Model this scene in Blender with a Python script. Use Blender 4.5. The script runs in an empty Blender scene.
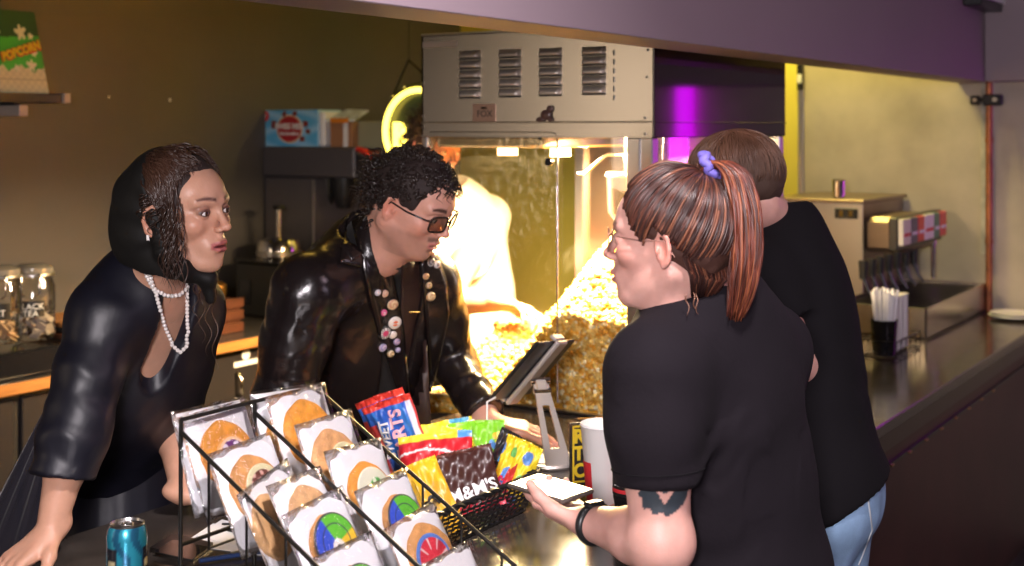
import bpy, math, random
import numpy as np
from mathutils import Matrix, Vector, Quaternion
from mathutils.bvhtree import BVHTree

random.seed(7)
SC = bpy.context.scene
COL = SC.collection
# ------------------------------------------------------------------ camera
# world axes: x runs along the counter (away to the right), y across it (customer side negative), z up
FPX, HOR, HCAM = 1300.0, 128.0, 1.68
CAM = np.array((-3.217, -1.008, HCAM))
FW = np.array((0.8406, 0.5417, 0.0)); RT = np.array((0.5417, -0.8406, 0.0)); UP = np.array((0, 0, 1.0))
cd = bpy.data.cameras.new('camera'); cam = bpy.data.objects.new('camera', cd); COL.objects.link(cam)
cam.location = CAM; cam.rotation_euler = (math.pi/2, 0, -math.atan2(0.8406, 0.5417))
cd.sensor_width = 36; cd.lens = FPX/1024*36; cd.shift_y = -(283-HOR)/1024; cd.clip_start = 0.05
cd.dof.use_dof = True; cd.dof.focus_distance = 2.35; cd.dof.aperture_fstop = 4.0
SC.camera = cam
SC.view_settings.view_transform = 'Standard'; SC.view_settings.look = 'None'
SC.view_settings.gamma = 1; SC.view_settings.use_curve_mapping = False
SC.view_settings.exposure = 0.0
try:
    SC.cycles.use_denoising = True
    SC.cycles.max_bounces = 8; SC.cycles.transparent_max_bounces = 16
    SC.cycles.sample_clamp_indirect = 6; SC.cycles.caustics_reflective = False; SC.cycles.caustics_refractive = False
except Exception: pass
# ------------------------------------------------------------------ world and lights
W = bpy.data.worlds.new('world'); SC.world = W; W.use_nodes = True
W.node_tree.nodes['Background'].inputs[0].default_value = (0.50, 0.38, 0.55, 1)
W.node_tree.nodes['Background'].inputs[1].default_value = 0.045

def area(name, loc, target, sx, sy, power, color, spread=None):
    l = bpy.data.lights.new(name, 'AREA'); l.shape = 'RECTANGLE'; l.size = sx; l.size_y = sy
    l.energy = power; l.color = color
    if spread: l.spread = spread
    o = bpy.data.objects.new(name, l); COL.objects.link(o); o.location = loc
    o.rotation_euler = (Vector(target)-Vector(loc)).to_track_quat('-Z', 'Y').to_euler()
    return o
def bulb(name, loc, power, color, r=0.03):
    l = bpy.data.lights.new(name, 'POINT'); l.energy = power; l.color = color; l.shadow_soft_size = r
    o = bpy.data.objects.new(name, l); COL.objects.link(o); o.location = loc; return o

# the photographer's softbox, up and to the left of the camera
area('softbox_light', (-3.80, -1.05, 1.90), (-.6, 1.2, 1.30), 0.40, 0.40, 84, (1.0, 0.91, 0.95))
# fill light added on the customers' right, standing in for room light
area('lobby_side_light', (-1.2, -4.6, 1.7), (-1.0, 0.4, 1.2), 1.2, 1.2, 18, (0.95, 0.78, 1.0))
# ceiling downlight over the customers
area('customer_downlight', (-0.8, -1.9, 2.9), (-0.9, -0.8, 1.0), 0.7, 0.7, 10, (1.0, 0.72, 0.85))
# unseen warm light added left of the aisle, to reflect in the hood
area('hood_reflection_light', (-4.6, 2.90, 1.75), (-.25, .7, 1.75), 0.7, 1.5, 15, (1.0, 0.80, 0.58))
# fill light added above the rack to brighten the cookie packs
area('rack_fill_light', (-2.1, -.75, 2.95), (-1.6, .35, 1.1), 0.18, 0.18, 10, (1.0, 0.90, 0.92), spread=math.radians(70))
# yellow lamp over the service aisle
area('aisle_yellow_light', (0.3, 2.2, 2.95), (0.1, 2.2, 0.0), 0.8, 0.25, 3.0, (1.0, 0.60, 0.10))
# yellow light without a fixture, added to brighten the yellow wall
area('yellow_wall_fill', (1.85, .95, 2.75), (2.42, .95, 1.6), 0.4, 0.15, 24, (1.0, 0.84, 0.24))
# heat lamps under the hood of the popcorn cabinet
area('heat_lamp_light', (0.02, 0.98, 1.598), (0.0, 0.95, 0.9), 0.42, 0.30, 230, (1.0, 0.74, 0.42))
area('kettle_lamp_light', (-.13, 0.68, 1.64), (-.05, .72, .9), .14, .2, 60, (1.0, 0.70, 0.34))

# ------------------------------------------------------------------ helpers
def P(px, py, d):
    return CAM + RT*((px-512)/FPX*d) + FW*d - UP*((py-HOR)/FPX*d)
def cdir(x, d, z=0.0):
    v = RT*x + FW*d + UP*z; return v/np.linalg.norm(v)
def ray(px, py): return RT*((px-512)/FPX) + FW - UP*((py-HOR)/FPX)
def at_y(px, y, py=None):
    r = ray(px, py if py is not None else HOR); d = (y-CAM[1])/r[1]; return CAM + r*d
def at_x(px, x, py=None):
    r = ray(px, py if py is not None else HOR); d = (x-CAM[0])/r[0]; return CAM + r*d
def at_z(px, py, z):
    r = ray(px, py); d = (z-CAM[2])/r[2]; return CAM + r*d
def unit(v): v = np.asarray(v, float); return v/np.linalg.norm(v)

def frame(o, x, z=None, y=None, s=1.0):
    """4x4 from origin o, x axis, approximate z axis."""
    x = unit(x)
    if z is not None: z = np.asarray(z, float); z = unit(z - x*np.dot(z, x)); y = np.cross(z, x)
    else: y = np.asarray(y, float); y = unit(y - x*np.dot(y, x)); z = np.cross(x, y)
    M = np.eye(4); M[:3, 0] = x*s; M[:3, 1] = y*s; M[:3, 2] = z*s; M[:3, 3] = o; return M
def tr(M, v): v = np.asarray(v, float); return v @ M[:3, :3].T + M[:3, 3]
def rotm(axis, deg):
    return np.array(Matrix.Rotation(math.radians(deg), 3, Vector(axis)))
def M4(R=None, t=(0, 0, 0), s=1.0):
    M = np.eye(4); M[:3, :3] = (np.eye(3) if R is None else R)*s; M[:3, 3] = t; return M

def mat(name, col=(.5, .5, .5), rough=.5, metal=0, emit=None, es=1.0, attr=False, var=0.0, vscale=8, bump=0.0,
        bscale=60, stretch=(1, 1, 1), coat=0, sheen=0, sss=0, spec=None, aniso=0, col2=None, rvar=0, alpha=None, trans=0, ior=None):
    m = bpy.data.materials.new(name); m.use_nodes = True
    nt = m.node_tree; b = nt.nodes['Principled BSDF']; L = nt.links
    b.inputs['Base Color'].default_value = (*col, 1); b.inputs['Roughness'].default_value = rough
    b.inputs['Metallic'].default_value = metal
    if coat: b.inputs['Coat Weight'].default_value = coat; b.inputs['Coat Roughness'].default_value = .15
    if sheen: b.inputs['Sheen Weight'].default_value = sheen; b.inputs['Sheen Roughness'].default_value = .4
    if sss:
        b.inputs['Subsurface Weight'].default_value = sss; b.inputs['Subsurface Radius'].default_value = (.012, .005, .003)
        b.inputs['Subsurface Scale'].default_value = 1.0
    if spec is not None: b.inputs['Specular IOR Level'].default_value = spec
    if aniso: b.inputs['Anisotropic'].default_value = aniso
    if alpha is not None: b.inputs['Alpha'].default_value = alpha
    if trans: b.inputs['Transmission Weight'].default_value = trans
    if ior: b.inputs['IOR'].default_value = ior
    if emit:
        b.inputs['Emission Color'].default_value = (*emit, 1); b.inputs['Emission Strength'].default_value = es
    src = None
    if attr:
        a = nt.nodes.new('ShaderNodeAttribute'); a.attribute_name = 'Col'; src = a.outputs['Color']
    tc = nt.nodes.new('ShaderNodeTexCoord'); mp = nt.nodes.new('ShaderNodeMapping')
    mp.inputs['Scale'].default_value = stretch; L.new(tc.outputs['Object'], mp.inputs['Vector'])
    if var or col2:
        n = nt.nodes.new('ShaderNodeTexNoise'); n.inputs['Scale'].default_value = vscale; n.inputs['Detail'].default_value = 6
        L.new(mp.outputs['Vector'], n.inputs['Vector'])
        if col2:
            r = nt.nodes.new('ShaderNodeValToRGB'); r.color_ramp.elements[0].position = .35; r.color_ramp.elements[1].position = .65
            r.color_ramp.elements[0].color = (*col, 1); r.color_ramp.elements[1].color = (*col2, 1)
            L.new(n.outputs['Fac'], r.inputs['Fac']); L.new(r.outputs['Color'], b.inputs['Base Color'])
        else:
            mr = nt.nodes.new('ShaderNodeMapRange'); mr.inputs['To Min'].default_value = 1-var; mr.inputs['To Max'].default_value = 1+var
            mr.inputs['From Min'].default_value = .3; mr.inputs['From Max'].default_value = .7
            L.new(n.outputs['Fac'], mr.inputs['Value'])
            mx = nt.nodes.new('ShaderNodeVectorMath'); mx.operation = 'SCALE'
            if src: L.new(src, mx.inputs[0])
            else: mx.inputs[0].default_value = col
            L.new(mr.outputs['Result'], mx.inputs['Scale']); L.new(mx.outputs['Vector'], b.inputs['Base Color'])
    elif src: L.new(src, b.inputs['Base Color'])
    if bump or rvar:
        n2 = nt.nodes.new('ShaderNodeTexNoise'); n2.inputs['Scale'].default_value = bscale; n2.inputs['Detail'].default_value = 5
        L.new(mp.outputs['Vector'], n2.inputs['Vector'])
        if bump:
            bp = nt.nodes.new('ShaderNodeBump'); bp.inputs['Strength'].default_value = bump; bp.inputs['Distance'].default_value = .01
            L.new(n2.outputs['Fac'], bp.inputs['Height']); L.new(bp.outputs['Normal'], b.inputs['Normal'])
        if rvar:
            m2 = nt.nodes.new('ShaderNodeMapRange'); m2.inputs['To Min'].default_value = max(0, rough-rvar); m2.inputs['To Max'].default_value = rough+rvar
            L.new(n2.outputs['Fac'], m2.inputs['Value']); L.new(m2.outputs['Result'], b.inputs['Roughness'])
    return m
def clear_mat(name, tint=(1, 1, 1), refl=.12, rough=.02, bump=0, bscale=30):
    """thin clear sheet: see-through with a glossy film"""
    m = bpy.data.materials.new(name); m.use_nodes = True; nt = m.node_tree; nt.nodes.clear(); L = nt.links
    o = nt.nodes.new('ShaderNodeOutputMaterial'); mx = nt.nodes.new('ShaderNodeMixShader')
    t = nt.nodes.new('ShaderNodeBsdfTransparent'); t.inputs[0].default_value = (*tint, 1)
    g = nt.nodes.new('ShaderNodeBsdfGlossy'); g.inputs['Roughness'].default_value = rough
    f = nt.nodes.new('ShaderNodeFresnel'); f.inputs[0].default_value = 1.45
    a = nt.nodes.new('ShaderNodeMath'); a.operation = 'MULTIPLY_ADD'; a.inputs[1].default_value = .8; a.inputs[2].default_value = refl
    L.new(f.outputs[0], a.inputs[0]); L.new(a.outputs[0], mx.inputs[0]); L.new(t.outputs[0], mx.inputs[1]); L.new(g.outputs[0], mx.inputs[2])
    if bump:
        n2 = nt.nodes.new('ShaderNodeTexNoise'); n2.inputs['Scale'].default_value = bscale
        tc = nt.nodes.new('ShaderNodeTexCoord'); L.new(tc.outputs['Object'], n2.inputs['Vector'])
        bp = nt.nodes.new('ShaderNodeBump'); bp.inputs['Strength'].default_value = bump; bp.inputs['Distance'].default_value = .01
        L.new(n2.outputs['Fac'], bp.inputs['Height']); L.new(bp.outputs['Normal'], g.inputs['Normal'])
    L.new(mx.outputs[0], o.inputs[0]); return m

class MB:
    def __init__(s, M=None): s.v = []; s.f = []; s.n = 0; s.M = M; s.c = []
    def add(s, v, f, M=None, col=None):
        v = np.asarray(v, float)
        if M is not None: v = tr(M, v)
        if s.M is not None: v = tr(s.M, v)
        s.v.append(v); s.f.extend([tuple(i+s.n for i in q) for q in f]); s.n += len(v)
        if col is not None:
            col = np.asarray(col, float)
            if col.ndim == 1: col = np.tile(col[:3], (len(v), 1))
            s.c.append(col)
        return s
    def box(s, x0, x1, y0, y1, z0, z1, M=None, b=0.0, col=None):
        if b <= 0:
            v = [(x, y, z) for x in (x0, x1) for y in (y0, y1) for z in (z0, z1)]
            f = [(0, 1, 3, 2), (4, 6, 7, 5), (0, 4, 5, 1), (2, 3, 7, 6), (0, 2, 6, 4), (1, 5, 7, 3)]
            return s.add(v, f, M, col)
        b = min(b, (x1-x0)*.49, (y1-y0)*.49, (z1-z0)*.49)
        # chamfered box: 24 verts
        v = []; idx = {}
        for ix, X in enumerate((x0, x1)):
            for iy, Y in enumerate((y0, y1)):
                for iz, Z in enumerate((z0, z1)):
                    sx, sy, sz = (1-2*ix)*b, (1-2*iy)*b, (1-2*iz)*b
                    for ax, off in enumerate(((0, sy, sz), (sx, 0, sz), (sx, sy, 0))):
                        idx[ix, iy, iz, ax] = len(v); v.append((X+off[0], Y+off[1], Z+off[2]))
        f = []
        for i in (0, 1):
            q = [idx[i, 0, 0, 0], idx[i, 1, 0, 0], idx[i, 1, 1, 0], idx[i, 0, 1, 0]]; f.append(q if i else q[::-1])
            q = [idx[0, i, 0, 1], idx[0, i, 1, 1], idx[1, i, 1, 1], idx[1, i, 0, 1]]; f.append(q if i else q[::-1])
            q = [idx[0, 0, i, 2], idx[1, 0, i, 2], idx[1, 1, i, 2], idx[0, 1, i, 2]]; f.append(q if i else q[::-1])
        for i in (0, 1):
            for j in (0, 1):
                q = [idx[i, j, 0, 0], idx[i, j, 1, 0], idx[i, j, 1, 1], idx[i, j, 0, 1]]; f.append(q if (i == j) else q[::-1])
                q = [idx[i, 0, j, 0], idx[i, 1, j, 0], idx[i, 1, j, 2], idx[i, 0, j, 2]]; f.append(q if (i != j) else q[::-1])
                q = [idx[0, i, j, 1], idx[1, i, j, 1], idx[1, i, j, 2], idx[0, i, j, 2]]; f.append(q if (i == j) else q[::-1])
                for k in (0, 1):
                    q = [idx[i, j, k, 0], idx[i, j, k, 1], idx[i, j, k, 2]]; f.append(q if (i+j+k) % 2 else q[::-1])
        return s.add(v, f, M, col)
    def lathe(s, prof, n=32, M=None, col=None, caps=True):
        v = []; f = []; m = len(prof)
        for r, z in prof:
            for k in range(n):
                a = 2*math.pi*k/n; v.append((r*math.cos(a), r*math.sin(a), z))
        for i in range(m-1):
            for k in range(n):
                k2 = (k+1) % n; f.append((i*n+k, i*n+k2, (i+1)*n+k2, (i+1)*n+k))
        if caps:
            if prof[0][0] > 1e-6: f.append(tuple(range(n))[::-1])
            if prof[-1][0] > 1e-6: f.append(tuple((m-1)*n+k for k in range(n)))
        return s.add(v, f, M, col)
    def cyl(s, a, b, r, r2=None, n=20, col=None):
        a = np.asarray(a, float); b = np.asarray(b, float); d = b-a; L = np.linalg.norm(d); z = d/L
        x = unit(np.cross(z, (0, 0, 1) if abs(z[2]) < .9 else (1, 0, 0)))
        M = frame(a, x, z); return s.lathe([(r, 0), (r if r2 is None else r2, L)], n, M, col)
    def tube(s, pts, r, n=8, closed=False, M=None, col=None):
        p = np.asarray(pts, float); m = len(p)
        rr = np.full(m, r, float) if np.isscalar(r) else np.asarray(r, float)
        if closed: t = np.roll(p, -1, 0)-np.roll(p, 1, 0)
        else:
            t = np.empty_like(p); t[1:-1] = p[2:]-p[:-2]; t[0] = p[1]-p[0]; t[-1] = p[-1]-p[-2]
        t /= np.linalg.norm(t, axis=1)[:, None]+1e-12
        x = np.cross(t[0], (0, 0, 1)); 
        if np.linalg.norm(x) < .1: x = np.cross(t[0], (1, 0, 0))
        x /= np.linalg.norm(x); v = []
        an = np.arange(n)*2*math.pi/n; ca, sa = np.cos(an)[:, None], np.sin(an)[:, None]
        for i in range(m):
            x = x - t[i]*np.dot(x, t[i]); x /= np.linalg.norm(x)+1e-12; y = np.cross(t[i], x)
            v.append(p[i]+rr[i]*(ca*x+sa*y))
        v = np.concatenate(v); f = []
        for i in range(m if closed else m-1):
            j = (i+1) % m
            for k in range(n):
                k2 = (k+1) % n; f.append((i*n+k, i*n+k2, j*n+k2, j*n+k))
        if not closed: f.append(tuple(range(n))[::-1]); f.append(tuple((m-1)*n+k for k in range(n)))
        return s.add(v, f, M, col)
    def ball(s, c, r, n=12, M=None, col=None, sc=(1, 1, 1)):
        v = []; f = []; m = n//2
        for i in range(m+1):
            th = math.pi*i/m
            for k in range(n):
                a = 2*math.pi*k/n
                v.append((c[0]+r*sc[0]*math.sin(th)*math.cos(a), c[1]+r*sc[1]*math.sin(th)*math.sin(a), c[2]-r*sc[2]*math.cos(th)))
        for i in range(m):
            for k in range(n):
                k2 = (k+1) % n; f.append((i*n+k, i*n+k2, (i+1)*n+k2, (i+1)*n+k))
        return s.add(v, f, M, col)
    def prism(s, poly, z0, z1, M=None, col=None):
        n = len(poly); v = [(x, y, z0) for x, y in poly]+[(x, y, z1) for x, y in poly]
        a = sum(poly[i][0]*poly[(i+1) % n][1]-poly[(i+1) % n][0]*poly[i][1] for i in range(n))
        f = [tuple(range(n))[::-1], tuple(range(n, 2*n))]+[(i, (i+1) % n, n+(i+1) % n, n+i) for i in range(n)]
        if a < 0: f = [q[::-1] for q in f]
        return s.add(v, f, M, col)
    def hexa(s, b, t, M=None, col=None):
        """b,t: 4 points each (counter-clockwise seen from above)"""
        return s.add(list(b)+list(t), [(3, 2, 1, 0), (4, 5, 6, 7), (0, 1, 5, 4), (1, 2, 6, 5), (2, 3, 7, 6), (3, 0, 4, 7)], M, col)
    def build(s, name, m, parent=None, smooth=None):
        me = bpy.data.meshes.new(name)
        v = np.concatenate(s.v); me.from_pydata(v.tolist(), [], s.f); me.update()
        if s.c and sum(len(c) for c in s.c) == len(v):
            at = me.color_attributes.new('Col', 'FLOAT_COLOR', 'POINT')
            c = np.ones((len(v), 4), np.float32); c[:, :3] = np.concatenate(s.c); at.data.foreach_set('color', c.ravel())
        me.materials.append(m)
        if smooth: shade(me, smooth)
        o = bpy.data.objects.new(name, me); COL.objects.link(o)
        if parent is not None: attach(o, parent)
        return o
def shade(me, ang=40):
    me.polygons.foreach_set('use_smooth', [True]*len(me.polygons))
    try: me.set_sharp_from_angle(angle=math.radians(ang))
    except Exception: pass
def world_of(o):
    w = o.matrix_basis.copy()
    if o.parent is not None: w = world_of(o.parent) @ o.matrix_parent_inverse @ w
    return w
def attach(o, parent):
    """vertices are built in world space: keep them there, whatever the parent's own place"""
    o.parent = parent; o.matrix_parent_inverse = world_of(parent).inverted()
def info(o, label=None, cat=None, group=None, kind=None):
    if label: o['label'] = label
    if cat: o['category'] = cat
    if group: o['group'] = group
    if kind: o['kind'] = kind
    return o
def thing(name, label, cat, loc=(0, 0, 0), group=None):
    o = bpy.data.objects.new(name, None); COL.objects.link(o); o.location = [float(c) for c in loc]; o.empty_display_size = .05
    return info(o, label, cat, group)
def struct(name, mb, m, label=None):
    o = mb.build(name, m); o['kind'] = 'structure'
    if label: o['label'] = label
    return o
def lettering(name, txt, size, M, m, parent=None, ext=.0008, align='CENTER', shear=0, warp=None, bold=0.0, sx=1.0):
    cu = bpy.data.curves.new('txt', 'FONT'); cu.body = txt; cu.size = size; cu.extrude = ext; cu.align_x = align; cu.align_y = 'CENTER'
    cu.resolution_u = 3; cu.shear = shear; cu.offset = bold
    to = bpy.data.objects.new('txt', cu); COL.objects.link(to)
    bpy.context.view_layer.update()
    me = bpy.data.meshes.new_from_object(to.evaluated_get(bpy.context.evaluated_depsgraph_get()))
    bpy.data.objects.remove(to); bpy.data.curves.remove(cu)
    n = len(me.vertices); v = np.empty(n*3); me.vertices.foreach_get('co', v); v = v.reshape(-1, 3); v[:, 0] *= sx
    if warp: v = warp(v)
    v = tr(M, v); me.vertices.foreach_set('co', v.ravel()); me.update(); me.name = name
    me.materials.clear(); me.materials.append(m)
    o = bpy.data.objects.new(name, me); COL.objects.link(o)
    if parent is not None: attach(o, parent)
    return o

# ------------------------------------------------------------------ implicit surfaces (bodies, clothes)
class Field:
    def __init__(s, lo, hi, h, M=None):
        s.lo = np.asarray(lo, float); s.h = h
        s.n = np.ceil((np.asarray(hi, float)-s.lo)/h).astype(int)+1
        s.F = np.full(s.n, .05, np.float32); s.M = M
        if M is not None: s.sc = np.linalg.norm(M[:3, 0]); s.Ri = np.linalg.inv(M[:3, :3])
    def loc(s, p):
        p = np.asarray(p, float)
        return p if s.M is None else s.Ri @ (p-s.M[:3, 3])
    def win(s, lo, hi, pad):
        a = np.maximum(np.floor((lo-pad-s.lo)/s.h).astype(int), 0); b = np.minimum(np.ceil((hi+pad-s.lo)/s.h).astype(int)+1, s.n)
        if (b <= a).any(): return None
        sl = tuple(slice(a[i], b[i]) for i in range(3))
        X = [(s.lo[i]+s.h*np.arange(a[i], b[i])).astype(np.float32).reshape([-1 if j == i else 1 for j in range(3)]) for i in range(3)]
        return sl, X
    def mix(s, sl, D, k, op):
        A = s.F[sl]
        if op == 's': D = -D
        if k <= 0: s.F[sl] = np.minimum(A, D) if op == 'u' else np.maximum(A, D); return
        if op == 'u':
            h = np.maximum(k-np.abs(A-D), 0)/k; s.F[sl] = np.minimum(A, D)-h*h*k*.25
        else:
            h = np.maximum(k-np.abs(A-D), 0)/k; s.F[sl] = np.maximum(A, D)+h*h*k*.25
    def rc(s, a, b, r1, r2=None, k=.01, op='u', world=False, flat=None):
        """tapered capsule; flat=(axis, factor) squashes it across an axis"""
        r2 = r1 if r2 is None else r2
        a = np.asarray(a, float); b = np.asarray(b, float)
        if world and s.M is not None: a, b = s.loc(a), s.loc(b); r1, r2 = r1/s.sc, r2/s.sc
        R = max(r1, r2); w = s.win(np.minimum(a, b)-R, np.maximum(a, b)+R, k+3*s.h)
        if w is None: return s
        sl, X = w; d = b-a; L = max(float(d@d), 1e-10)
        t = np.clip(((X[0]-a[0])*d[0]+(X[1]-a[1])*d[1]+(X[2]-a[2])*d[2])/L, 0, 1)
        q = [X[i]-a[i]-t*d[i] for i in range(3)]
        if flat is not None:
            ax, fc = flat; ax = unit(ax)
            if world and s.M is not None: ax = unit(s.Ri @ ax)
            e = (q[0]*ax[0]+q[1]*ax[1]+q[2]*ax[2])*(1/fc-1)
            q = [q[i]+e*ax[i] for i in range(3)]
        D = np.sqrt(q[0]**2+q[1]**2+q[2]**2)-(r1+(r2-r1)*t)
        s.mix(sl, D.astype(np.float32), k, op); return s
    def chain(s, pts, rs, k=.01, op='u', world=False, flat=None):
        for i in range(len(pts)-1): s.rc(pts[i], pts[i+1], rs[i], rs[i+1], k, op, world, flat)
        return s
    def ell(s, c, r, R=None, k=.01, op='u', world=False):
        c = np.asarray(c, float); r = np.asarray(r, float); R = np.eye(3) if R is None else np.asarray(R)
        if world and s.M is not None: c = s.loc(c); r = r/s.sc; R = s.Ri*s.sc @ R
        m = r.max(); w = s.win(c-m, c+m, k+3*s.h)
        if w is None: return s
        sl, X = w; x = [X[i]-c[i] for i in range(3)]
        q = [(x[0]*R[0, j]+x[1]*R[1, j]+x[2]*R[2, j])/r[j] for j in range(3)]
        k0 = np.sqrt(q[0]**2+q[1]**2+q[2]**2)
        k1 = np.sqrt((q[0]/r[0])**2+(q[1]/r[1])**2+(q[2]/r[2])**2)
        D = k0*(k0-1)/(k1+1e-9)
        s.mix(sl, D.astype(np.float32), k, op); return s
    def plane(s, p, n, k=0, world=False, near=None, rad=None):
        """remove the side the normal points to (optionally only within rad of near)"""
        p = np.asarray(p, float); n = unit(n)
        if world and s.M is not None: p = s.loc(p); n = unit(s.Ri @ n)
        if near is not None:
            near = np.asarray(near, float)
            if world and s.M is not None: near = s.loc(near)
            w = s.win(near-rad, near+rad, 0)
            if w is None: return s
            sl, X = w
            D = (X[0]-p[0])*n[0]+(X[1]-p[1])*n[1]+(X[2]-p[2])*n[2]
            ball = np.sqrt((X[0]-near[0])**2+(X[1]-near[1])**2+(X[2]-near[2])**2)-rad
            D = np.maximum(-D, ball)
            s.mix(sl, D.astype(np.float32), k, 's'); return s
        sl, X = s.win(s.lo, s.lo+s.h*s.n, 0)
        D = -((X[0]-p[0])*n[0]+(X[1]-p[1])*n[1]+(X[2]-p[2])*n[2])
        s.mix(sl, D.astype(np.float32), k, 's'); return s
    def child(s):
        o = Field.__new__(Field); o.lo, o.h, o.n, o.M = s.lo, s.h, s.n, s.M; o.F = np.full(s.n, .05, np.float32)
        if s.M is not None: o.sc, o.Ri = s.sc, s.Ri
        return o
    def join(s, o, k=.02):
        A, D = s.F, o.F; h = np.maximum(k-np.abs(A-D), 0)/k; s.F = np.minimum(A, D)-h*h*k*.25; return s
    def mesh(s):
        F = s.F; h = s.h
        # seal the border of the grid
        for ax in range(3):
            for e in (0, -1):
                sl = [slice(None)]*3; sl[ax] = e; F[tuple(sl)] = np.maximum(F[tuple(sl)], 1e-3)
        S = F < 0
        n = np.array(F.shape)-1
        cnt = np.zeros(n, np.uint8)
        offs = [(i, j, k) for i in (0, 1) for j in (0, 1) for k in (0, 1)]
        for o in offs: cnt += S[o[0]:o[0]+n[0], o[1]:o[1]+n[1], o[2]:o[2]+n[2]]
        act = (cnt > 0) & (cnt < 8); I = np.argwhere(act)
        if len(I) == 0: return np.zeros((0, 3)), np.zeros((0, 4), int)
        vals = np.stack([F[I[:, 0]+o[0], I[:, 1]+o[1], I[:, 2]+o[2]] for o in offs], 1)
        acc = np.zeros((len(I), 3)); c = np.zeros(len(I))
        for a in range(8):
            for ax in range(3):
                if offs[a][ax] == 0:
                    b = offs.index(tuple(offs[a][i]+(1 if i == ax else 0) for i in range(3)))
                    va, vb = vals[:, a], vals[:, b]; m = (va < 0) != (vb < 0)
                    t = np.where(m, va/np.where(m, va-vb, 1), 0)
                    pt = np.tile(np.array(offs[a], float), (len(I), 1)); pt[:, ax] += t
                    acc += pt*m[:, None]; c += m
        V = s.lo+h*(I+acc/c[:, None])
        idx = np.full(n, -1, np.int64); idx[act] = np.arange(len(I))
        Q = []
        for ax in range(3):
            u, v = (ax+1) % 3, (ax+2) % 3
            s0 = [slice(0, n[i]) for i in range(3)]; s1 = list(s0)
            s1[ax] = slice(1, n[ax]+1)
            A = S[tuple(s0)]; B = S[tuple(s1)]
            E = np.argwhere(A != B); E = E[(E[:, u] > 0) & (E[:, v] > 0)]
            if not len(E): continue
            fl = A[E[:, 0], E[:, 1], E[:, 2]]
            def g(du, dv):
                e = E.copy(); e[:, u] -= du; e[:, v] -= dv; return idx[e[:, 0], e[:, 1], e[:, 2]]
            q = np.stack([g(1, 1), g(0, 1), g(0, 0), g(1, 0)], 1)
            q[~fl] = q[~fl][:, ::-1]; Q.append(q)
        Q = np.concatenate(Q); Q = Q[(Q >= 0).all(1)]
        return V, Q
    def out(s):
        V, Q = s.mesh(); Vl = V
        if s.M is not None: V = tr(s.M, V)
        return V, Q, Vl
def vnormals(V, Q):
    n = np.cross(V[Q[:, 2]]-V[Q[:, 0]], V[Q[:, 3]]-V[Q[:, 1]]); N = np.zeros_like(V)
    for i in range(4): np.add.at(N, Q[:, i], n)
    return N/(np.linalg.norm(N, axis=1)[:, None]+1e-12)
def relax(V, Q, it=1, w=.5):
    for _ in range(it):
        acc = np.zeros_like(V); c = np.zeros(len(V))
        for i in range(4):
            for j in (1, 3):
                np.add.at(acc, Q[:, i], V[Q[:, (i+j) % 4]]); np.add.at(c, Q[:, i], 1)
        V = V*(1-w)+w*acc/np.maximum(c, 1)[:, None]
    return V
def wnoise(V, f, seed=0, stretch=(1, 1, 1)):
    """cheap smooth noise in about [-1,1] from warped sines"""
    r = np.random.RandomState(seed); X = V*np.array(stretch)*f; o = np.zeros(len(V))
    w = np.stack([np.sin(X@r.randn(3)*.9+r.rand()*6) for _ in range(3)], 1)*1.1
    for a, m in ((1, 1), (.6, 1.9), (.35, 3.7)):
        for _ in range(3): o += a*np.sin(m*((X+w*.6)@unit(r.randn(3))*1.6)+r.rand()*6)
    return o/3.4
def solid(name, parts, m, parent=None, cols=None, sm=180):
    """join (V,Q) lists into one mesh object"""
    mb = MB()
    for i, (V, Q) in enumerate(parts):
        mb.add(V, Q.tolist(), None, None if cols is None else cols[i])
    o = mb.build(name, m, parent, smooth=None); shade(o.data, sm); return o
def bvh_of(o):
    me = o.data; v = [o.matrix_world @ p.co if False else p.co.copy() for p in me.vertices]
    return BVHTree.FromPolygons(v, [tuple(p.vertices) for p in me.polygons])
def hit(bv, px, py):
    d = Vector(ray(px, py)).normalized(); r = bv.ray_cast(Vector(CAM), d)
    if r[0] is None: return None, None
    return np.array(r[0]), np.array(r[1])
# ------------------------------------------------------------------ materials
m_wall = mat('grey_wall_paint', (.074, .066, .064), .62, var=.10, vscale=2.5, bump=.05, bscale=90)
m_endwall = mat('weathered_panel', (.44, .375, .30), .38, var=.22, vscale=3.2, bump=.12, bscale=25, rvar=.15)
m_yellow = mat('yellow_wall_paint', (.80, .68, .13), .6)
m_floor = mat('dark_floor_tile', (.06, .05, .05), .35, var=.2, vscale=3)
m_ceil = mat('dark_ceiling', (.10, .09, .10), .9)
m_bulk = mat('bulkhead_paint', (.25, .19, .215), .55, var=.04, vscale=1.5)
m_counter = mat('polished_counter', (.052, .043, .037), .16, var=.25, vscale=14, rvar=.08, bscale=8)
m_ctfront = mat('counter_front', (.060, .022, .020), .42, var=.2, vscale=5)
m_black = mat('black_plastic', (.012, .012, .013), .35)
m_blackm = mat('black_wire', (.02, .018, .016), .35, metal=.6)
m_steel = mat('brushed_steel', (.56, .50, .44), .26, metal=1, aniso=.4)
m_darkst = mat('dark_gloss_panel', (.022, .010, .014), .06)
m_chrome = mat('chrome', (.8, .76, .7), .12, metal=1)
m_alu = mat('aluminium_profile', (.55, .53, .52), .3, metal=1)
m_wood = mat('orange_wood', (.42, .17, .045), .35, var=.3, vscale=6, stretch=(1, 12, 12))
m_darkwood = mat('dark_wood', (.09, .03, .015), .4, var=.3, vscale=6, stretch=(1, 9, 9))
m_rust = mat('rusty_copper_pipe', (.33, .11, .04), .45, metal=.5, var=.35, vscale=20)
m_glass = clear_mat('clear_glass', (1, 1, 1), .03)
m_oilglass = clear_mat('oily_cabinet_glass', (.98, .95, .84), .035, .12, bump=.3, bscale=45)
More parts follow.
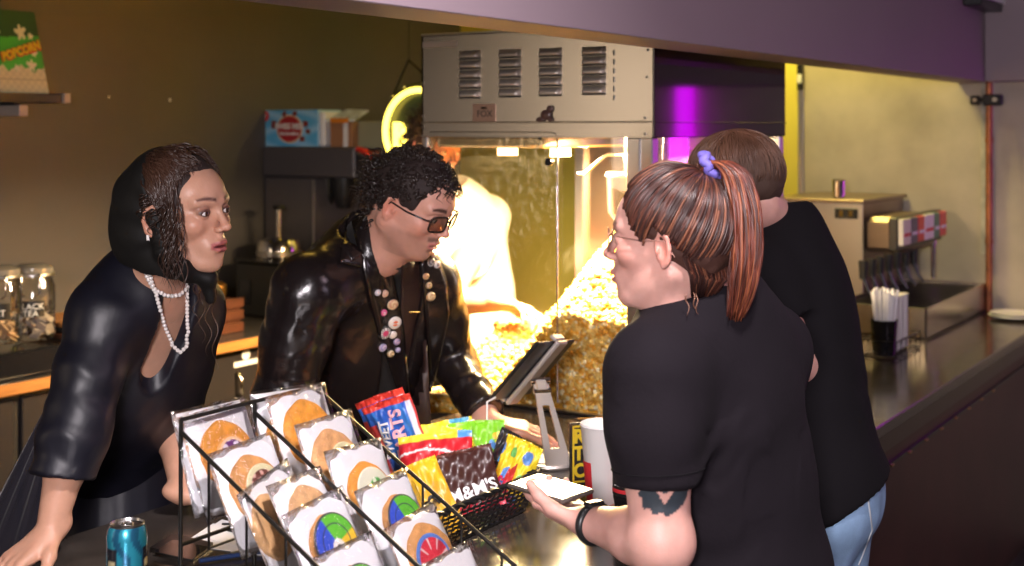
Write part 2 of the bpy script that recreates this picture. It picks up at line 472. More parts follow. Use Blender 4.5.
m_film = clear_mat('cellophane', (1, 1, 1), .05, .10, bump=.8, bscale=55)
m_white = mat('white_paper', (.80, .79, .80), .5)
m_wplastic = mat('white_plastic', (.78, .76, .74), .35)
m_silver = mat('silver_grey_metal', (.62, .56, .53), .38, metal=.55)
m_col = mat('printed', (.5, .5, .5), .38, attr=True, coat=.25)
m_colm = mat('printed_matt', (.5, .5, .5), .6, attr=True)
m_neonw = mat('yellow_neon', (.9, .8, .3), .4, emit=(1.0, .74, .10), es=5)
m_red = mat('red_plastic', (.62, .03, .02), .35)
m_blackglass = mat('black_glass', (.008, .008, .01), .05, coat=.5)
m_txtw = mat('white_ink', (.8, .8, .8), .5)
m_txty = mat('yellow_ink', (.85, .62, .03), .5)
m_txtr = mat('red_ink', (.65, .03, .04), .5)
m_txtb = mat('black_ink', (.02, .02, .02), .5)
m_txto = mat('orange_ink', (.75, .24, .02), .5)

# ------------------------------------------------------------------ the room (structure)
YB, XE = 2.95, 2.42           # back wall y, end wall x
struct('floor', MB().box(-8, XE+.1, -6, YB+.1, -.1, 0), m_floor)
struct('ceiling', MB().box(-8, XE+.1, -6, YB+.1, 3.05, 3.15), m_ceil)
struct('wall_back', MB().box(-8, XE+.1, YB, YB+.1, 0, 3.05), m_wall)
# end wall: yellow paint up to the aluminium edge, weathered panels beyond
ye = at_x(802, XE)[1]; yp = at_x(988, XE)[1]
struct('wall_end', MB().box(XE, XE+.1, ye, YB, 0, 3.05), m_yellow)
struct('wall_right', MB().box(XE, XE+.1, -6, ye, 0, 3.05), m_endwall)
struct('trim_1', MB().box(XE-.018, XE-.001, ye-.012, ye+.014, .92, 2.02, b=.003), m_alu)
struct('trim_2', MB().box(XE-.03, XE-.002, yp-.022, yp+.022, 1.15, 2.06, b=.003), mat('panel_joint', (.42, .40, .34), .6, var=.3, vscale=20))
# copper pipe in front of the joint
t = thing('copper_pipe', 'rusty orange vertical pipe running down the joint of the end wall panels', 'pipe', (XE-.03, yp-.015, .95))
MB().cyl((XE-.035, yp-.012, .921), (XE-.035, yp-.012, 2.0), .014).build('pipe', m_rust, t, 40)
for z in (1.2, 1.62): MB().cyl((XE-.035, yp-.012, z), (XE-.035, yp-.012, z+.02), .017).build('coupling', m_rust, t, 40)
# black hinged bracket
t = thing('wall_bracket', 'black bracket with two holes at the top of the pipe joint', 'bracket', (XE-.05, yp, 1.8))
mb = MB(); zt = P(988, 97, 4.9)[2]
mb.box(XE-.06, XE-.031, yp-.07, yp+.01, zt-.025, zt+.022, b=.006); mb.box(XE-.06, XE-.031, yp+.02, yp+.06, zt-.022, zt+.018, b=.006)
mb.cyl((XE-.05, yp-.02, zt), (XE-.05, yp+.04, zt), .008); mb.build('bracket_body', m_black, t)
MB().cyl((XE-.064, yp-.04, zt), (XE-.059, yp-.04, zt), .010).build('screw', m_alu, t); MB().cyl((XE-.064, yp+.04, zt), (XE-.059, yp+.04, zt), .008).build('screw', m_alu, t)

# bulkhead beam over the counter
struct('trim_4', MB().box(XE-.15, XE-.001, -5, .240, 1.87, 3.05, b=.002), m_bulk)
struct('trim_3', MB().box(-6.5, XE, .242, .385, 1.87, 3.05, b=.002), m_bulk)
# small dark fitting at the top of the metal edge strip
t = thing('latch_plate', 'small dark latch high on the metal edge of the yellow wall', 'latch', (XE-.03, ye, 1.8))
zz = at_x(802, XE, 88)[2]
MB().box(XE-.035, XE-.018, ye-.016, ye+.012, zz-.01, zz+.11, b=.004).build('plate', m_black, t)
MB().box(XE-.042, XE-.034, ye-.012, ye+.008, zz+.02, zz+.06, b=.002).build('latch_tongue', m_white, t)

# ------------------------------------------------------------------ the customers' counter
CT = .92
t = thing('service_counter', 'long dark polished counter running to the end wall', 'counter', (0, .5, 0))
o = MB().box(-6, XE-.002, 0, 1.0, CT-.035, CT, b=.004).build('worktop', m_counter, t)
mb = MB().box(-6, XE-.002, .045, .92, 0.10, CT-.036); mb.box(-6, XE-.002, .09, .88, 0, .1); mb.build('front_panel', m_ctfront, t)
MB().box(-6, XE-.002, .028, .044, CT-.10, CT-.036).build('edge_band', mat('dark_edge', (.03, .014, .012), .3), t)
mb = MB().box(-6, XE-.002, .036, .0445, CT-.155, CT-.147); mb.build('shadow_gap', m_black, t)
mb = MB(); x = -.9
while x < 1.6: mb.box(x, x+.02, .030, .036, CT-.155, CT-.150); x += .17
mb.build('trim_glint', mat('brass', (.6, .35, .15), .3, metal=1), t)  # reflections of small lights along the trim, built as brass pieces

# ------------------------------------------------------------------ the popcorn cabinet
X0, X1, Y0, Y1 = -.25, .66, .48, 1.21
ZG, ZT = 1.655, 1.945
pm = thing('popcorn_machine', 'large stainless steel popcorn cabinet with glass sides and louvred hood', 'popcorn machine', (.2, .85, CT))
# plinth and tray (its bin stands on the counter and on a cabinet behind it)
MB().box(X0+.01, X1-.01, Y0+.01, 1.0, CT+.001, CT+.007, b=.002).build('base', m_steel, pm)
MB().box(X0+.03, X1-.03, 1.005, Y1+.02, .0, CT+.007, b=.002).build('cabinet_base', m_steel, pm)
# hood: louvred end panel
H = MB()
H.box(X0, X0+.006, Y0, Y1, ZG, ZT); H.box(X0, X1, Y1-.006, Y1, ZG, ZT); H.box(X1-.006, X1, Y0, Y1, ZG, ZT); H.box(X0, X1, Y0, Y1, ZT-.006, ZT)
H.box(X0+.01, X1-.01, Y0+.02, Y1-.01, ZG, ZG+.012)
H.box(X0-.004, X0, Y0, Y1, ZG, ZG+.004)
hd = H.build('hood', m_steel, pm)
MB().box(X0-.005, X0+.001, Y0-.002, Y1, ZG+.038, ZG+.043, b=.002).build('hood_crease', m_steel, hd)
MB().box(X0-.004, X0+.001, Y0-.004, Y1, ZT-.004, ZT+.002, b=.002).build('hood_rim', m_alu, hd)
MB().box(X0, X1, Y0-.006, Y0, ZG, ZT, b=.002).build('side_panel', m_darkst, pm)
MB().box(X0+.002, X1, Y0-.009, Y0-.005, ZG+.038, ZG+.042, b=.001).build('side_crease', m_darkst, pm)
# louvres: four columns of five
m_louv = mat('louvre_steel', (.72, .64, .56), .42, metal=.8)
def louvre(yc, zc, w=.071, h=.016):
    mb = MB(); n = 12; m = 6; v = []; f = []
    for i in range(n+1):
        u = -1+2*i/n; e = max(0, 1-abs(u)**6)
        for j in range(m+1):
            q = j/m; zz = zc+h*.6-h*1.25*q; d = .016*math.sqrt(max(0, e))*math.sin(q*math.pi*.62)
            v.append((X0-.0005-d, yc-u*w/2, zz))
    for i in range(n):
        for j in range(m):
            a = i*(m+1)+j; f.append((a, a+1, a+m+2, a+m+1)); 
    mb.add(v, f)
    o = mb.build('louvre', m_louv, pm, 60)
    s_ = o.modifiers.new('s', 'SOLIDIFY'); s_.thickness = .0015
    MB().box(X0-.0015, X0-.0003, yc-w/2, yc+w/2, zc-h*.95, zc-h*.62).build('slot', m_black, o)
for pxc in (470, 510, 550.5, 594):
    yc = at_x(pxc, X0)[1]
    for r in range(5):
        py0 = 54+(-.035)*(pxc-470)*.9; py = py0+9.8*r
        louvre(yc, at_x(pxc, X0, py)[2])
mb = MB(); yv = at_x(614, X0)[1]
for r in range(6): z = at_x(614, X0, 50+r*9)[2]; mb.box(X0-.002, X0+.001, yv-.002, yv+.002, z-.014, z)
mb.build('vent_slot', m_black, pm)
# plates and fittings on the hood
def plate(pxa, pya, pxb, pyb, th=.003): 
    a = at_x(pxa, X0, pya); b = at_x(pxb, X0, pyb)
    return X0-th-.0002, X0-.0002, b[1], a[1], b[2], a[2]
o = MB().box(*plate(473, 104, 496, 123), b=.001).build('maker_plate', mat('brass_plate', (.35, .22, .16), .35, metal=.6), pm)
c = at_x(484.5, X0-.004, 114); F_ = frame(c, (0, -1, 0), (-1, 0, 0))
# text frame: x to the image right (-y world), z towards the camera (-x world)
def facing(c, x, up=(0, 0, 1), s=1.0):
    x = unit(x); z = np.cross(x, up); return frame(c, x, z, s=s)
lettering('plate_lettering', 'FOX', .026, facing(c, (0, -1, 0)), m_txtb, o, ext=.0004)
MB().box(*plate(484.5-3, 107, 484.5+3, 109)).build('plate_mark', m_txtb, o)
MB().box(*plate(423, 42, 457, 46.5), b=.001).build('label_strip', mat('label_metal', (.6, .5, .42), .4, metal=.4), pm)
# small dark figure magnet
c = at_x(547, X0, 115); mb = MB()
mb.ball(c+np.array((-.006, -.012, .016)), .010, 12, sc=(.5, 1, 1)); mb.ball(c+np.array((-.006, 0, 0)), .016, 12, sc=(.4, 1.1, .9)); mb.ball(c+np.array((-.006, .018, -.012)), .009, 12, sc=(.4, 1.4, .8)); mb.ball(c+np.array((-.006, -.014, -.012)), .007, 10, sc=(.5, 1, 1))
o = mb.build('magnet', mat('dark_figure', (.07, .035, .03), .3), None, 60); info(o, 'small dark figure magnet stuck on the steel hood below the louvres', 'magnet')
# rivets
for px, py in ((421+3, 44), (423, 83), (423, 116), (423, 127), (648, 50), (647, 77), (645, 118), (645, 134)):
    c = at_x(px, X0, py); MB().ball(c, .004, 8).build('rivet', m_alu, pm)
# corner posts and rails
for (x, y) in ((X0, Y0), (X1-.035, Y0), (X1-.035, Y1-.03)):
    MB().box(x, x+.035, y, y+.035, CT+.008, ZG, b=.003).build('post', m_alu, pm)
MB().box(X0, X0+.025, Y0+.036, Y0+.075, CT+.008, ZG, b=.003).build('post', m_alu, pm)
MB().box(X0, X0+.02, Y1-.02, Y1, CT+.008, ZG, b=.003).build('post', m_alu, pm)
MB().box(X0+.001, X0+.02, Y0+.07, Y1-.02, CT+.008, CT+.011, b=.001).build('rail', m_alu, pm)
# glass: customer side pane, end pane with rounded corner, back of cabinet lining
MB().box(X0+.036, X1-.036, Y0+.006, Y0+.010, CT+.008, ZG).build('side_glass', m_glass, pm)
MB().box(X0+.012, X0+.015, Y0+.075, Y1-.02, CT+.017, ZG).build('end_glass', m_glass, pm)
yd = at_x(557, X0)[1]
dg = MB().box(X0+.003, X0+.007, yd, Y1-.01, CT+.03, ZG+.008).build('sliding_door', m_oilglass, pm)
# edge bead of the door with its round corner
pts = [(X0+.002, Y1-.03, ZG+.014), (X0+.002, yd+.02, ZG+.014), (X0+.002, yd+.005, ZG+.010), (X0+.002, yd, ZG-.004), (X0+.002, yd, CT+.03)]
MB().tube(pts, .0028, 6).build('door_edge', m_chrome, dg, 60)
c = at_x(548, X0-.004, 162); MB().cyl(c, c+np.array((.012, 0, 0)), .011).build('knob', m_blackglass, dg, 40)
c = at_x(540, X0-.003, 138); MB().cyl(c, c+np.array((.008, 0, 0)), .006).build('door_screw', m_black, dg, 40)
# far end lining (steel seen through the glass)
MB().box(X1-.012, X1-.006, Y0+.24, Y1-.03, CT+.03, ZG).build('end_lining', mat('lining_steel', (.42, .30, .20), .28, metal=1), pm)
# lamp housing under the hood
MB().box(-.22, .30, .82, 1.18, 1.625, ZG, b=.006).build('lamp_housing', m_steel, pm)
mb = MB(); mb.cyl((.0, .9, 1.60), (.0, .9, 1.625), .03); mb.cyl((.0, 1.08, 1.60), (.0, 1.08, 1.625), .03)
mb.build('lamp', mat('heat_lamp_glow', (1, .8, .5), .5, emit=(1, .72, .38), es=10), pm, 40)
# kettle with its hanging frame
kt = thing('popcorn_kettle', 'steel popping kettle hanging by a wire frame inside the cabinet', 'kettle', (.12, .70, 1.45)); 
kc = np.array((.10, .68, 1.42)); kt.location = kc
mb = MB(); mb.lathe([(.0, .0), (.09, .0), (.105, .02), (.108, .12), (.112, .125), (.104, .13), (.098, .12), (.095, .02), (0, .012)], 40, M4(t=kc)); mb.build('pot', m_steel, kt, 50)
z = kc[2]+.13
MB().tube([kc+np.array((.105*math.cos(a), .105*math.sin(a), .13)) for a in np.linspace(0, 2*math.pi, 40, endpoint=False)], .005, 8, True).build('rim', m_chrome, kt, 60)
MB().tube([kc+np.array(p) for p in ((-.10, -.10, .13), (-.10, -.09, .17), (-.10, -.07, .185), (-.10, .07, .185), (-.10, .09, .17), (-.10, .14, .13), (-.10, .16, .13))], .004, 8).build('handle', m_chrome, kt, 60)
for y in (-.06, .06): MB().cyl(kc+np.array((0, y, .13)), (kc[0], kc[1]+y, ZG), .006).build('hanger', m_chrome, kt, 40)
MB().cyl(kc+np.array((0, 0, .10)), (kc[0], kc[1], ZG), .010).build('stirring_shaft', m_steel, kt, 40)
# inner steel columns by the corner
t = thing('oil_pump', 'pair of steel tubes standing inside the cabinet beside the post', 'tube', (-.05, .60, CT+.03))
for x, y, r in ((-.08, .575, .012), (-.02, .60, .016)): MB().cyl((x, y, CT+.031), (x, y, ZG), r).build('steel_tube', m_chrome, t, 40)

# ------------------------------------------------------------------ popcorn
rng = np.random.RandomState(3)
def heap(x, y):
    u = np.clip((y-Y0)/(Y1-Y0), 0, 1)
    z = 1.385 - .27*np.clip((u-.38)/.34, 0, 1)**1.0 - .05*np.clip((u-.7)/.3, 0, 1) - .04*np.exp(-((u-.0)/.12)**2)
    z = z - .21*np.clip((.10-x)/.33, 0, 1)**.9 - .05*np.clip((x-.2)/.5, 0, 1) + .012*np.sin(9*x+3)+.010*np.sin(17*y)
    return z
n = 46; gx = np.linspace(X0+.022, X1-.045, n); gy = np.linspace(Y0+.018, Y1-.012, n)
V = []; Fq = []
for i in range(n):
    for j in range(n): V.append((gx[i], gy[j], heap(gx[i], gy[j])-.012))
for i in range(n-1):
    for j in range(n-1): Fq.append((i*n+j, (i+1)*n+j, (i+1)*n+j+1, i*n+j+1))
m_pop = mat('popped_corn', (.86, .60, .16), .55, attr=True, var=.12, vscale=50, sss=.0)
m_popb = mat('popcorn_mass', (.70, .34, .03), .7, var=.5, vscale=60, bump=.8, bscale=70)
mass = MB().add(V, Fq)
# skirt down the glass
def skirt(pts, z0):
    k = len(pts); v = [tuple(p) for p in pts]+[(p[0], p[1], z0) for p in pts]
    mass.add(v, [(i, k+i, k+i+1, i+1) for i in range(k-1)])
ring = [(gx[i], gy[0], heap(gx[i], gy[0])-.012) for i in range(n)][::-1]; skirt(ring, CT+.008)
ring = [(gx[0], gy[j], heap(gx[0], gy[j])-.012) for j in range(n)]; skirt(ring, CT+.008)
ring = [(gx[i], gy[-1], heap(gx[i], gy[-1])-.012) for i in range(n)]; skirt(ring, CT+.008)
ring = [(gx[-1], gy[j], heap(gx[-1], gy[j])-.012) for j in range(n)][::-1]; skirt(ring, CT+.008)
# template kernels: lobed blobs
def ico():
    t_ = (1+5**.5)/2
    v = [(-1, t_, 0), (1, t_, 0), (-1, -t_, 0), (1, -t_, 0), (0, -1, t_), (0, 1, t_), (0, -1, -t_), (0, 1, -t_), (t_, 0, -1), (t_, 0, 1), (-t_, 0, -1), (-t_, 0, 1)]
    f = [(0, 11, 5), (0, 5, 1), (0, 1, 7), (0, 7, 10), (0, 10, 11), (1, 5, 9), (5, 11, 4), (11, 10, 2), (10, 7, 6), (7, 1, 8), (3, 9, 4), (3, 4, 2), (3, 2, 6), (3, 6, 8), (3, 8, 9), (4, 9, 5), (2, 4, 11), (6, 2, 10), (8, 6, 7), (9, 8, 1)]
    return np.array(v)/math.sqrt(1+t_*t_), f
iv, jf = ico()
def kernel():
    vs = []; fs = []; c = []; n_ = 0
    for k in range(rng.randint(3, 6)):
        p = unit(rng.randn(3))*.0062; r = .0058+.0028*rng.rand()
        v = iv*r*(1+.18*rng.randn(12, 1))+p; vs.append(v); fs += [tuple(i+n_ for i in q) for q in jf]; n_ += 12
        q = rng.rand(); c.append(np.tile((.92, .62, .16) if q < .5 else ((.85, .42, .04) if q < .85 else (.97, .86, .52)), (12, 1)))
    return np.concatenate(vs), fs, np.concatenate(c)
KT = [kernel() for _ in range(14)]
def rrot():
    q = rng.randn(4); q /= np.linalg.norm(q); return np.array(Quaternion(q).to_matrix())
pc = MB()
def put(p, s=1.0):
    v, f, c = KT[rng.randint(len(KT))]; pc.add((v*s) @ rrot().T + p, f, None, c*(.8+.35*rng.rand()))
for k in range(4600):                                  # top of the heap
    x = X0+.03+rng.rand()*(X1-X0-.09); y = Y0+.028+rng.rand()*(Y1-Y0-.05)
    put(np.array((x, y, heap(x, y)+.004*rng.randn())))
for k in range(2200):                                  # against the end glass
    y = Y0+.03+rng.rand()*(Y1-Y0-.045); zt = heap(X0+.03, y); z = CT+.013+rng.rand()*(zt-CT-.013)
    put(np.array((X0+.028+.004*rng.randn(), y, z)))
for k in range(1100):                                   # against the customer glass
    x = X0+.04+rng.rand()*(X1-X0-.09); zt = heap(x, Y0+.03); z = CT+.013+rng.rand()*(zt-CT-.013)
    put(np.array((x, Y0+.026+.004*rng.randn(), z)))
o = pc.build('popcorn', m_pop); shade(o.data, 180); info(o, 'heap of yellow popcorn filling the glass cabinet', 'popcorn', kind='stuff')
o2 = mass.build('popcorn_mass', m_popb, o)
info(o2, kind='stuff')

# ------------------------------------------------------------------ yellow wall sign glimpsed through the cabinet
t = thing('script_sign', 'orange handwritten style sign on the yellow wall behind the cabinet', 'sign', at_x(684, XE-.02, 157))
a = []
for i in range(60):
    u = i/59; a.append(at_x(668+32*u, XE-.012, 163-13*u+3.2*math.sin(u*34)))
MB().tube(a, .006, 6).build('script_stroke', m_txto, t, 60)
a = [at_x(672+26*i/9, XE-.012, 167-12*i/9) for i in range(10)]; MB().tube(a, .004, 6).build('underline', m_txto, t, 60)
t = thing('wall_figure', 'small red bottle shaped ornament on the yellow wall near the metal post', 'ornament', at_x(769, XE-.02, 163))
b_ = at_x(769, XE-.03, 170); MB().lathe([(.0, 0), (.02, 0), (.026, .03), (.018, .06), (.008, .075), (.007, .11), (.012, .125), (0, .13)], 16, M4(t=b_)).build('ornament_body', m_txtr, t, 50)

# ------------------------------------------------------------------ purple neon tube on the right wall (mirrored in the dark side of the hood)
t = thing('purple_neon_tube', 'upright purple neon tube on the right wall, mirrored in the dark hood panel', 'neon tube', (XE-.03, -.68, 1.2))
MB().cyl((XE-.045, -.68, 1.10), (XE-.045, -.68, 1.94), .042).build('tube', mat('purple_neon', (.6, .1, .8), .4, emit=(.62, .0, .85), es=9), t, 50)
for z in (1.085, 1.93): MB().box(XE-.075, XE-.002, -.71, -.65, z, z+.03, b=.004).build('holder', m_black, t)
# ------------------------------------------------------------------ hanging sign on the bulkhead, top right
a = at_y(1006, .17, 13)
t = thing('hanging_board', 'black board with a white strip high on the bulkhead at the upper right', 'sign', a)
MB().box(a[0]-.42, a[0], .17, .238, a[2], a[2]+.5, b=.004).build('board_frame', m_black, t)
MB().box(a[0]-.40, a[0]-.02, .162, .169, a[2]+.03, a[2]+.47).build('board_face', m_white, t)

# ------------------------------------------------------------------ right end: drinks dispenser
DX, DY0, DY1 = 1.82, .60, .98
dz1 = 1.385
d_ = thing('drinks_dispenser', 'cream and dark drinks dispenser with a row of coloured tap labels', 'drinks dispenser', (2.1, .7, CT))
m_cream = mat('cream_metal', (.72, .60, .42), .35)
m_bronze = mat('bronze_steel', (.26, .19, .14), .35, metal=.7, var=.15)
MB().box(DX, DX+.012, DY0, DY1, CT+.001, dz1, b=.003).build('end_panel', m_cream, d_)
MB().box(DX+.012, XE-.01, DY0+.01, DY1, CT+.001, dz1-.004, b=.003).build('body', m_bronze, d_)
MB().box(DX-.004, XE-.01, DY0-.006, DY1, dz1-.004, dz1+.012, b=.003).build('top_cover', m_bronze, d_)
a = at_x(835, DX, 208); b = at_x(858, DX, 219)
o = MB().box(DX-.006, DX+.002, b[1], a[1], b[2], a[2], b=.002).build('vent', m_black, d_)
for k in (.2, .62):
    y = b[1]+(a[1]-b[1])*k; MB().box(DX-.009, DX-.005, y, y+(a[1]-b[1])*.18, b[2]+.008, a[2]-.008).build('vent_clip', m_chrome, o)
# tap head that juts out towards the customers
pa = at_y(866, .5, 215)
MB().box(1.86, 2.30, .44, DY0+.012, 1.19, 1.33, b=.02).build('tap_head', m_bronze, d_)
cols = [(.75, .70, .60), (.10, .10, .14), (.70, .04, .04), (.80, .78, .76), (.06, .22, .12), (.70, .05, .06)]
xs = [at_y(px, .42)[0] for px in (899, 907.5, 914.5, 921, 930.5, 936.5, 943)]
for i, c in enumerate(cols):
    x0, x1 = xs[i]+.004, xs[i+1]-.002
    f = MB().box(x0, x1, .405, .425, 1.235, 1.335, b=.003)
    lb = f.build('tap_label', mat('tap_label_%s' % 'abcdef'[i], c, .35), d_)
    MB().box(x0+.012, x1-.012, .403, .4055, 1.268, 1.280).build('label_band', m_txtw if i not in (0, 3) else m_txtr, lb)
MB().box(xs[0], xs[-1], .426, .46, 1.215, 1.34, b=.004).build('label_board', m_black, d_)
for i in range(7):
    x = at_y(869+8.3*i, .45)[0]; 
    tp = MB().cyl((x, .47, 1.135), (x, .47, 1.20), .014, .018).build('tap', m_black, d_, 40)
    MB().tube([(x, .47, 1.14), (x, .452, 1.09), (x, .43, 1.06)], [.008, .007, .006], 8).build('lever', m_black, tp, 40)
# backsplash of the tap bay and a chrome spout
MB().cyl((2.33, .46, 1.05), (2.33, .46, 1.22), .012).build('chrome_spout', m_chrome, d_, 40)
# drip tray
dx0 = at_z(928, 341, CT)[0]
dt = thing('drip_tray', 'stainless drip tray box at the foot of the drinks dispenser', 'drip tray', (2.0, .4, CT))
mb = MB(); A0, A1, B0, B1, zt = dx0, XE-.012, .262, .595, CT+.115
mb.box(A0, A1, B0, B0+.008, CT+.001, zt, b=.002); mb.box(A0, A0+.008, B0, B1, CT+.001, zt, b=.002); mb.box(A0, A1, B1-.008, B1, CT+.001, zt); mb.box(A1-.008, A1, B0, B1, CT+.001, zt); mb.box(A0, A1, B0, B1, CT+.001, CT+.01)
mb.build('tray_body', m_steel, dt)
mb = MB()
for k in range(16): y = B0+.02+k*(B1-B0-.04)/15; mb.box(A0+.012, A1-.012, y-.004, y+.004, zt-.022, zt-.012)
mb.box(A0+.01, A1-.01, B0+.01, B1-.01, zt-.045, zt-.030); mb.build('grille', m_black, dt)
# cup on top of the dispenser
c = at_x(839, DX+.05, 199); cz = dz1+.0125
for k, (dx, sc) in enumerate(((0, 1),)):
    o = MB().lathe([(.016, 0), (.024, .003), (.027, .07), (.030, .072), (.028, .076), (.0, .074)], 24, M4(t=(c[0], c[1], cz))).build('metal_cup', m_chrome, None, 50)
    info(o, 'small shiny cup standing on top of the drinks dispenser', 'cup')
# ------------------------------------------------------------------ caddy: cup of straws and upright sleeves
cx, cy = at_z(884, 357, CT)[:2]
cd_ = thing('wire_caddy', 'black wire caddy holding a cup of straws on the right end of the counter', 'caddy', (cx+.08, cy, CT))
mb = MB(); xa, xb, ya, yb = cx-.05, cx+.23, cy-.055, cy+.055
for z in (CT+.008, CT+.06): mb.tube([(xa, ya, z), (xb, ya, z), (xb, yb, z), (xa, yb, z)], .0025, 6, True)
for x in np.linspace(xa, xb, 6): mb.tube([(x, ya, CT+.06), (x, ya, CT+.004), (x, yb, CT+.004), (x, yb, CT+.06)], .002, 6)
mb.build('wire_frame', m_blackm, cd_, 60)
c = np.array((cx, cy, CT+.007))
o = MB().lathe([(.0, .0), (.036, .0), (.044, .115), (.046, .118), (.043, .118), (.034, .006), (0, .006)], 32, M4(t=c)).build('black_cup', m_blackglass, None, 50)
info(o, 'glossy black cup full of paper straws in the wire caddy', 'cup')
for k in range(30):
    a = rng.rand()*6.28; r = .008+.024*rng.rand(); b = c+np.array((r*math.cos(a)*.7, r*math.sin(a)*.7, .012)); e = b+np.array((.022*math.cos(a), .022*math.sin(a), .19+.02*rng.rand()))
    o = MB().tube([b, (b+e)/2, e], .0042, 6).build('paper_straw', m_white, None, 60)
    info(o, 'white wrapped straw standing in the glossy black cup', 'straw', 'white straws in the black cup')
for k in range(3):
    x = cx+.094+.054*k
    mb = MB(); z0 = CT+.007
    for j in range(16): mb.lathe([(.019, z0+j*.0115), (.0225, z0+j*.0115+.0095), (.0235, z0+j*.0115+.011)], 20, M4(t=(x, cy, 0)))
    o = mb.build('cup_stack', m_wplastic, None, 40)
    info(o, 'tall stack of white paper cups in the wire caddy, %s' % ('beside the black cup', 'the middle one', 'farthest from the straws')[k], 'cup stack', 'white stacks beside the straws')
# plate at the far end
c = at_z(1016, 318, CT); o = MB().lathe([(.0, .002), (.05, .002), (.095, .012), (.098, .016), (.096, .018), (.05, .008), (0, .008)], 40, M4(t=(c[0]-.03, c[1], CT))).build('plate', m_wplastic, None, 40)
info(o, 'white plate lying at the far right end of the counter', 'plate')
o = MB().lathe([(.0, .0), (.05, .0), (.09, .010), (.092, .013), (.05, .006), (0, .006)], 40, M4(t=(c[0]-.03, c[1], CT+.013))).build('plate', m_wplastic, None, 40)
info(o, 'upper white plate stacked on the one at the far right end', 'plate')

# ------------------------------------------------------------------ back counter on the left
BC = .92
t = thing('back_counter', 'dark back counter with an orange wood edge along the grey wall', 'counter', (-1, 2.6, 0))
MB().box(-5, 1.7, 2.34, YB-.002, BC-.03, BC, b=.003).build('worktop', mat('dark_worktop', (.05, .045, .045), .25), t)
MB().box(-5, 1.7, 2.322, 2.3395, BC-.034, BC+.001, b=.004).build('edge_strip', m_wood, t)
MB().box(-5, 1.7, 2.40, YB-.002, 0, BC-.031).build('cabinet_front', mat('black_laminate', (.02, .018, .018), .35), t)
for x in np.arange(-1.8, .9, .55): MB().box(x, x+.52, 2.385, 2.3995, .1, BC-.06, b=.003).build('door', mat('black_door', (.022, .018, .018), .3), t)
# small pale sticker with lettering under the edge, with two hooks below
c = at_y(246, 2.383, 362)
lb = thing('round_sticker', 'small pale sticker with lettering on the dark cabinet under the wood edge', 'sticker', c)
MB().cyl(c+np.array((0, .0015, .028)), c+np.array((0, -.0005, .028)), .02).build('sticker_dot', m_txtw, lb, 40)
lettering('sticker_lettering', 'OPEN', .035, facing(c+np.array((0, -.001, 0)), (1, 0, 0)), m_txtw, lb) if False else MB().box(c[0]-.06, c[0]+.06, c[1]-.0005, c[1]+.0015, c[2]-.012, c[2]+.006).build('sticker_band', m_txtw, lb)
for dx, nm in ((-.05, 'left'), (.06, 'right')):
    p = c+np.array((dx, -.004, -.05)); o = MB().tube([p+np.array((0, 0, .02)), p+np.array((0, -.02, .0)), p+np.array((0, -.022, -.05)), p+np.array((.02, -.01, -.06))], .006, 8).build('chrome_hook', m_chrome, None, 60)
    info(o, 'small chrome hook on the dark cabinet, the %s one under the sticker' % nm, 'hook')

def jar(px, py, dpt_y, lab, label, fill):
    b = at_y(px, dpt_y, py); t = thing('storage_jar', label, 'jar', b)
    M = M4(t=b); r = .068; h = .20
    MB().lathe([(0, .0), (r*.9, .0), (r, .012), (r, h*.82), (r*.86, h*.93), (r*.86, h)], 36, M, caps=False).build('glass_body', m_glass, t, 50)
    MB().lathe([(r*.90, h), (r*.92, h+.012), (r*.9, h+.024), (r*.6, h+.034), (0, h+.036)], 36, M).build('glass_lid', mat('lid_glass', (.22, .20, .17), .12), t, 50)
    MB().tube([b+np.array((r*.93*math.cos(a), r*.93*math.sin(a), h+.002)) for a in np.linspace(0, 6.28, 30, endpoint=False)], .004, 6, True).build('seal_ring', m_alu, t, 60)
    d = cdir(.25, -1)
    s_ = np.cross(d, UP)
    for sg in (-1, 1):
        q = b+d*r*.98+s_*sg*.028
        MB().tube([q+UP*(h+.01)-d*.005, q+UP*(h-.02)+d*.006, q+UP*(h-.05)+d*.006, q+s_*-sg*.012+UP*(h-.06)+d*.006], .0028, 6).build('wire_clamp', m_chrome, t, 60)
    mb = MB()
    for k in range(26):
        a = rng.rand()*6.28; rr = rng.rand()**.5*r*.72; z = .014+rng.rand()*.075
        mb.box(-.017, .017, -.013, .013, -.002, .002, M4(rrot(), b+np.array((rr*math.cos(a), rr*math.sin(a), z))))
    mb.build('contents', mat('tea_bags', fill, .7), t)
    # curved chalk label
    v = []; f = []; n_ = 12; a0 = math.atan2(d[1], d[0])
    for i in range(n_+1):
        a = a0-.62+1.24*i/n_
        for z in (.075, .125): v.append(b+np.array(((r+.0012)*math.cos(a), (r+.0012)*math.sin(a), z)))
    for i in range(n_): f.append((2*i, 2*i+2, 2*i+3, 2*i+1))
    lo = MB().add(v, f).build('label', m_black, t, 60)
    for li, (ln, z) in enumerate(lab):
        def wp(v, z=z):
            a = a0+v[:, 0]/r; o_ = np.empty_like(v); R_ = r+.002+v[:, 2]
            o_[:, 0] = R_*np.cos(a); o_[:, 1] = R_*np.sin(a); o_[:, 2] = z+v[:, 1]; return o_
        lettering('lettering', ln, .026, M, m_txtw, lo, ext=.0003, warp=wp)
tb = at_y(30, 2.47, 370)
o = MB().box(tb[0]-.45, tb[0]+.11, 2.37, 2.62, BC+.001, BC+.085, b=.006).build('display_tray', m_blackglass, None)
info(o, 'glossy black riser under the glass jars', 'riser')
jar(33, 338, 2.49, (('BLACK', .107), ('TEA', .085)), 'glass clamp jar labelled BLACK TEA on the black riser', (.36, .30, .25))
jar(-1, 342, 2.47, (('OAT', .095),), 'glass clamp jar cut by the left edge of the picture', (.50, .33, .18))
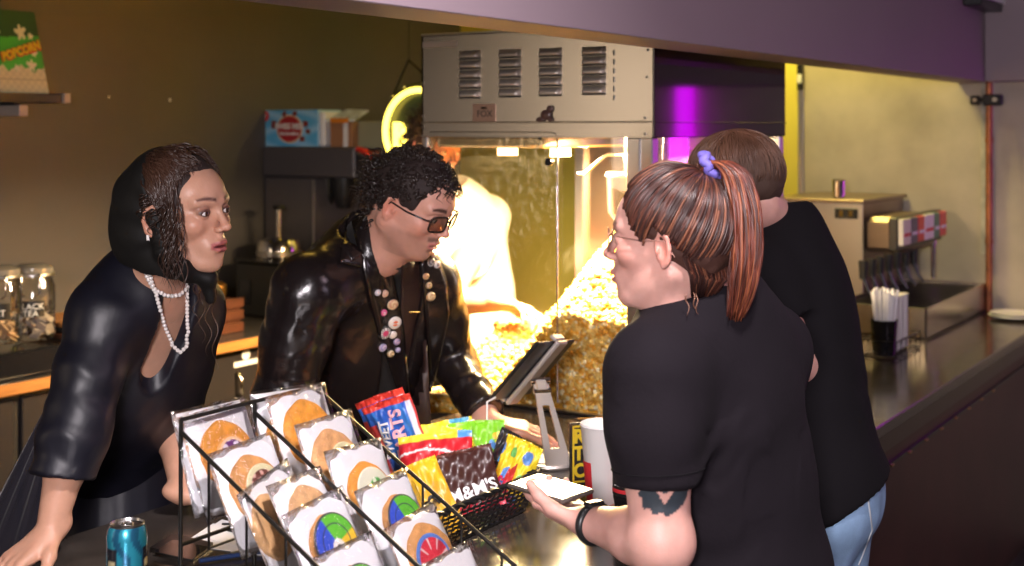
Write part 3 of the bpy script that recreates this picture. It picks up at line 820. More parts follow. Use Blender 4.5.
# wooden items right of the jars
b = at_y(52, 2.60, 352)
t = thing('wooden_tray', 'stacked dark wooden tray with an orange top board behind the woman', 'tray', b)
MB().box(b[0]-.02, b[0]+.24, 2.5, 2.72, BC+.001, BC+.085, b=.004).build('tray_box', m_darkwood, t)
MB().box(b[0]-.03, b[0]+.25, 2.49, 2.73, BC+.110, BC+.125, b=.004).build('top_board', m_wood, t)
MB().box(b[0]-.0, b[0]+.22, 2.51, 2.71, BC+.0855, BC+.1095, b=.004).build('middle_board', m_black, t)
b = at_y(219, 2.55, 328)
t = thing('wooden_crate', 'small reddish wooden crate between the woman and the black box', 'crate', (b[0], 2.55, BC))
for z in (0, .045, .09): MB().box(b[0]-.11, b[0]+.05, 2.47, 2.485, BC+.001+z, BC+.036+z, b=.002).build('slat', m_darkwood, t)
MB().box(b[0]-.11, b[0]+.05, 2.486, 2.62, BC+.001, BC+.12, b=.002).build('crate_body', m_darkwood, t)
o = MB().lathe([(0, 0), (.03, 0), (.036, .02), (.036, .05), (.02, .06), (0, .062)], 20, M4(t=(b[0]-.02, 2.54, BC+.1265))).build('brass_pot', mat('brass_pot', (.7, .40, .12), .3, metal=1), None, 40)
info(o, 'small brass pot on the reddish wooden crate', 'pot')
# black appliance box
GX = .60
ya_, yb_ = at_x(291, GX)[1], at_x(235, GX)[1]; gz = at_x(260, GX, 262)[2]
t = thing('black_grinder', 'low black appliance box with the steel pump pot on it', 'appliance', (GX+.1, (ya_+yb_)/2, BC))
MB().box(GX, GX+.26, ya_, yb_, BC+.001, gz-.004, b=.01).build('housing', m_black, t)
MB().box(GX-.006, GX+.262, ya_-.004, yb_+.004, gz-.0035, gz+.004, b=.002).build('top_plate', m_blackglass, t)
MB().box(GX-.006, GX-.0005, yb_-.09, yb_-.03, BC+.05, BC+.15, b=.002).build('front_panel', m_blackglass, t)
uz = gz+.0045; u = at_x(279, GX+.12, 260)
t = thing('steel_pump_pot', 'steel pump pot with a tall black plunger on the black appliance', 'pump pot', (u[0], u[1], uz))
U = M4(t=(u[0], u[1], uz))
MB().lathe([(0, 0), (.088, 0), (.09, .01), (.088, .05), (.078, .075), (.048, .086), (.02, .090), (0, .090)], 40, U).build('pot_body', m_chrome, t, 45)
MB().lathe([(.011, .088), (.011, .20), (0, .20)], 20, U).build('plunger_rod', m_chrome, t, 40)
MB().lathe([(.0, .198), (.02, .198), (.028, .205), (.024, .215), (.0, .218)], 20, U).build('plunger_knob', m_black, t, 40)
MB().lathe([(.089, .012), (.092, .015), (.092, .03), (.089, .033)], 40, U, caps=False).build('band', m_alu, t, 40)
# tall dark coffee machine, its side towards the camera
KX = .92
yy = lambda px, x=KX: at_x(px, x)[1]
zz_ = lambda py, px=300, x=KX: at_x(px, x, py)[2]
ztop, zmid = zz_(147), zz_(177)
y262, y354, y382, y313 = yy(262.5), yy(354), yy(382), yy(313)
t = thing('coffee_machine', 'tall grey coffee machine with a projecting top box', 'coffee machine', (KX+.2, 2.65, BC))
m_cgrey = mat('coffee_machine_grey', (.075, .066, .070), .4)
MB().box(KX, KX+.42, y354, y262, zmid, ztop, b=.008).build('top_box', m_cgrey, t)
MB().box(KX+.012, KX+.42, y382, y354-.002, zmid-.045, ztop-.008, b=.006).build('front_box', m_black, t)
MB().box(KX+.006, KX+.013, y382+.01, y354-.01, ztop-.03, ztop-.012, b=.001).build('brass_band', mat('band_metal', (.5, .38, .25), .3, metal=1), t)
MB().box(KX+.005, KX+.42, y313, y262-.006, BC+.001, zmid-.003, b=.008).build('column', m_cgrey, t)
MB().box(KX, KX+.006, y313-.004, y313+.004, BC+.02, zmid-.01).build('column_edge', m_alu, t)
MB().box(KX+.30, KX+.42, y382, y313-.005, BC+.001, zmid-.046, b=.004).build('far_panel', mat('coffee_brown', (.24, .12, .05), .4, var=.3), t)
MB().box(KX+.02, KX+.30, y382, y313-.005, BC+.001, BC+.05, b=.004).build('drip_base', m_black, t)
for px in (326, 344):
    x = KX+.12; y = yy(px, x); MB().lathe([(0, -.135), (.03, -.13), (.045, -.08), (.050, -.004)], 24, M4(t=(x, y, zmid-.0))).build('brew_funnel', m_black, t, 40)
for (pa_, pb_, qa, qb, m_) in ((321, 339, 193, 208, m_white), (321, 340, 210, 226, m_wplastic)):
    a = at_x(pa_, KX+.295, qa); b = at_x(pb_, KX+.295, qb); lbo = MB().box(KX+.292, KX+.299, b[1], a[1], b[2], a[2]).build('info_card', m_, t)
    MB().box(KX+.290, KX+.2925, b[1]+.010, a[1]-.010, b[2]+.012, a[2]-.012).build('card_print', mat('card_brown', (.30, .16, .12), .5) if qa == 193 else m_alu, lbo)
# red curved handle at the front of the machine
t = thing('red_handle', 'bright red curved handle hanging beside the coffee machine', 'handle', at_x(363, KX-.03, 153))
MB().tube([at_x(x, KX-.02, y) for x, y in ((357, 149), (361, 150), (366, 152), (370, 157), (372, 163), (371, 169))], [.010, .012, .013, .012, .010, .006], 10).build('grip', m_red, t, 60)
MB().cyl(at_x(357, KX-.02, 149), at_x(357, KX+.010, 149), .009).build('socket', m_black, t, 40)

# things on the coffee machine
BXx = KX+.03
ys0, ys1 = at_x(318, BXx)[1], at_x(261, BXx)[1]; zb = ztop+.001; zt = at_x(290, BXx, 110)[2]
t = thing('cocoa_box', 'light blue cocoa box with a red oval logo on the coffee machine', 'box', (BXx+.06, (ys0+ys1)/2, zb))
def cbox(u, v):
    return np.array((.22, .55, .85))+.12*math.sin(u*9+3*math.sin(v*7))*np.array((1, .8, .5))
n1, n2 = 60, 36; v = []; f = []; cc = []
for i in range(n1+1):
    for j in range(n2+1): v.append((BXx-.0012, ys1-(ys1-ys0)*i/n1, zb+(zt-zb)*j/n2)); cc.append(cbox(i/n1, j/n2))
for i in range(n1):
    for j in range(n2): k = i*(n2+1)+j; f.append((k, k+n2+1, k+n2+2, k+1))
bf = MB().add(v, f, None, cc).build('front_print', m_col, t)
MB().box(BXx, BXx+.15, ys0, ys1, zb, zt, b=.002).build('carton', mat('carton_blue', (.45, .68, .85), .5), t)
MB().box(BXx+.003, BXx+.148, ys0-.032, ys0-.0005, zb, zt-.008, b=.008).build('end_flap', m_white, t)
cy_, cz_ = (ys0+ys1)/2-.005, (zb+zt)/2-.003
BD = (0, -1, 0)
def disc(name, c, rx, rz, m_, par, n_=32):
    poly = [(rx*math.cos(q), rz*math.sin(q)) for q in np.linspace(0, 2*math.pi, n_, endpoint=False)]
    return MB().prism(poly, 0, .0012, facing(c, BD)).build(name, m_, par)
disc('logo_rim', np.array((BXx-.0015, cy_, cz_)), .074, .062, m_creamc_ if False else mat('cream_ink', (.80, .62, .40), .5), bf); disc('logo_oval', np.array((BXx-.0030, cy_, cz_)), .067, .055, mat('logo_red', (.42, .02, .03), .4), bf)
lettering('logo_lettering', 'SWISS MISS', .034, facing(np.array((BXx-.0050, cy_, cz_+.010)), BD), m_txtw, bf, bold=.0012, sx=.98)
lettering('flavour_lettering', 'Marshmallow', .020, facing(np.array((BXx-.0050, cy_, cz_-.020)), BD), m_txtw, bf, bold=.0005)
m_brown = mat('cocoa_brown', (.20, .03, .02), .4)
for dy, dz, r in ((.09, .018, .017), (-.090, .022, .015), (-.072, -.042, .013), (.030, .064, .012), (-.03, .066, .012), (-.105, -.01, .012)):
    q = np.array((BXx-.0012, cy_+dy, cz_+dz)); MB().box(-r, r, -r*.8, r*.8, 0, .003, facing(q, BD) @ M4(rotm((0, 0, 1), 35+dy*500)), b=.001).build('chocolate_piece', m_brown, bf)
disc('corner_badge', np.array((BXx-.0014, ys1-.026, zt-.026)), .023, .022, m_txtr, bf)
lettering('badge_lettering', '8', .028, facing(np.array((BXx-.0030, ys1-.026, zt-.026)), BD), m_txtw, bf)
# second carton, half open
X2 = KX+.04; ya_, yb_ = at_x(352, X2)[1], at_x(330, X2)[1]; zc = at_x(340, X2, 122)[2]
t = thing('open_carton', 'small brown and white carton with a folded flap beside the cocoa box', 'box', (X2+.06, (ya_+yb_)/2, zb))
MB().box(X2, X2+.12, ya_, yb_, zb, zc, b=.002).build('carton', mat('carton_brown', (.36, .17, .08), .6), t)
MB().box(X2-.003, X2-.0003, ya_+.02, ya_+.045, zb, zc).build('white_strip', m_white, t)
q = [(X2-.008, yb_+.02, zc+.002), (X2-.008, ya_-.02, zc+.002), (X2+.11, ya_-.0, zc+.045), (X2+.11, yb_+.0, zc+.05)]
MB().hexa(q, [tuple(np.array(p)+np.array((0, 0, .006))) for p in q]).build('flap', mat('flap_print', (.62, .70, .78), .5, var=.4, vscale=40), t)
MB().box(X2-.012, X2-.0085, ya_+.01, yb_-.01, zc-.004, zc+.016, b=.002).build('orange_mark', m_txto, t)
X3 = KX+.08; o = MB().box(X3, X3+.16, at_x(384, X3)[1], at_x(356, X3)[1], ztop-.007, at_x(370, X3, 121)[2], b=.006).build('pale_tub', mat('pale_green_plastic', (.32, .31, .19), .5), None)
info(o, 'pale olive tub on the coffee machine in front of the neon sign', 'tub')

# ------------------------------------------------------------------ neon sign
sc_ = P(419, 131, 5.12); sx_ = np.array((0, -1.0, 0)); sn = np.cross(sx_, UP); R0 = .168
t = thing('neon_sign', 'round yellow neon BAR sign hanging on straps beside the popcorn cabinet', 'neon sign', sc_)
SF = facing(sc_, sx_)
ringp = lambda r, z, n_=64: [tr(SF, (r*math.cos(q), r*math.sin(q), z)) for q in np.linspace(0, 2*math.pi, n_, endpoint=False)]
MB().lathe([(0, -.03), (R0+.022, -.03), (R0+.026, -.02), (R0+.026, -.008), (R0+.02, -.004), (0, -.004)], 64, SF).build('back_disc', mat('sign_disc', (.03, .045, .04), .25), t, 40)
MB().tube(ringp(R0-.006, .008), .0115, 10, True).build('neon_ring', m_neonw, t, 60)
MB().tube(ringp(R0+.02, -.004), .005, 8, True).build('rim', m_blackm, t, 60)
lettering('neon_lettering', 'BAR', .150, SF @ M4(t=(-.020, -.026, .012)), m_neonw, t, ext=.008, bold=.004, sx=.72)
ap = P(409, 60, 5.14)
for q in (2.55, .9): MB().tube([tr(SF, ((R0+.02)*math.cos(q), (R0+.02)*math.sin(q), -.01)), ap], .006, 6).build('strap', m_black, t, 60)
MB().cyl(ap-UP*.005, (ap[0], ap[1], 3.049), .0015, n=8).build('cord', m_black, t, 40)
for q in (2.3, 1.95):
    MB().ball(tr(SF, ((R0+.022)*math.cos(q), (R0+.022)*math.sin(q), .004)), .006, 8).build('stud', m_chrome, t, 60)

# ------------------------------------------------------------------ wall shelf with popcorn box, upper left
e = at_y(62, 2.74, 98)
t = thing('wall_shelf', 'short black wall shelf with a pale square end cap at the upper left', 'shelf', (e[0]-.3, 2.85, e[2]))
MB().box(e[0]-.9, e[0], 2.74, YB-.002, e[2]-.018, e[2]+.014, b=.002).build('board', m_black, t)
m_cap = mat('pale_end_cap', (.50, .40, .33), .5)
q = at_y(65, 2.735, 98); MB().box(e[0]+.0005, e[0]+.028, 2.728, YB-.002, e[2]-.018, e[2]+.016, b=.002).build('end_cap', m_cap, t)
q = at_y(24, 2.80, 111); MB().box(q[0]-.018, q[0]+.018, 2.80, YB-.002, q[2]-.018, q[2]+.020, b=.003).build('bracket_foot', m_cap, t)
MB().box(q[0]-.010, q[0]+.010, 2.84, YB-.002, q[2]+.02, e[2]-.018).build('bracket_arm', m_black, t)
zb = e[2]+.0145
a = at_y(-4, 2.78, 92); b = at_y(49, 2.78, 92); a2 = at_y(-4, 2.80, 9); b2 = at_y(34, 2.80, 9)
t = thing('popcorn_box', 'green and cream popcorn box standing on the wall shelf', 'box', ((a[0]+b[0])/2, 2.84, zb))
zt = a2[2]
MB().hexa([(a[0], 2.78, zb), (b[0], 2.78, zb), (b[0], 2.91, zb), (a[0], 2.91, zb)], [(a2[0]-.03, 2.80, zt), (b2[0], 2.80, zt), (b2[0], 2.90, zt), (a2[0]-.03, 2.90, zt)]).build('carton', mat('carton_dark_green', (.01, .05, .02), .5), t)
blobs = [(.62, .74, .10), (.10, .72, .07), (.82, .70, .045), (.84, .50, .055), (.75, .34, .08), (.45, .30, .05)]
def pbox(u, v):
    if v < .30+.03*math.sin(u*14)+.02*math.sin(u*37+1): c = np.array((.80, .70, .48))*(.92+.1*math.sin(u*47)*math.sin(v*61))
    elif v < .66+.05*u: c = np.array((.05, .42, .06))*(1-.45*abs(u-.5))
    else: c = np.array((.01, .06, .02))
    for bx, by, br in blobs:
        d = math.hypot((u-bx)*.75, v-by); a_ = math.atan2(v-by, u-bx)
        if d < br*(.75+.25*math.sin(5*a_+bx*9)): c = np.array((.86, .78, .62))
    if abs(v-.165) < .006: c = np.array((.45, .38, .26))
    return c
n1, n2 = 56, 84; v = []; f = []; cc = []
for i in range(n1+1):
    for j in range(n2+1):
        u_, w_ = i/n1, j/n2
        xl = a[0]+(a2[0]-.03-a[0])*w_; xr = b[0]+(b2[0]-b[0])*w_
        v.append((xl+(xr-xl)*u_, 2.78-.0008+.02*w_, zb+(zt-zb)*w_)); cc.append(pbox(u_, w_))
for i in range(n1):
    for j in range(n2): k = i*(n2+1)+j; f.append((k, k+n2+1, k+n2+2, k+1))
pf = MB().add(v, f, None, cc).build('front_print', m_col, t)
c = at_y(21.5, 2.782, 51)
lettering('lettering', 'POPCORN', .040, facing(c, unit((1, -.0, .33)), up=unit((-.33, 0, 1))), m_txty, pf, bold=.0022, sx=.82)
lettering('lettering_outline', 'POPCORN', .040, facing(c+np.array((0, .0016, -.002)), unit((1, -.0, .33)), up=unit((-.33, 0, 1))), m_txtr, pf, bold=.0052, sx=.82)
for px, py in ((109, 97), (170, 100)):
    c = at_y(px, YB-.002, py); o = MB().ball(c, .006 if px > 150 else .004, 10, sc=(1, .4, 1.3)).build('wall_screw', m_wplastic, None, 60)
    info(o, 'tiny pale screw head in the grey wall, the %s of two' % ('right' if px > 150 else 'left'), 'screw')
# ------------------------------------------------------------------ cookie rack (two sloping columns facing the customers)
def rk(y): return 1.214+(y-.50)*.560       # height of the rail at depth y
XL, XM, XR = -1.815, -1.655, -1.485
XC1, XC2 = -1.735, -1.570
t = thing('cookie_rack', 'sloping black wire rack holding wrapped cookies on the counter', 'rack', (-1.65, .25, CT))
YF, YR = .02, .50
for x in (XL, XM, XR):
    MB().tube([(x, YF, CT+.004), (x, YF, rk(YF)-.004), (x, YF+.01, rk(YF)), (x, YR, rk(YR)), (x, YR, rk(YR)+.018), (x, YR+.001, CT+.004)], .0034, 8).build('side_frame', m_blackm, t, 60)
for (x0, x1, y, z) in ((XL, XR, YR, rk(YR)+.018), (XL, XR, YR, CT+.12), (XL, XR, YF, rk(YF)), (XL, XR, YF, CT+.004)):
    MB().tube([(x0, y, z), ((x0+x1)/2, y, z), (x1, y, z)], .0034, 8).build('cross_wire', m_blackm, t, 60)
for k in range(6):
    y = YF+.03+k*.078; z = rk(y)-.135
    MB().tube([(XL, y, rk(y)), (XL, y, z), (XM, y, z), (XR, y, z), (XR, y, rk(y))], .0024, 6).build('step_wire', m_blackm, t, 60)

m_cookie = mat('baked_cookie', (.5, .25, .08), .65, attr=True, var=.16, vscale=80, bump=.35, bscale=120)
m_icing = mat('printed_icing', (.5, .5, .5), .35, attr=True)
m_card = mat('backing_card', (.84, .83, .86), .45)
def cookie_pack(M, base, deco, off, rc_, ri, label, group='wrapped cookies in the rack', w=.150, h=.165, cw=1.0):
    """M: x to the right, y up along the pack, z out of its face; origin at its centre"""
    t = thing('wrapped_cookie', label, 'wrapped cookie', tr(M, (0, -h/2, 0)), group)
    MB().box(-w*.46, w*.46, -h*.47, h*.47, -.0055, -.003, M, b=.001).build('backing_card', m_card, t)
    rc_ *= .90; ri = (ri[0]*.95, ri[1], ri[2]); off = (off[0], off[1]*.45)
    # cookie: disc with softly rounded edge
    n1, n2 = 10, 44; v = []; f = []; cc = []
    for i in range(n1+1):
        q = i/n1; r = rc_*math.sin(q*math.pi/2) if i < n1 else rc_
        for k in range(n2):
            a = 2*math.pi*k/n2; rr = r*(1+.025*math.sin(5*a+off[0]*90)+.015*math.sin(9*a))
            z = -.003+.011*(1-q**5)
            v.append((off[0]+rr*math.cos(a), off[1]+rr*math.sin(a), z))
            cc.append(np.array(base)*(1.05-.32*q**4+.10*math.sin(a*7+q*9)))
    for i in range(n1):
        for k in range(n2):
            k2 = (k+1) % n2; f.append((i*n2+k, (i+1)*n2+k, (i+1)*n2+k2, i*n2+k2))
    ck = MB().add(v, f, M, cc).build('cookie', m_cookie, t, 60)
    if deco is not None:
        n1, n2 = 22, 64; v = [(0, 0, .0098)]; f = []; cc = [deco(0, 0)]
        io = (off[0]+ri[1], off[1]+ri[2])
        v = [(io[0], io[1], .0098)]
        for i in range(1, n1+1):
            for k in range(n2):
                a = 2*math.pi*k/n2; r = ri[0]*i/n1; v.append((io[0]+r*math.cos(a), io[1]+r*math.sin(a), .0098-(.0015 if i == n1 else 0))); cc.append(deco(i/n1, a))
        for k in range(n2): f.append((0, 1+k, 1+(k+1) % n2))
        for i in range(n1-1):
            for k in range(n2):
                k2 = (k+1) % n2; a_ = 1+i*n2; f.append((a_+k, a_+n2+k, a_+n2+k2, a_+k2))
        MB().add(v, f, M, cc).build('icing_print', m_icing, ck, 60)
    # cellophane pillow with crimped edge
    n1, n2 = 22, 22; v = []; f = []
    for s_ in (1, -1):
        for i in range(n1+1):
            for j in range(n2+1):
                u, q = -1+2*i/n1, -1+2*j/n2
                z = s_*(.0125 if s_ > 0 else .006)*(max(0, 1-u**4)**.6)*(max(0, 1-q**4)**.6)+.0010*math.sin(u*9+off[0]*300)*math.sin(q*8+1)*(1-max(abs(u), abs(q))**6)
                v.append((u*w/2, q*h/2, z))
    for s_ in (0, 1):
        for i in range(n1):
            for j in range(n2):
                k = s_*(n1+1)*(n2+1)+i*(n2+1)+j; q = (k, k+n2+1, k+n2+2, k+1); f.append(q if s_ == 0 else q[::-1])
    MB().add(v, f, M).build('cellophane', m_film, t, 60)
    return t
O_, T_, D_ = (.76, .30, .035), (.66, .31, .10), (.70, .40, .19)
def dk_purple(r, a):
    x, y = r*math.cos(a), r*math.sin(a)
    if r > .9: return (.80, .35, .08)
    if r > .76: return (.85, .55, .35)
    return (.75, .68, .80) if (math.sin(x*9+2)*math.sin(y*8+1) > .25) else (.13, .03, .16)
def dk_brown(r, a):
    x, y = r*math.cos(a), r*math.sin(a)
    if r > .74: return (.72, .66, .40)
    return (.75, .45, .38) if math.sin(x*14+1)*math.sin(y*13) > .35 else (.14, .04, .03)
def dk_green(r, a):
    x, y = r*math.cos(a), r*math.sin(a)
    if math.hypot(x-.2, y-.1) < .42: return (.10, .42, .08) if math.sin(x*13)*math.sin(y*12) > -.3 else (.75, .8, .6)
    return (.82, .80, .62) if math.hypot(x+.1, y+.35) > .3 else ((.5, .08, .05) if math.sin(12*x+5*y) > 0 else (.1, .1, .1))
def dk_wheel(r, a):
    x, y = r*math.cos(a), r*math.sin(a); d = math.degrees(a) % 360
    if math.hypot(x-.02, y+.12) < .27: return (.84, .78, .72) if not (abs(x-.02) < .08 and abs(y+.10) < .06) else (.10, .05, .05)
    if abs(x) < .30 and -.62 < y < -.3: return (.75, .05, .07)
    if r > .95: return (.05, .05, .06)
    if abs(r-.62) < .02: return (.05, .06, .1)
    if 15 < d < 108: return (.14, .55, .05)
    if 108 <= d < 215: return (.05, .10, .62)
    if 215 <= d < 285: return (.80, .06, .08)
    return (.95, .60, .05)
def dk_star(r, a):
    x, y = r*math.cos(a), r*math.sin(a)
    if r > .84: return (.10, .22, .62)
    if math.hypot(x, y+.15) < .26: return (.20, .35, .70) if math.sin(x*16)*math.sin(y*15) > 0 else (.80, .78, .80)
    return (.85, .72, .72) if (math.sin(a*9) > .86 and r > .45) else (.74, .04, .07)
def dk_choc(r, a): return (.30, .08, .05) if r > .3 else (.75, .55, .45)
def dk_faces(r, a):
    x, y = r*math.cos(a), r*math.sin(a)
    return (.14, .22, .12) if math.sin(x*10+1)*math.sin(y*9+2) > 0 else (.70, .45, .30)
# (pixel of the pack centre, rack depth y, yaw tweak, lean, spin, cookie colour, print, cookie offset, radii, label)
def packM(px, py, y, yaw=0, lean=24, spin=0):
    c = at_x(px+2, (XC1 if y > 0 else XC2)+abs(y)-1, py+6)
    R = rotm((0, 0, 1), yaw) @ rotm((1, 0, 0), 90-lean) @ rotm((0, 0, 1), spin)
    return M4(R, c)
PK = [
 (218, 449, .990, -3, 20, 0, O_, dk_purple, (.004, -.010), .050, (.033, .004, -.012), 'back wrapped orange cookie mostly hidden behind the top one of the left column'),
 (226, 452, 1, -2, 22, 2, O_, dk_purple, (.002, .020), .056, (.035, .004, -.008), 'wrapped orange cookie with dark purple print, top of the left column'),
 (256, 487, 1, 0, 24, 3, T_, dk_brown, (.000, .022), .056, (.040, .010, -.006), 'wrapped tan cookie with cream ringed brown print, second in the left column'),
 (282, 520, .985, 10, 22, 8, (.70, .40, .18), dk_faces, (-.020, .022), .056, (.024, .022, -.002), 'wrapped tan cookie seen half from the side, left of the pair in mid column'),
 (314, 520, 1.01, 10, 30, -2, D_, dk_green, (.004, .022), .060, (.024, .014, -.006), 'wrapped bumpy tan cookie leaning right, right of the pair in mid column'),
 (332, 546, 1, 2, 26, 4, T_, dk_wheel, (.004, .020), .052, (.050, 0, 0), 'wrapped cookie printed blue, green, yellow and red, in the left column'),
 (361, 592, 1, 0, 28, 2, T_, dk_wheel, (.0, .012), .048, (.046, 0, 0), 'wrapped cookie cut by the bottom of the picture, left of the red star one'),
 (292, 430, -.985, -10, 18, -2, O_, dk_purple, (-.004, .000), .054, (.032, .004, -.012), 'wrapped orange cookie behind the top one of the right column'),
 (307, 431, -1, 0, 22, 0, O_, dk_purple, (.004, .016), .062, (.036, .012, -.014), 'wrapped large orange cookie with purple print, top of the right column'),
 (336, 459, -1, 2, 22, 0, (.70, .36, .15), dk_brown, (-.002, .014), .060, (.040, .014, -.010), 'wrapped tan cookie with dark brown ringed print, second in the right column'),
 (367, 487, -1, 0, 24, -2, O_, dk_green, (.004, .004), .054, (.042, .002, -.002), 'wrapped orange cookie with white and green print, third in the right column'),
 (399, 522, -1, 2, 26, 2, T_, dk_wheel, (.010, .014), .050, (.046, .0, 0), 'wrapped cookie printed blue and green, fourth in the right column'),
 (430, 557, -1, 2, 27, 4, T_, dk_star, (.006, .018), .060, (.047, -.006, -.008), 'wrapped tan cookie with red and blue star print at the right'),
 (463, 598, -1, 0, 28, 2, (.22, .08, .05), dk_choc, (.010, .014), .052, (.03, 0, 0), 'wrapped dark cookie at the bottom edge of the picture by the basket'),
]
for (px, py, y, yaw, lean, spin, base, deco, off, rc_, ri, lab) in PK:
    cookie_pack(packM(px, py, y, yaw, lean, spin), base, deco, off, rc_, ri, lab)

# ------------------------------------------------------------------ woven basket
BX0, BX1, BY0, BY1 = -1.47, -1.02, .34, .66
BH = .998
t = thing('woven_basket', 'black woven basket full of candy bags on the counter', 'basket', ((BX0+BX1)/2, (BY0+BY1)/2, CT))
mb = MB(); tp = .025
def bpt(u, z):        # point on the basket wall; u in 0..4 round the sides
    k = int(u) % 4; q = u-int(u); s_ = (z-CT)/(BH-CT); e = tp*(1-s_)
    x0, x1, y0, y1 = BX0+e, BX1-e, BY0+e, BY1-e
    return [(x0+(x1-x0)*q, y0), (x1, y0+(y1-y0)*q), (x1-(x1-x0)*q, y1), (x0, y1-(y1-y0)*q)][k]
for r in range(7):
    z = CT+.006+r*.0095; pts = []
    for i in range(176):
        u = i/44; x, y = bpt(u, z); k = int(u) % 4; w_ = .0022*(1 if (i//1+r) % 2 else -1); nx, ny = [(0, -1), (1, 0), (0, 1), (-1, 0)][k]
        pts.append((x+nx*w_, y+ny*w_, z))
    mb.tube(pts, .0026, 5, True)
mb.build('weave', m_black, t, 70)
mb = MB()
for i in range(88):
    u = i/22; x0, y0 = bpt(u, CT+.002); x1, y1 = bpt(u, BH-.004); mb.tube([(x0, y0, CT+.002), (x1, y1, BH-.004)], .0016, 4)
mb.build('upright', m_black, t, 70)
mb = MB()
for ph in (0, math.pi):
    pts = []
    for i in range(240):
        u = i/60; x, y = bpt(u, BH); pts.append((x+.004*math.sin(i*.8+ph), y+.004*math.cos(i*.8+ph), BH+.004*math.sin(i*.8+ph)))
    mb.tube(pts, .0042, 5, True)
mb.build('rim', m_black, t, 70)
MB().box(BX0+tp, BX1-tp, BY0+tp, BY1-tp, CT+.001, CT+.006).build('floor_panel', m_black, t)

# ------------------------------------------------------------------ candy bags
def bagM(px, py, d, up, nrm):
    """up: where the top of the bag points on the picture (right, up, depth); nrm: facing, same terms"""
    c = P(px, py, d); u = RT*up[0]+UP*up[1]+FW*up[2]; n_ = RT*nrm[0]+UP*nrm[1]+FW*nrm[2]
    u = unit(u); n_ = unit(n_-u*np.dot(n_, u)); x = np.cross(u, n_)
    M = np.eye(4); M[:3, 0] = x; M[:3, 1] = u; M[:3, 2] = n_; M[:3, 3] = c; return M
def candy_bag(M, w, h, puff, colf, label, texts=(), seed=0, teeth=True, group='candy bags in the basket'):
    t = thing('candy_bag', label, 'candy bag', tr(M, (0, -h/2, 0)), group)
    rs = np.random.RandomState(seed); ph = rs.rand(6)*6
    def zf(u, q):
        b_ = puff*(max(0, 1-abs(u)**2.6)**.6)*(max(0, 1-abs(q/.9)**3)**.7 if abs(q) < .9 else 0)
        cr = .0022*math.sin(6*u+4*q+ph[0])+.0018*math.sin(11*u-9*q+ph[1])+.0012*math.sin(21*u+3*q+ph[2])
        cr += .0030*math.sin(13*u+ph[3])*max(0, abs(q)-.55)
        return b_+cr
    bend = .012*math.sin(ph[4])
    n1, n2 = 44, 56; v = []; f = []; cc = []
    for s_ in (1, -1):
        for i in range(n1+1):
            for j in range(n2+1):
                u, q = -1+2*i/n1, -1+2*j/n2
                z = zf(u, q) if s_ > 0 else -zf(u*.98, q*.98)*.8-.0006
                if abs(u) > .999 or abs(q) > .999: z = zf(u, q) if s_ > 0 else zf(u, q)-.0005
                yy = q*h/2*(1-.035*abs(u))
                if teeth and abs(q) > .999: yy -= math.copysign(.002*(i % 2), q)
                v.append((u*w/2*(1-.05*max(0, 1-abs(q))), yy, z+bend*(q*q))); cc.append(colf(.5+u/2, .5+q/2))
    m_ = (n1+1)*(n2+1)
    for s_ in (0, 1):
        for i in range(n1):
            for j in range(n2):
                k = s_*m_+i*(n2+1)+j; q = (k, k+n2+1, k+n2+2, k+1); f.append(q if s_ == 0 else q[::-1])
    body = MB().add(v, f, M, cc).build('wrapper', m_col, t, 70)
    for (s_, u0, q0, size, mt, rot, bold, sx) in texts:
        cr_, sr_ = math.cos(math.radians(rot)), math.sin(math.radians(rot))
        def wp(V):
            x = V[:, 0]*cr_-V[:, 1]*sr_+u0*w/2; y = V[:, 0]*sr_+V[:, 1]*cr_+q0*h/2
            o = np.empty_like(V); o[:, 0] = x; o[:, 1] = y
            o[:, 2] = [zf(min(.97, max(-.97, a/(w/2))), min(.97, max(-.97, b/(h/2))))+bend*(b/(h/2))**2 for a, b in zip(x, y)]; o[:, 2] += V[:, 2]+.0016; return o
        lettering('lettering', s_, size, M, mt, body, ext=.0004, warp=wp, bold=bold, sx=sx)
    return t
def dots(cols, n, seed, rmin=.03, rmax=.06, box_=(0, 1, 0, 1)):
    r = np.random.RandomState(seed); L = [(box_[0]+r.rand()*(box_[1]-box_[0]), box_[2]+r.rand()*(box_[3]-box_[2]), rmin+r.rand()*(rmax-rmin), cols[r.randint(len(cols))]) for _ in range(n)]
    def g(u, v, asp=1.2):
        for a, b, q, c in L:
            if math.hypot(u-a, (v-b)*asp) < q: return c
        return None
    return g
RB = [(.75, .05, .05), (.95, .55, .03), (.90, .80, .05), (.10, .5, .10), (.05, .20, .65), (.35, .05, .45)]
d1 = dots(RB, 16, 1, .05, .08, (.05, .75, .02, .40))
def c_skit(u, v):
    q = d1(u, v)
    if q and v < .40: return q
    if v > .86: return (.85, .75, .05) if u < .8 else (.1, .35, .8)
    if abs(v-.66-.06*math.sin(u*5)) < .018: return (.85, .8, .8)
    return (.62, .02, .03)
def c_mmb(u, v):
    if v < .13: return (.55, .03, .06)
    return (.055, .018, .014) if v < .93 else (.10, .03, .02)
def c_mmy(u, v):
    if (u-.8)**2+(v-.5)**2 < .03: return (.85, .45, .04)
    return (.92, .52, .02)
d2 = dots([(.75, .05, .05), (.95, .55, .03), (.10, .25, .65), (.9, .8, .1)], 14, 5, .04, .07, (.0, .30, .1, .8))
d3 = dots([(.1, .3, .7), (.9, .5, .05), (.9, .85, .2), (.2, .6, .1)], 16, 6, .03, .06, (.72, 1, .1, .75))
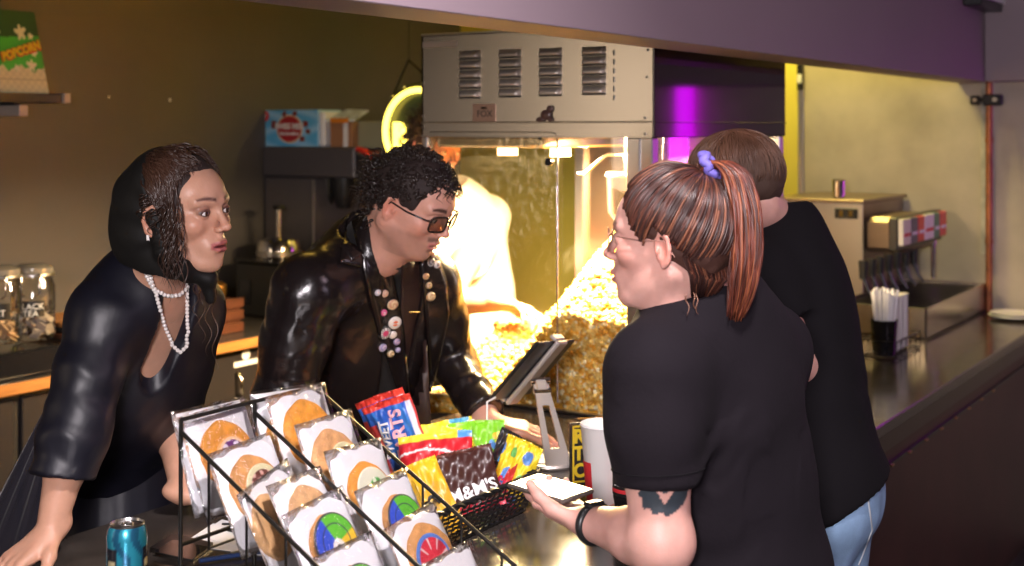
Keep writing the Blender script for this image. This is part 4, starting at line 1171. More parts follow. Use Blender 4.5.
def c_green(u, v):
    q = d2(u, v, .8) or d3(u, v, .8)
    if q: return q
    if v < .16: return (.55, .68, .72)
    if .40 < u < .52 and .25 < v < .75 and abs(u-.46-.06*math.sin(v*16)) < .03: return (.85, .85, .10)
    return (.22, .62, .03)
def c_blue(u, v):
    if v > .90: return (.70, .05, .03)
    if u > .86: return (.72, .73, .80) if u < .97 else (.6, .05, .05)
    if u < .16: return (.65, .06, .05) if v < .7 else (.03, .12, .48)
    return (.02, .10, .46) if math.sin(u*11+v*4) > -.5 else (.04, .20, .62)
def c_yrope(u, v):
    if v > .84: return (.78, .82, .06)
    if v > .70: return (.92, .74, .05)
    return (.60, .03, .03) if v > .5 else (.9, .5, .04)
def c_ypnt(u, v):
    if v > .55 and .55 < u < .95: return (.08, .35, .68)
    return (.90, .70, .04) if math.sin(u*8+v*6) > -.6 else (.95, .5, .05)
def c_black(u, v):
    if v < .42: return (.04, .30, .70) if math.sin(u*9+v*7) > -.2 else (.02, .10, .30)
    if .5 < v < .62 and .3 < u < .8: return (.05, .35, .75)
    return (.02, .02, .03)
def c_ysour(u, v):
    a = math.sin(u*8+2)*math.sin(v*9+1)
    if abs(u-.45) < .10 and abs(v-.45-.1*math.sin(u*12)) < .16: return (.55, .04, .03)
    if v < .30 and u < .4: return (.05, .30, .68)
    if a > .55: return (.10, .25, .60)
    if a < -.75: return (.15, .5, .12)
    return (.88, .66, .03)
S_ = .0
candy_bag(bagM(398, 433, 2.64, (-.36, 1, -.02), (-.20, .30, -.9)), .105, .150, .010, c_blue, 'blue candy bag with red top, upright at the left end of the basket',
          (('SWEET', -.42, -.05, .026, m_txtw, 84, .0008, 1.0), ('TARTS', .12, -.02, .036, mat('pink_ink', (.85, .45, .50), .5), 84, .0012, 1.0)), 1)
candy_bag(bagM(392, 428, 2.67, (-.38, 1, -.02), (-.20, .30, -.9)), .105, .155, .006, c_blue, 'second blue candy bag, only its red top showing behind the first', (), 21)
candy_bag(bagM(427, 462, 2.66, (.10, 1, .35), (-.10, .55, -.8)), .135, .150, .009, c_yrope, 'yellow and lime candy bag lying behind the red one', (), 2)
candy_bag(bagM(452, 455, 2.70, (-.22, 1, .35), (-.05, .55, -.8)), .11, .15, .010, c_ypnt, 'yellow candy bag with blue lettering behind the red one',
          (("M&M'S", .42, .70, .026, m_txtw, 0, .0008, 1.0),), 3)
candy_bag(bagM(437, 464, 2.58, (-.12, 1, .55), (-.05, .75, -.65)), .150, .135, .013, c_skit, 'red candy bag with rainbow dots in the middle of the basket',
          (), 4)
candy_bag(bagM(424, 503, 2.44, (-.55, 1, .45), (-.05, .8, -.55)), .115, .155, .013, c_mmy, 'orange yellow candy bag at the near end under the dark brown one',
          (('m', .1, -.1, .05, m_txtb, 30, .001, 1),), 5)
candy_bag(bagM(462, 483, 2.49, (-.30, 1, .50), (-.02, .8, -.6)), .145, .125, .013, c_mmb, "dark brown candy bag lettered M&M'S on the near side",
          (("M&M'S", .22, -.36, .034, m_txtw, 6, .0010, 1.0),), 6)
candy_bag(bagM(478, 452, 2.70, (-.08, 1, .15), (-.05, .35, -.9)), .120, .130, .010, c_green, 'lime green candy bag standing at the back of the basket', (), 7)
candy_bag(bagM(503, 467, 2.68, (.50, 1, .10), (-.35, .35, -.85)), .075, .150, .010, c_black, 'black and blue candy bag with a jagged top leaning right', (), 8)
candy_bag(bagM(515, 471, 2.60, (.42, 1, .15), (-.20, .40, -.85)), .080, .130, .012, c_ysour, 'yellow candy bag with red lettering at the right end of the basket',
          (('Skittles', .10, -.72, .026, mat('crimson_ink', (.70, .02, .10), .5), -38, .0010, 1.0),), 9)

# ------------------------------------------------------------------ tablet on its stand
b = at_z(548, 462, CT); 
t = thing('tablet_stand', 'silver tablet stand with a slotted arm on the counter', 'tablet stand', b)
ax = cdir(1, .25); ay = np.cross(UP, ax)
def Lp(px, py, d): return P(px, py, d)
MB().lathe([(0, 0), (.075, 0), (.078, .004), (.075, .009), (0, .011)], 40, M4(t=b)).build('foot', m_silver, t, 40)
top = P(540, 381, 2.90); bot = at_z(559, 469, CT)+UP*.004
u = unit(top-bot); nn = unit(np.cross(ax, u)); A_ = np.eye(4); A_[:3, 0] = ax; A_[:3, 1] = u; A_[:3, 2] = nn; A_[:3, 3] = bot; L_ = np.linalg.norm(top-bot)
mb = MB()
wb, wt = .030, .017
mb.prism([(-wb, 0), (-wb*.42, 0), (-wt*.42, L_*.86), (-wt, L_*.86)], -.004, .004, A_); mb.prism([(wb*.42, 0), (wb, 0), (wt, L_*.86), (wt*.42, L_*.86)], -.004, .004, A_)
mb.prism([(-wb, -.002), (wb, -.002), (wb*.88, L_*.22), (-wb*.88, L_*.22)], -.0042, .0042, A_); mb.prism([(-wt*1.05, L_*.72), (wt*1.05, L_*.72), (wt, L_*.97), (-wt, L_*.97)], -.0042, .0042, A_)
mb.build('arm', m_silver, t)
mb = MB(); mb.cyl(top-ax*.022, top+ax*.022, .008); mb.cyl(top-ax*.020-u*.022, top+ax*.020-u*.022, .0065); mb.build('hinge', m_chrome, t, 40)
MB().box(-.013, .013, L_*.90, L_*1.02, -.008, .010, A_, b=.003).build('hinge_block', m_silver, t)
# tablet: plane tilted, screen towards the operators
c1 = P(533, 369, 2.92)
bb_ = RT*.088+FW*.22-UP*.030; aa_ = RT*.116+FW*.08+UP*.082
tx = unit(bb_); up_ = unit(aa_-tx*np.dot(aa_, tx)); tn = np.cross(tx, up_)
T_M = np.eye(4); T_M[:3, 0] = tx; T_M[:3, 1] = up_; T_M[:3, 2] = tn; T_M[:3, 3] = c1
tb = thing('tablet', 'black tablet gripped by the silver stand, tilted towards the men', 'tablet', c1)
MB().box(-.122, .122, -.085, .085, -.004, .004, T_M, b=.003).build('body', m_black, tb)
MB().box(-.112, .112, -.076, .076, -.0048, -.0041, T_M).build('screen', m_blackglass, tb)
o = MB().box(-.030, .030, -.094, .094, .0055, .017, T_M, b=.004).build('clamp_plate', m_silver, t)
MB().box(-.030, .030, .086, .096, -.012, .0055, T_M, b=.003).build('clamp_lip', m_silver, o); MB().box(-.030, .030, -.096, -.086, -.012, .0055, T_M, b=.003).build('clamp_lip', m_silver, o)
# charging cable
p = [tr(T_M, (-.118, -.07, .006)), P(487, 402, 2.80), P(487, 425, 2.78), P(486, 445, 2.78), at_z(485, 452, CT+.004)]
o = MB().tube([np.array(q) for q in p], .0022, 6).build('charging_cable', m_wplastic, None, 70); info(o, 'thin white charging cable hanging from the tablet', 'cable')

# ------------------------------------------------------------------ items between basket and woman
h0 = at_z(590, 494, CT)
def actext(c, xdir, lines, size, m_, par, gap, bold=.001):
    for i, s_ in enumerate(lines): lettering('lettering', s_, size, facing(c-UP*gap*i, xdir), m_, par, ext=.0004, bold=bold, align='LEFT')
xd = cdir(1, .35); yd_ = np.cross(xd, UP)      # facing towards camera
HM = np.eye(4); HM[:3, 0] = xd; HM[:3, 1] = -yd_; HM[:3, 2] = UP; HM[:3, 3] = P(568, 494, 2.72); HM[2, 3] = CT
t = thing('sign_holder', 'clear sign holder with a black and yellow card beside the white cup', 'sign holder', HM[:3, 3])
MB().box(0, .14, 0, .05, .0005, .006, HM, b=.001).build('base', m_glass, t)
MB().box(0, .14, -.003, -.0005, .006, .150, HM).build('front_sheet', m_glass, t); MB().box(0, .14, .0035, .006, .006, .150, HM).build('back_sheet', m_glass, t)
cdn = MB().box(.004, .136, .0, .003, .008, .142, HM).build('card', m_txtb, t)
mb = MB()
for (x0, x1, z0, z1) in ((.010, .130, .132, .136), (.010, .130, .016, .020), (.010, .014, .016, .136), (.126, .130, .016, .136)): mb.box(x0, x1, -.0006, 0, z0, z1, HM)
mb.build('yellow_border', m_txty, cdn)
for i, s_ in enumerate(('RO', 'TO', 'O')):
    M = HM @ np.block([[np.array([[1, 0, 0], [0, 0, -1], [0, 1, 0]]), np.array([[.012], [-.0008], [.112-.036*i]])], [np.zeros((1, 3)), np.ones((1, 1))]])
    lettering('lettering', s_, .040, M, m_txty, cdn, ext=.0003, bold=.0016, align='LEFT')
cb = P(604, 520, 2.55); cb[2] = CT
t = thing('paper_cup', 'tall white paper cup half hidden behind the woman with the ponytail', 'cup', cb)
MB().lathe([(0, .003), (.028, .0), (.030, .0), (.046, .175), (.048, .178), (.046, .182), (.044, .178), (.029, .005), (0, .006)], 40, M4(t=cb)).build('cup_body', m_wplastic, t, 40)
v = []; f = []; 
for i in range(9):
    a = math.atan2(cdir(-1, -.35)[1], cdir(-1, -.35)[0])-.5+1.0*i/8
    for z in (.02, .11): r = .0305+.016*z/.175+.0008; v.append(cb+np.array((r*math.cos(a), r*math.sin(a), z)))
for i in range(8): f.append((2*i, 2*i+2, 2*i+3, 2*i+1))
MB().add(v, f).build('red_band', m_txtr, t, 60)
bb = P(630, 560, 2.42); bb[2] = CT
t = thing('dark_bottle', 'black soft drink bottle with a red lettered label against the woman in glasses', 'bottle', bb)
MB().lathe([(0, 0), (.028, 0), (.032, .006), (.032, .05), (.029, .06), (.032, .075), (.032, .12), (.024, .15), (.013, .175), (.012, .19), (0, .19)], 32, M4(t=bb)).build('bottle_body', m_blackglass, t, 50)
MB().lathe([(.0325, .080), (.0328, .081), (.0328, .118), (.0325, .119)], 32, M4(t=bb), caps=False).build('label', m_black, t, 50)
MB().lathe([(.0329, .086), (.0331, .087), (.0331, .092), (.0329, .093)], 32, M4(t=bb), caps=False).build('label_stripe', m_txtr, t, 50)
MB().lathe([(.0, .1905), (.014, .1905), (.014, .205), (0, .206)], 20, M4(t=bb)).build('cap', m_red, t, 50)
a0 = math.atan2(*cdir(-.45, -1)[[1, 0]])
def wpb(v):
    a = a0+v[:, 0]/.033; o_ = np.empty_like(v); R_ = .0332+v[:, 2]; o_[:, 0] = R_*np.cos(a); o_[:, 1] = R_*np.sin(a); o_[:, 2] = .106+v[:, 1]; return o_
lettering('lettering', 'Zero', .024, M4(t=bb), m_txtw, t, ext=.0003, warp=wpb)
o = MB().lathe([(0, 0), (.026, 0), (.030, .004), (.030, .10), (.026, .108), (0, .108)], 28, M4(t=np.array([*P(645, 560, 2.47)[:2], CT]))).build('orange_can', mat('orange_can', (.75, .17, .03), .3, metal=.3), None, 50)
info(o, 'orange drink can behind the black bottle', 'can')

# ------------------------------------------------------------------ left foreground: can, paper, phone, pen, clip
cb = P(127, 540, 2.20); cb[2] = CT; cb = at_z(127, 597, CT)
t = thing('drink_can', 'turquoise drink can standing near the left woman\'s hand', 'can', cb)
def ccan(u, v):
    s_ = math.sin(u*40+math.sin(v*9)*2)
    c = np.array((.03, .30, .42)) if s_ > -.3 else np.array((.02, .12, .22))
    if abs(v-.5) < .22 and abs((u*3) % 1-.5) < .18: c = np.array((.03, .03, .04))
    if abs(v-.5) < .05 and abs((u*3) % 1-.5) < .12: c = np.array((.7, .6, .35))
    return c
prof = [(.024, .0), (.031, .008), (.0325, .02), (.0325, .100), (.030, .112), (.027, .118)]
v = []; f = []; cc = []; n2 = 64; rows = [prof[0], prof[1]]+[(.0325, .02+.08*i/20) for i in range(21)]+prof[4:]
for r, z in rows:
    for k in range(n2): a = 2*math.pi*k/n2; v.append((r*math.cos(a), r*math.sin(a), z)); cc.append(ccan(k/n2, z/.12))
for i in range(len(rows)-1):
    for k in range(n2): k2 = (k+1) % n2; f.append((i*n2+k, i*n2+k2, (i+1)*n2+k2, (i+1)*n2+k))
MB().add(v, f, M4(t=cb), cc).build('can_body', mat('printed_can', (.5, .5, .5), .25, metal=.5, attr=True), t, 50)
MB().lathe([(.0272, .117), (.0278, .120), (.0262, .121), (.0245, .116), (0, .116)], 40, M4(t=cb)).build('can_top', m_alu, t, 40)
MB().tube([cb+np.array((.010*math.cos(a), .006*math.sin(a)-.002, .119)) for a in np.linspace(0, 6.28, 14, endpoint=False)], .0014, 6, True).build('pull_tab', m_alu, t, 60)
def flat(name, px4, th, m_, z=CT, par=None):
    q = [at_z(x, y, z) for x, y in px4]; q = [np.array((p[0], p[1], z+.0006)) for p in q]
    a = sum(q[i][0]*q[(i+1) % 4][1]-q[(i+1) % 4][0]*q[i][1] for i in range(4))
    if a < 0: q = q[::-1]
    return MB().hexa(q, [p+UP*th for p in q]).build(name, m_, par)
o = flat('paper_sheet', [(181, 545), (213, 524), (278, 530), (262, 556)], .0006, m_white); info(o, 'sheet of white paper lying on the counter behind the rack', 'paper')
o = flat('paper_sheet', [(196, 536), (222, 520), (250, 527), (240, 548)], .0006, m_white, CT+.0012); info(o, 'smaller white paper on top of the other sheet behind the rack', 'paper')
t = thing('smartphone', 'black smartphone lying on the counter beside the white paper', 'phone', at_z(185, 548, CT))
flat('phone_body', [(150, 552), (172, 538), (213, 547), (193, 562)], .008, m_black, par=t); flat('screen', [(154, 552), (173, 540), (209, 547.5), (192, 560)], .0004, m_blackglass, CT+.0086, t)
a, b = at_z(199, 561, CT+.006), at_z(262, 551, CT+.006)
t = thing('pen', 'dark blue pen lying in front of the white paper', 'pen', a)
MB().cyl(a, b, .0045, n=12).build('barrel', mat('navy_plastic', (.02, .04, .12), .3), t, 40); MB().cyl(b, b+(b-a)*.12, .0045, .001, 12).build('tip', m_alu, t, 40)
MB().box(-.003, .003, -.03, .0, 0, .002, frame((a+b)/2+UP*.0046, np.cross(UP, unit(b-a)), UP)).build('clip', m_alu, t)
t = thing('binder_clip', 'black wire binder clip lying on the white paper', 'clip', at_z(235, 530, CT))
q = [at_z(x, y, CT+.006) for x, y in ((222, 524), (262, 524), (268, 534), (246, 534), (240, 528), (224, 529))]
MB().tube(q, .0022, 6).build('wire_handle', m_black, t, 60); q = [at_z(x, y, CT+.004) for x, y in ((228, 530), (250, 536), (274, 536))]; MB().tube(q, .003, 6).build('clip_body', m_black, t, 60)
# magnifying paper ring shapes at the rear: small change tray by the big arm of the rack
# glimpse of a price stand behind the tablet
o = flat('receipt_pad', [(528, 468), (533, 458), (552, 459), (552, 469)], .012, m_white); info(o, 'white paper pad lying beside the foot of the tablet stand', 'paper pad')
# ------------------------------------------------------------------ people
def skin_mat(name, col, rough=.45):
    return mat(name, col, rough, attr=True, var=.05, vscale=60, sss=.12, bump=.06, bscale=350, spec=.45)
def headM(c, face, pitch=0, roll=0, s=1.0):
    """c: centre; face: (right, depth) on the picture; pitch>0 looks down; roll>0 tips towards the head's left"""
    f = RT*face[0]+FW*face[1]; f = unit(f); l = np.cross(UP, f)
    R0 = np.stack([f, l, UP], 1)
    R = R0 @ rotm((0, 1, 0), pitch) @ rotm((1, 0, 0), roll)
    return M4(R, c, s)
def head_sdf(F, fem=False, fat=0, open_=0.0, ear=True):
    w = -.004 if fem else 0
    F.ell((-.012, 0, .030), (.094, .074+w*.4, .084), k=0)
    F.ell((.018, 0, -.030), (.064, .057+w+fat*.012, .078), k=.03)
    F.ell((.044, 0, .036), (.042, .054, .044), k=.02)
    F.rc((-.018, .052+w+fat*.008, -.048), (.050, .020, -.096), .014+fat*.006, .013+fat*.004, k=.025); F.rc((-.018, -.052-w-fat*.008, -.048), (.050, -.020, -.096), .014+fat*.006, .013+fat*.004, k=.025)
    F.ell((.064, 0, -.098), (.019, .022, .018), k=.018)
    for s in (1, -1):
        F.ell((.052, s*.041, -.022), (.026, .020, .020), k=.018)                    # cheek
        F.rc((.084, s*.012, .020), (.070, s*.044, .022), .0085, .008, k=.014)       # brow ridge
        F.ell((.093, s*.031, .002), (.014, .019, .0125), k=.012, op='s')            # socket
    F.ell((.067, 0, -.064), (.024, .030, .027), k=.016)                             # muzzle
    # nose
    F.rc((.083, 0, .010), (.101, 0, -.026), .0066, .0078, k=.008)
    F.ell((.1035, 0, -.0295), (.0098, .0088, .0080), k=.006)
    for s in (1, -1):
        F.ell((.0935, s*.0115, -.0335), (.0095, .0062, .0062), k=.005)
    F.rc((.088, 0, -.040), (.086, 0, -.052), .006, .005, k=.006)
    for s in (1, -1): F.ell((.0975, s*.0062, -.0400), (.0045, .0026, .0030), k=.002, op='s')
    # lips
    lp = .0020 if fem else .0012
    F.chain([(.078, .023, -.0645), (.0905, .008, -.0585), (.0912, 0, -.0600), (.0905, -.008, -.0585), (.078, -.023, -.0645)], [.0018, .0036+lp*.35, .0036+lp*.35, .0036+lp*.35, .0018], k=.005)
    F.chain([(.078, .021, -.0665), (.0885, .007, -.0720-open_*.4), (.0885, -.007, -.0720-open_*.4), (.078, -.021, -.0665)], [.0018, .0044+lp*.35, .0044+lp*.35, .0018], k=.005)
    F.ell((.096, 0, -.0658-open_*.2), (.014, .021, .0010+open_*.5), k=.003, op='s')
    F.ell((.092, 0, -.0825), (.008, .018, .0045), k=.008, op='s')
    # lids and eye opening
    for s in (1, -1):
        F.ell((.0725, s*.0315, .001), (.0148, .0158, .0125), k=.004)
        F.ell((.0870, s*.0318, -.0005), (.0105, .0122, .0036), k=.002, op='s')
    if ear:
        for s in (1, -1):
            R = rotm((0, 0, 1), s*-22) @ rotm((0, 1, 0), 10)
            c = np.array((-.010, s*.078, -.008))
            F.ell(c, (.0165, .0065, .0300), R, k=.006)
            F.ell(c+np.array((.001, s*.006, .004)), (.0105, .0055, .0200), R, k=.004, op='s')
            F.chain([tuple(c+R@np.array(p)*np.array((1, 1, 1))) for p in ((.010, s*.002, .014), (.0, s*.0035, .027), (-.013, s*.004, .018), (-.014, s*.003, -.002), (-.006, s*.001, -.022), (.003, 0, -.028))], [.003, .0036, .0036, .0034, .003, .0045], k=.003)
            F.ell(c+np.array((.009, s*.002, -.004)), (.004, .004, .006), k=.003)
def head_cols(V, skin, lip, brow, fem=False, liner=0.0, stubble=0.0, blush=.2, open_=0.0):
    n = len(V); C = np.tile(np.array(skin, float), (n, 1)); x, y, z = V[:, 0], V[:, 1], V[:, 2]; ay = np.abs(y)
    def sm(d, e=.002): return np.clip(.5-d/e, 0, 1)[:, None]
    def blend(C, m, c): return C*(1-m)+np.array(c)*m
    # nose, ears and cheeks are ruddier skin
    red = np.array(skin)*np.array((1.05, .72, .66))
    m = np.exp(-((x-.062)**2+(ay-.046)**2+(z+.026)**2)/.0006)[:, None]*blush; C = blend(C, m, red)
    m = np.exp(-((x-.104)**2+y**2+(z+.032)**2)/.0003)[:, None]*blush; C = blend(C, m, red)
    m = np.exp(-((x+.012)**2/.0008+(ay-.085)**2/.0003+(z+.01)**2/.0012))[:, None]*(blush+.25); C = blend(C, np.clip(m, 0, 1), red)
    if stubble:
        d = np.where(z > -.115, 0, .01)+np.maximum(0, z+.052)+np.maximum(0, .01-x)*.6
        m = sm(d-.006, .016)*stubble*(x > -.03)[:, None]; C = blend(C, m, np.array(skin)*.30)
        m = sm(np.maximum(np.abs(z+.0505)-.005, ay-.026), .004)*(x > .07)[:, None]*min(1, stubble*1.6); C = blend(C, m, np.array(skin)*.12)
    # lips
    top = -.0545-.20*np.maximum(ay-.004, 0); bot = -.0775-open_*.4+.45*np.maximum(ay-.006, 0)
    d = np.maximum.reduce([z-top, bot-z, ay-.0235]); m = sm(d, .002)*(x > .068)[:, None]; C = blend(C, m, lip)
    d = np.maximum(np.abs(z+.0660+open_*.2)-.0010-open_*.4, ay-.020); m = sm(d, .0015)*(x > .068)[:, None]*.8; C = blend(C, m, (.10, .02, .02))
    # brows
    bz = .0235+.004*np.sin(np.clip((ay-.012)/.036, 0, 1)*2.4); th = (.0034 if fem else .0046)*(1-.5*np.clip((ay-.03)/.02, 0, 1))
    d = np.maximum(np.abs(z-bz)-th, np.maximum(.012-ay, ay-.050)); m = sm(d, .003)*(x > .045)[:, None]; C = blend(C, m*.92, brow)
    if liner:
        q = ((ay-.0318)/.0150)**2+((z-.0010)/.0072)**2
        m = (np.clip((1.25-q)/.4, 0, 1)*(x > .07)*liner)[:, None]; C = blend(C, m, (.03, .015, .015))
        q = ((ay-.034)/.020)**2+((z-.009)/.007)**2; m = (np.clip((1.1-q)/.6, 0, 1)*(x > .06)*liner*.55)[:, None]; C = blend(C, m, (.16, .06, .045))
    return C
m_eye = mat('eyeball', (.8, .8, .8), .08, attr=True, coat=.5)
def eyes(M, parent, iris, look=(1, 0, 0)):
    for s in (1, -1):
        c = np.array((.0728, s*.0315, .0005)); r = .0128; lk = unit(np.array(look, float))
        v = []; f = []; cc = []; n1, n2 = 16, 24
        z = lk; x = unit(np.cross((0, 0, 1), z)); y = np.cross(z, x)
        for i in range(n1+1):
            th = math.pi*i/n1*.75
            for k in range(n2):
                a = 2*math.pi*k/n2; v.append(c+r*(z*math.cos(th)+x*math.sin(th)*math.cos(a)+y*math.sin(th)*math.sin(a)))
                cc.append((.01, .01, .01) if th < .22 else (iris if th < .56 else (.70, .64, .62)))
        for i in range(n1):
            for k in range(n2): k2 = (k+1) % n2; f.append((i*n2+k, (i+1)*n2+k, (i+1)*n2+k2, i*n2+k2))
        MB().add(v, f, M, cc).build('eye', m_eye, parent, 80)

def hand_sdf(F, W, d, pn, side, curl=(.3, .35, .4, .5), thumb=(.5, .3), s=1.0, spread=.12, bend=0.0, fl=None):
    """W wrist, d pointing along the hand, pn out of the palm, side=+1 when the thumb lies on cross(d,pn)"""
    d = unit(d); pn = unit(pn-d*np.dot(pn, d)); t = np.cross(d, pn)*side
    W = np.asarray(W, float)
    def pt(a, b, c): return W+(d*a+t*b+pn*c)*s
    L = [(.040, .026, .020), (.045, .029, .021), (.041, .027, .020), (.032, .021, .018)]
    base = [(.086, .026), (.090, .006), (.085, -.014), (.077, -.031)]
    F.rc(pt(-.02, .0, 0), pt(.02, 0, 0), .026*s, .026*s, k=.015, world=True, flat=(pn, .72))
    tips = []
    for i, (a, b) in enumerate(base):
        F.rc(pt(.012, b*.55, 0), pt(a, b, 0), .0125*s, .0105*s, k=.012, world=True)
        ang = curl[i]; p = pt(a, b, 0); dirv = unit(d+t*(spread*(1.2-i*.8))); r = (.0092, .0095, .0090, .0080)[i]*s
        al = 0; rr = [r, r*.93, r*.86, r*.74]; pts = [p]
        for j in range(3):
            al += ang*(1.0, 1.15, .8)[j]; dv = dirv*math.cos(al)+pn*math.sin(al); pts.append(pts[-1]+dv*L[i][j]*s)
        F.chain(pts, rr, k=.0035, world=True); tips.append((pts[-1], dv, pts[-2]))
        F.ell(pts[1]-pn*.001*s, (r*1.07,)*3, k=.003, world=True)
    # thumb
    q0 = pt(.012, .022, .006); q1 = pt(.040, .046, .012+.010*thumb[0]); 
    td = unit(d*.80+t*(.55-.5*thumb[1])+pn*(.25+.5*thumb[0])); q2 = q1+td*.032*s
    td2 = unit(td+d*.2-t*.35*thumb[1]+pn*.25*thumb[0]); q3 = q2+td2*.026*s
    F.chain([q0, q1, q2, q3], [.0135*s, .0120*s, .0100*s, .0085*s], k=.008, world=True)
    F.rc(pt(.02, .015, .004), pt(.06, .026, .004), .013*s, .009*s, k=.012, world=True)
    tips.append((q3, td2, q2)); return tips
def nails(tips, M_pn, parent, m_, s=1.0):
    for i, (p, dv, q) in enumerate(tips):
        n_ = -M_pn; n_ = unit(n_-dv*np.dot(n_, dv)); r = .0066*s
        MB().ball((0, 0, 0), 1, 12, frame(p+n_*r*.72+dv*.001, dv, n_), sc=(.0062*s, .0050*s, .0022*s)).build('fingernail', m_, parent, 60)

def torso_prims(pel, neck, sR, sL, dims, infl=0.0):
    """list of calls shared by the body and the clothes"""
    up = unit(neck-pel); lf = unit((sL-sR)-up*np.dot(sL-sR, up)); fr = np.cross(lf, up); H = np.linalg.norm(neck-pel)
    R = np.stack([fr, lf, up], 1); dp, wd = dims['depth'], dims['width']; out = []
    def e(h, off, r, k=.05): out.append(('ell', pel+up*H*h+fr*off, tuple(a+infl for a in r), R, k))
    e(.76, .0, (dp*.92, wd*.93, H*.30)); e(.56, dims.get('chest', .01), (dp, wd*.92, H*.27)); e(.30, dims.get('belly', .01), (dp*(.92+dims.get('fat', 0)), wd*(.84+dims.get('fat', 0)), H*.30)); e(.02, -.01, (dp*1.02, wd*.95, H*.24))
    sm = (sR+sL)/2
    out.append(('rc', neck-fr*.005, sR*.86+sm*.14, .058+infl, .052+infl, .05)); out.append(('rc', neck-fr*.005, sL*.86+sm*.14, .058+infl, .052+infl, .05))
    return out, R
def put_prims(F, prims):
    for p in prims:
        if p[0] == 'ell': F.ell(p[1], p[2], p[3], k=p[4], world=True)
        else: F.rc(p[1], p[2], p[3], p[4], k=p[5], world=True)
def legs(parent, pel, lat, m_, stride=.0, hipw=.085, name='trousers', bare=False, shoe=True, knee_f=None, zfoot=0.0, gap=.11):
    """trousers and shoes down to the floor"""
    lat = unit(np.array((lat[0], lat[1], 0))); fr = np.cross(lat, UP)
    lo = np.minimum(pel, (pel[0], pel[1], 0))-.32; hi = np.maximum(pel, (pel[0], pel[1], 0))+.32; lo[2] = zfoot; hi[2] = pel[2]+.16
    F = Field(lo, hi, .009)
    F.ell(pel-UP*.01, (.135, .175, .13), np.stack([fr, lat, UP], 1), k=.03)
    for s in (1, -1):
        h = pel+lat*s*hipw-UP*.06; kn = np.array((pel[0], pel[1], .48))+lat*s*gap+fr*.03; an = np.array((pel[0], pel[1], .09))+lat*s*gap-fr*.03
        F.chain([h, kn, an], [.098, .068, .060], k=.04)
    F.plane((0, 0, .075), (0, 0, -1))
    V, Q, _ = F.out(); V = V+vnormals(V, Q)*(wnoise(V, 14, 3, (1, 1, .6))*.004)[:, None]
    o = solid(name, [(V, Q)], m_, parent)
    for s in (1, -1):
        an = np.array((pel[0], pel[1], 0))+lat*s*gap-fr*.03
        F = Field(an-.2, an+.25, .007); F.rc(an+UP*.045, an+fr*.15+UP*.035, .042, .036, k=.02); F.rc(an+UP*.05, an+UP*.11, .045, .045, k=.02); F.plane((0, 0, .002), (0, 0, -1)); V, Q, _ = F.out()
        solid('shoe', [(V, Q)], m_black, parent)
    return o
def ellsurf(c, r, u):       # point on an ellipsoid in direction u
    u = np.asarray(u, float); q = 1/np.sqrt(((u/np.asarray(r))**2).sum()); return np.asarray(c)+u*q
def strands(name, curves, r, m_, parent, M=None, n=5, cols=None, taper=True):
    mb = MB()
    for i, c in enumerate(curves):
        k = len(c); w = (np.minimum(1, np.linspace(1.15, .12, k)*1.6) if taper else np.ones(k))*(r if np.isscalar(r) else r[i])
        mb.tube(c, w, n, M=M, col=None if cols is None else cols[i])
    return mb.build(name, m_, parent, 180)
SKC, SKR = np.array((-.012, 0, .030)), np.array((.094, .074, .084))
def curl(p, d, L, rad, turns, droop, rs, n=26):
    """helical lock from p along d, bending down"""
    d = unit(d); pts = []; q = np.array(p, float); ph = rs.rand()*6.28
    a = unit(np.cross(d, (0.3, 0.2, 1))); b = np.cross(d, a)
    for i in range(n):
        s = i/(n-1); dd = unit(d*(1-droop*s)+np.array((0, 0, -1.0))*droop*s); a = unit(a-dd*np.dot(a, dd)); b = np.cross(dd, a)
        q = q+dd*L/(n-1); rr = rad*min(1, s*3)
        pts.append(q+(a*math.cos(ph+turns*6.28*s)+b*math.sin(ph+turns*6.28*s))*rr)
    return pts
m_satin = mat('black_satin', (.006, .006, .012), .45, bump=.12, bscale=18)
m_cap = mat('hair_base', (.020, .010, .008), .75)
m_capC = mat('auburn_hair_base', (.060, .022, .014), .7)
m_capD = mat('brown_hair_base', (.055, .028, .018), .7)
m_scarf = mat('black_scarf', (.005, .0045, .004), .65, bump=.08, bscale=30, spec=.3)
m_leather = mat('black_leather', (.014, .010, .010), .24, bump=.22, bscale=26, coat=.25, rvar=.08)
m_tee = mat('faded_black_cotton', (.0075, .0050, .0080), .9, bump=.08, bscale=140, spec=.25)
m_tee2 = mat('black_cotton', (.0045, .0036, .0050), .9, bump=.08, bscale=140, spec=.2)
m_blackcloth = mat('black_shirt_cloth', (.010, .009, .010), .7, sheen=.1)
m_jeans = mat('light_blue_denim', (.25, .40, .60), .8, var=.28, vscale=12, bump=.15, bscale=300)
m_darktr = mat('dark_trousers', (.015, .014, .018), .8)
m_hairA = mat('dark_brown_hair', (.040, .018, .011), .34, var=.5, vscale=12, spec=.6)
m_hairB = mat('black_brown_curls', (.016, .009, .007), .30, var=.5, vscale=10, spec=.6)
m_hairC = mat('auburn_hair', (.12, .03, .016), .36, attr=True, spec=.6, var=.25, vscale=20)
m_hairD = mat('mid_brown_hair', (.10, .045, .025), .42, var=.4, vscale=14, spec=.5)
m_pearl = mat('pearl', (.85, .80, .76), .18, coat=.6)
m_nailA = mat('natural_nail', (.80, .50, .42), .25)

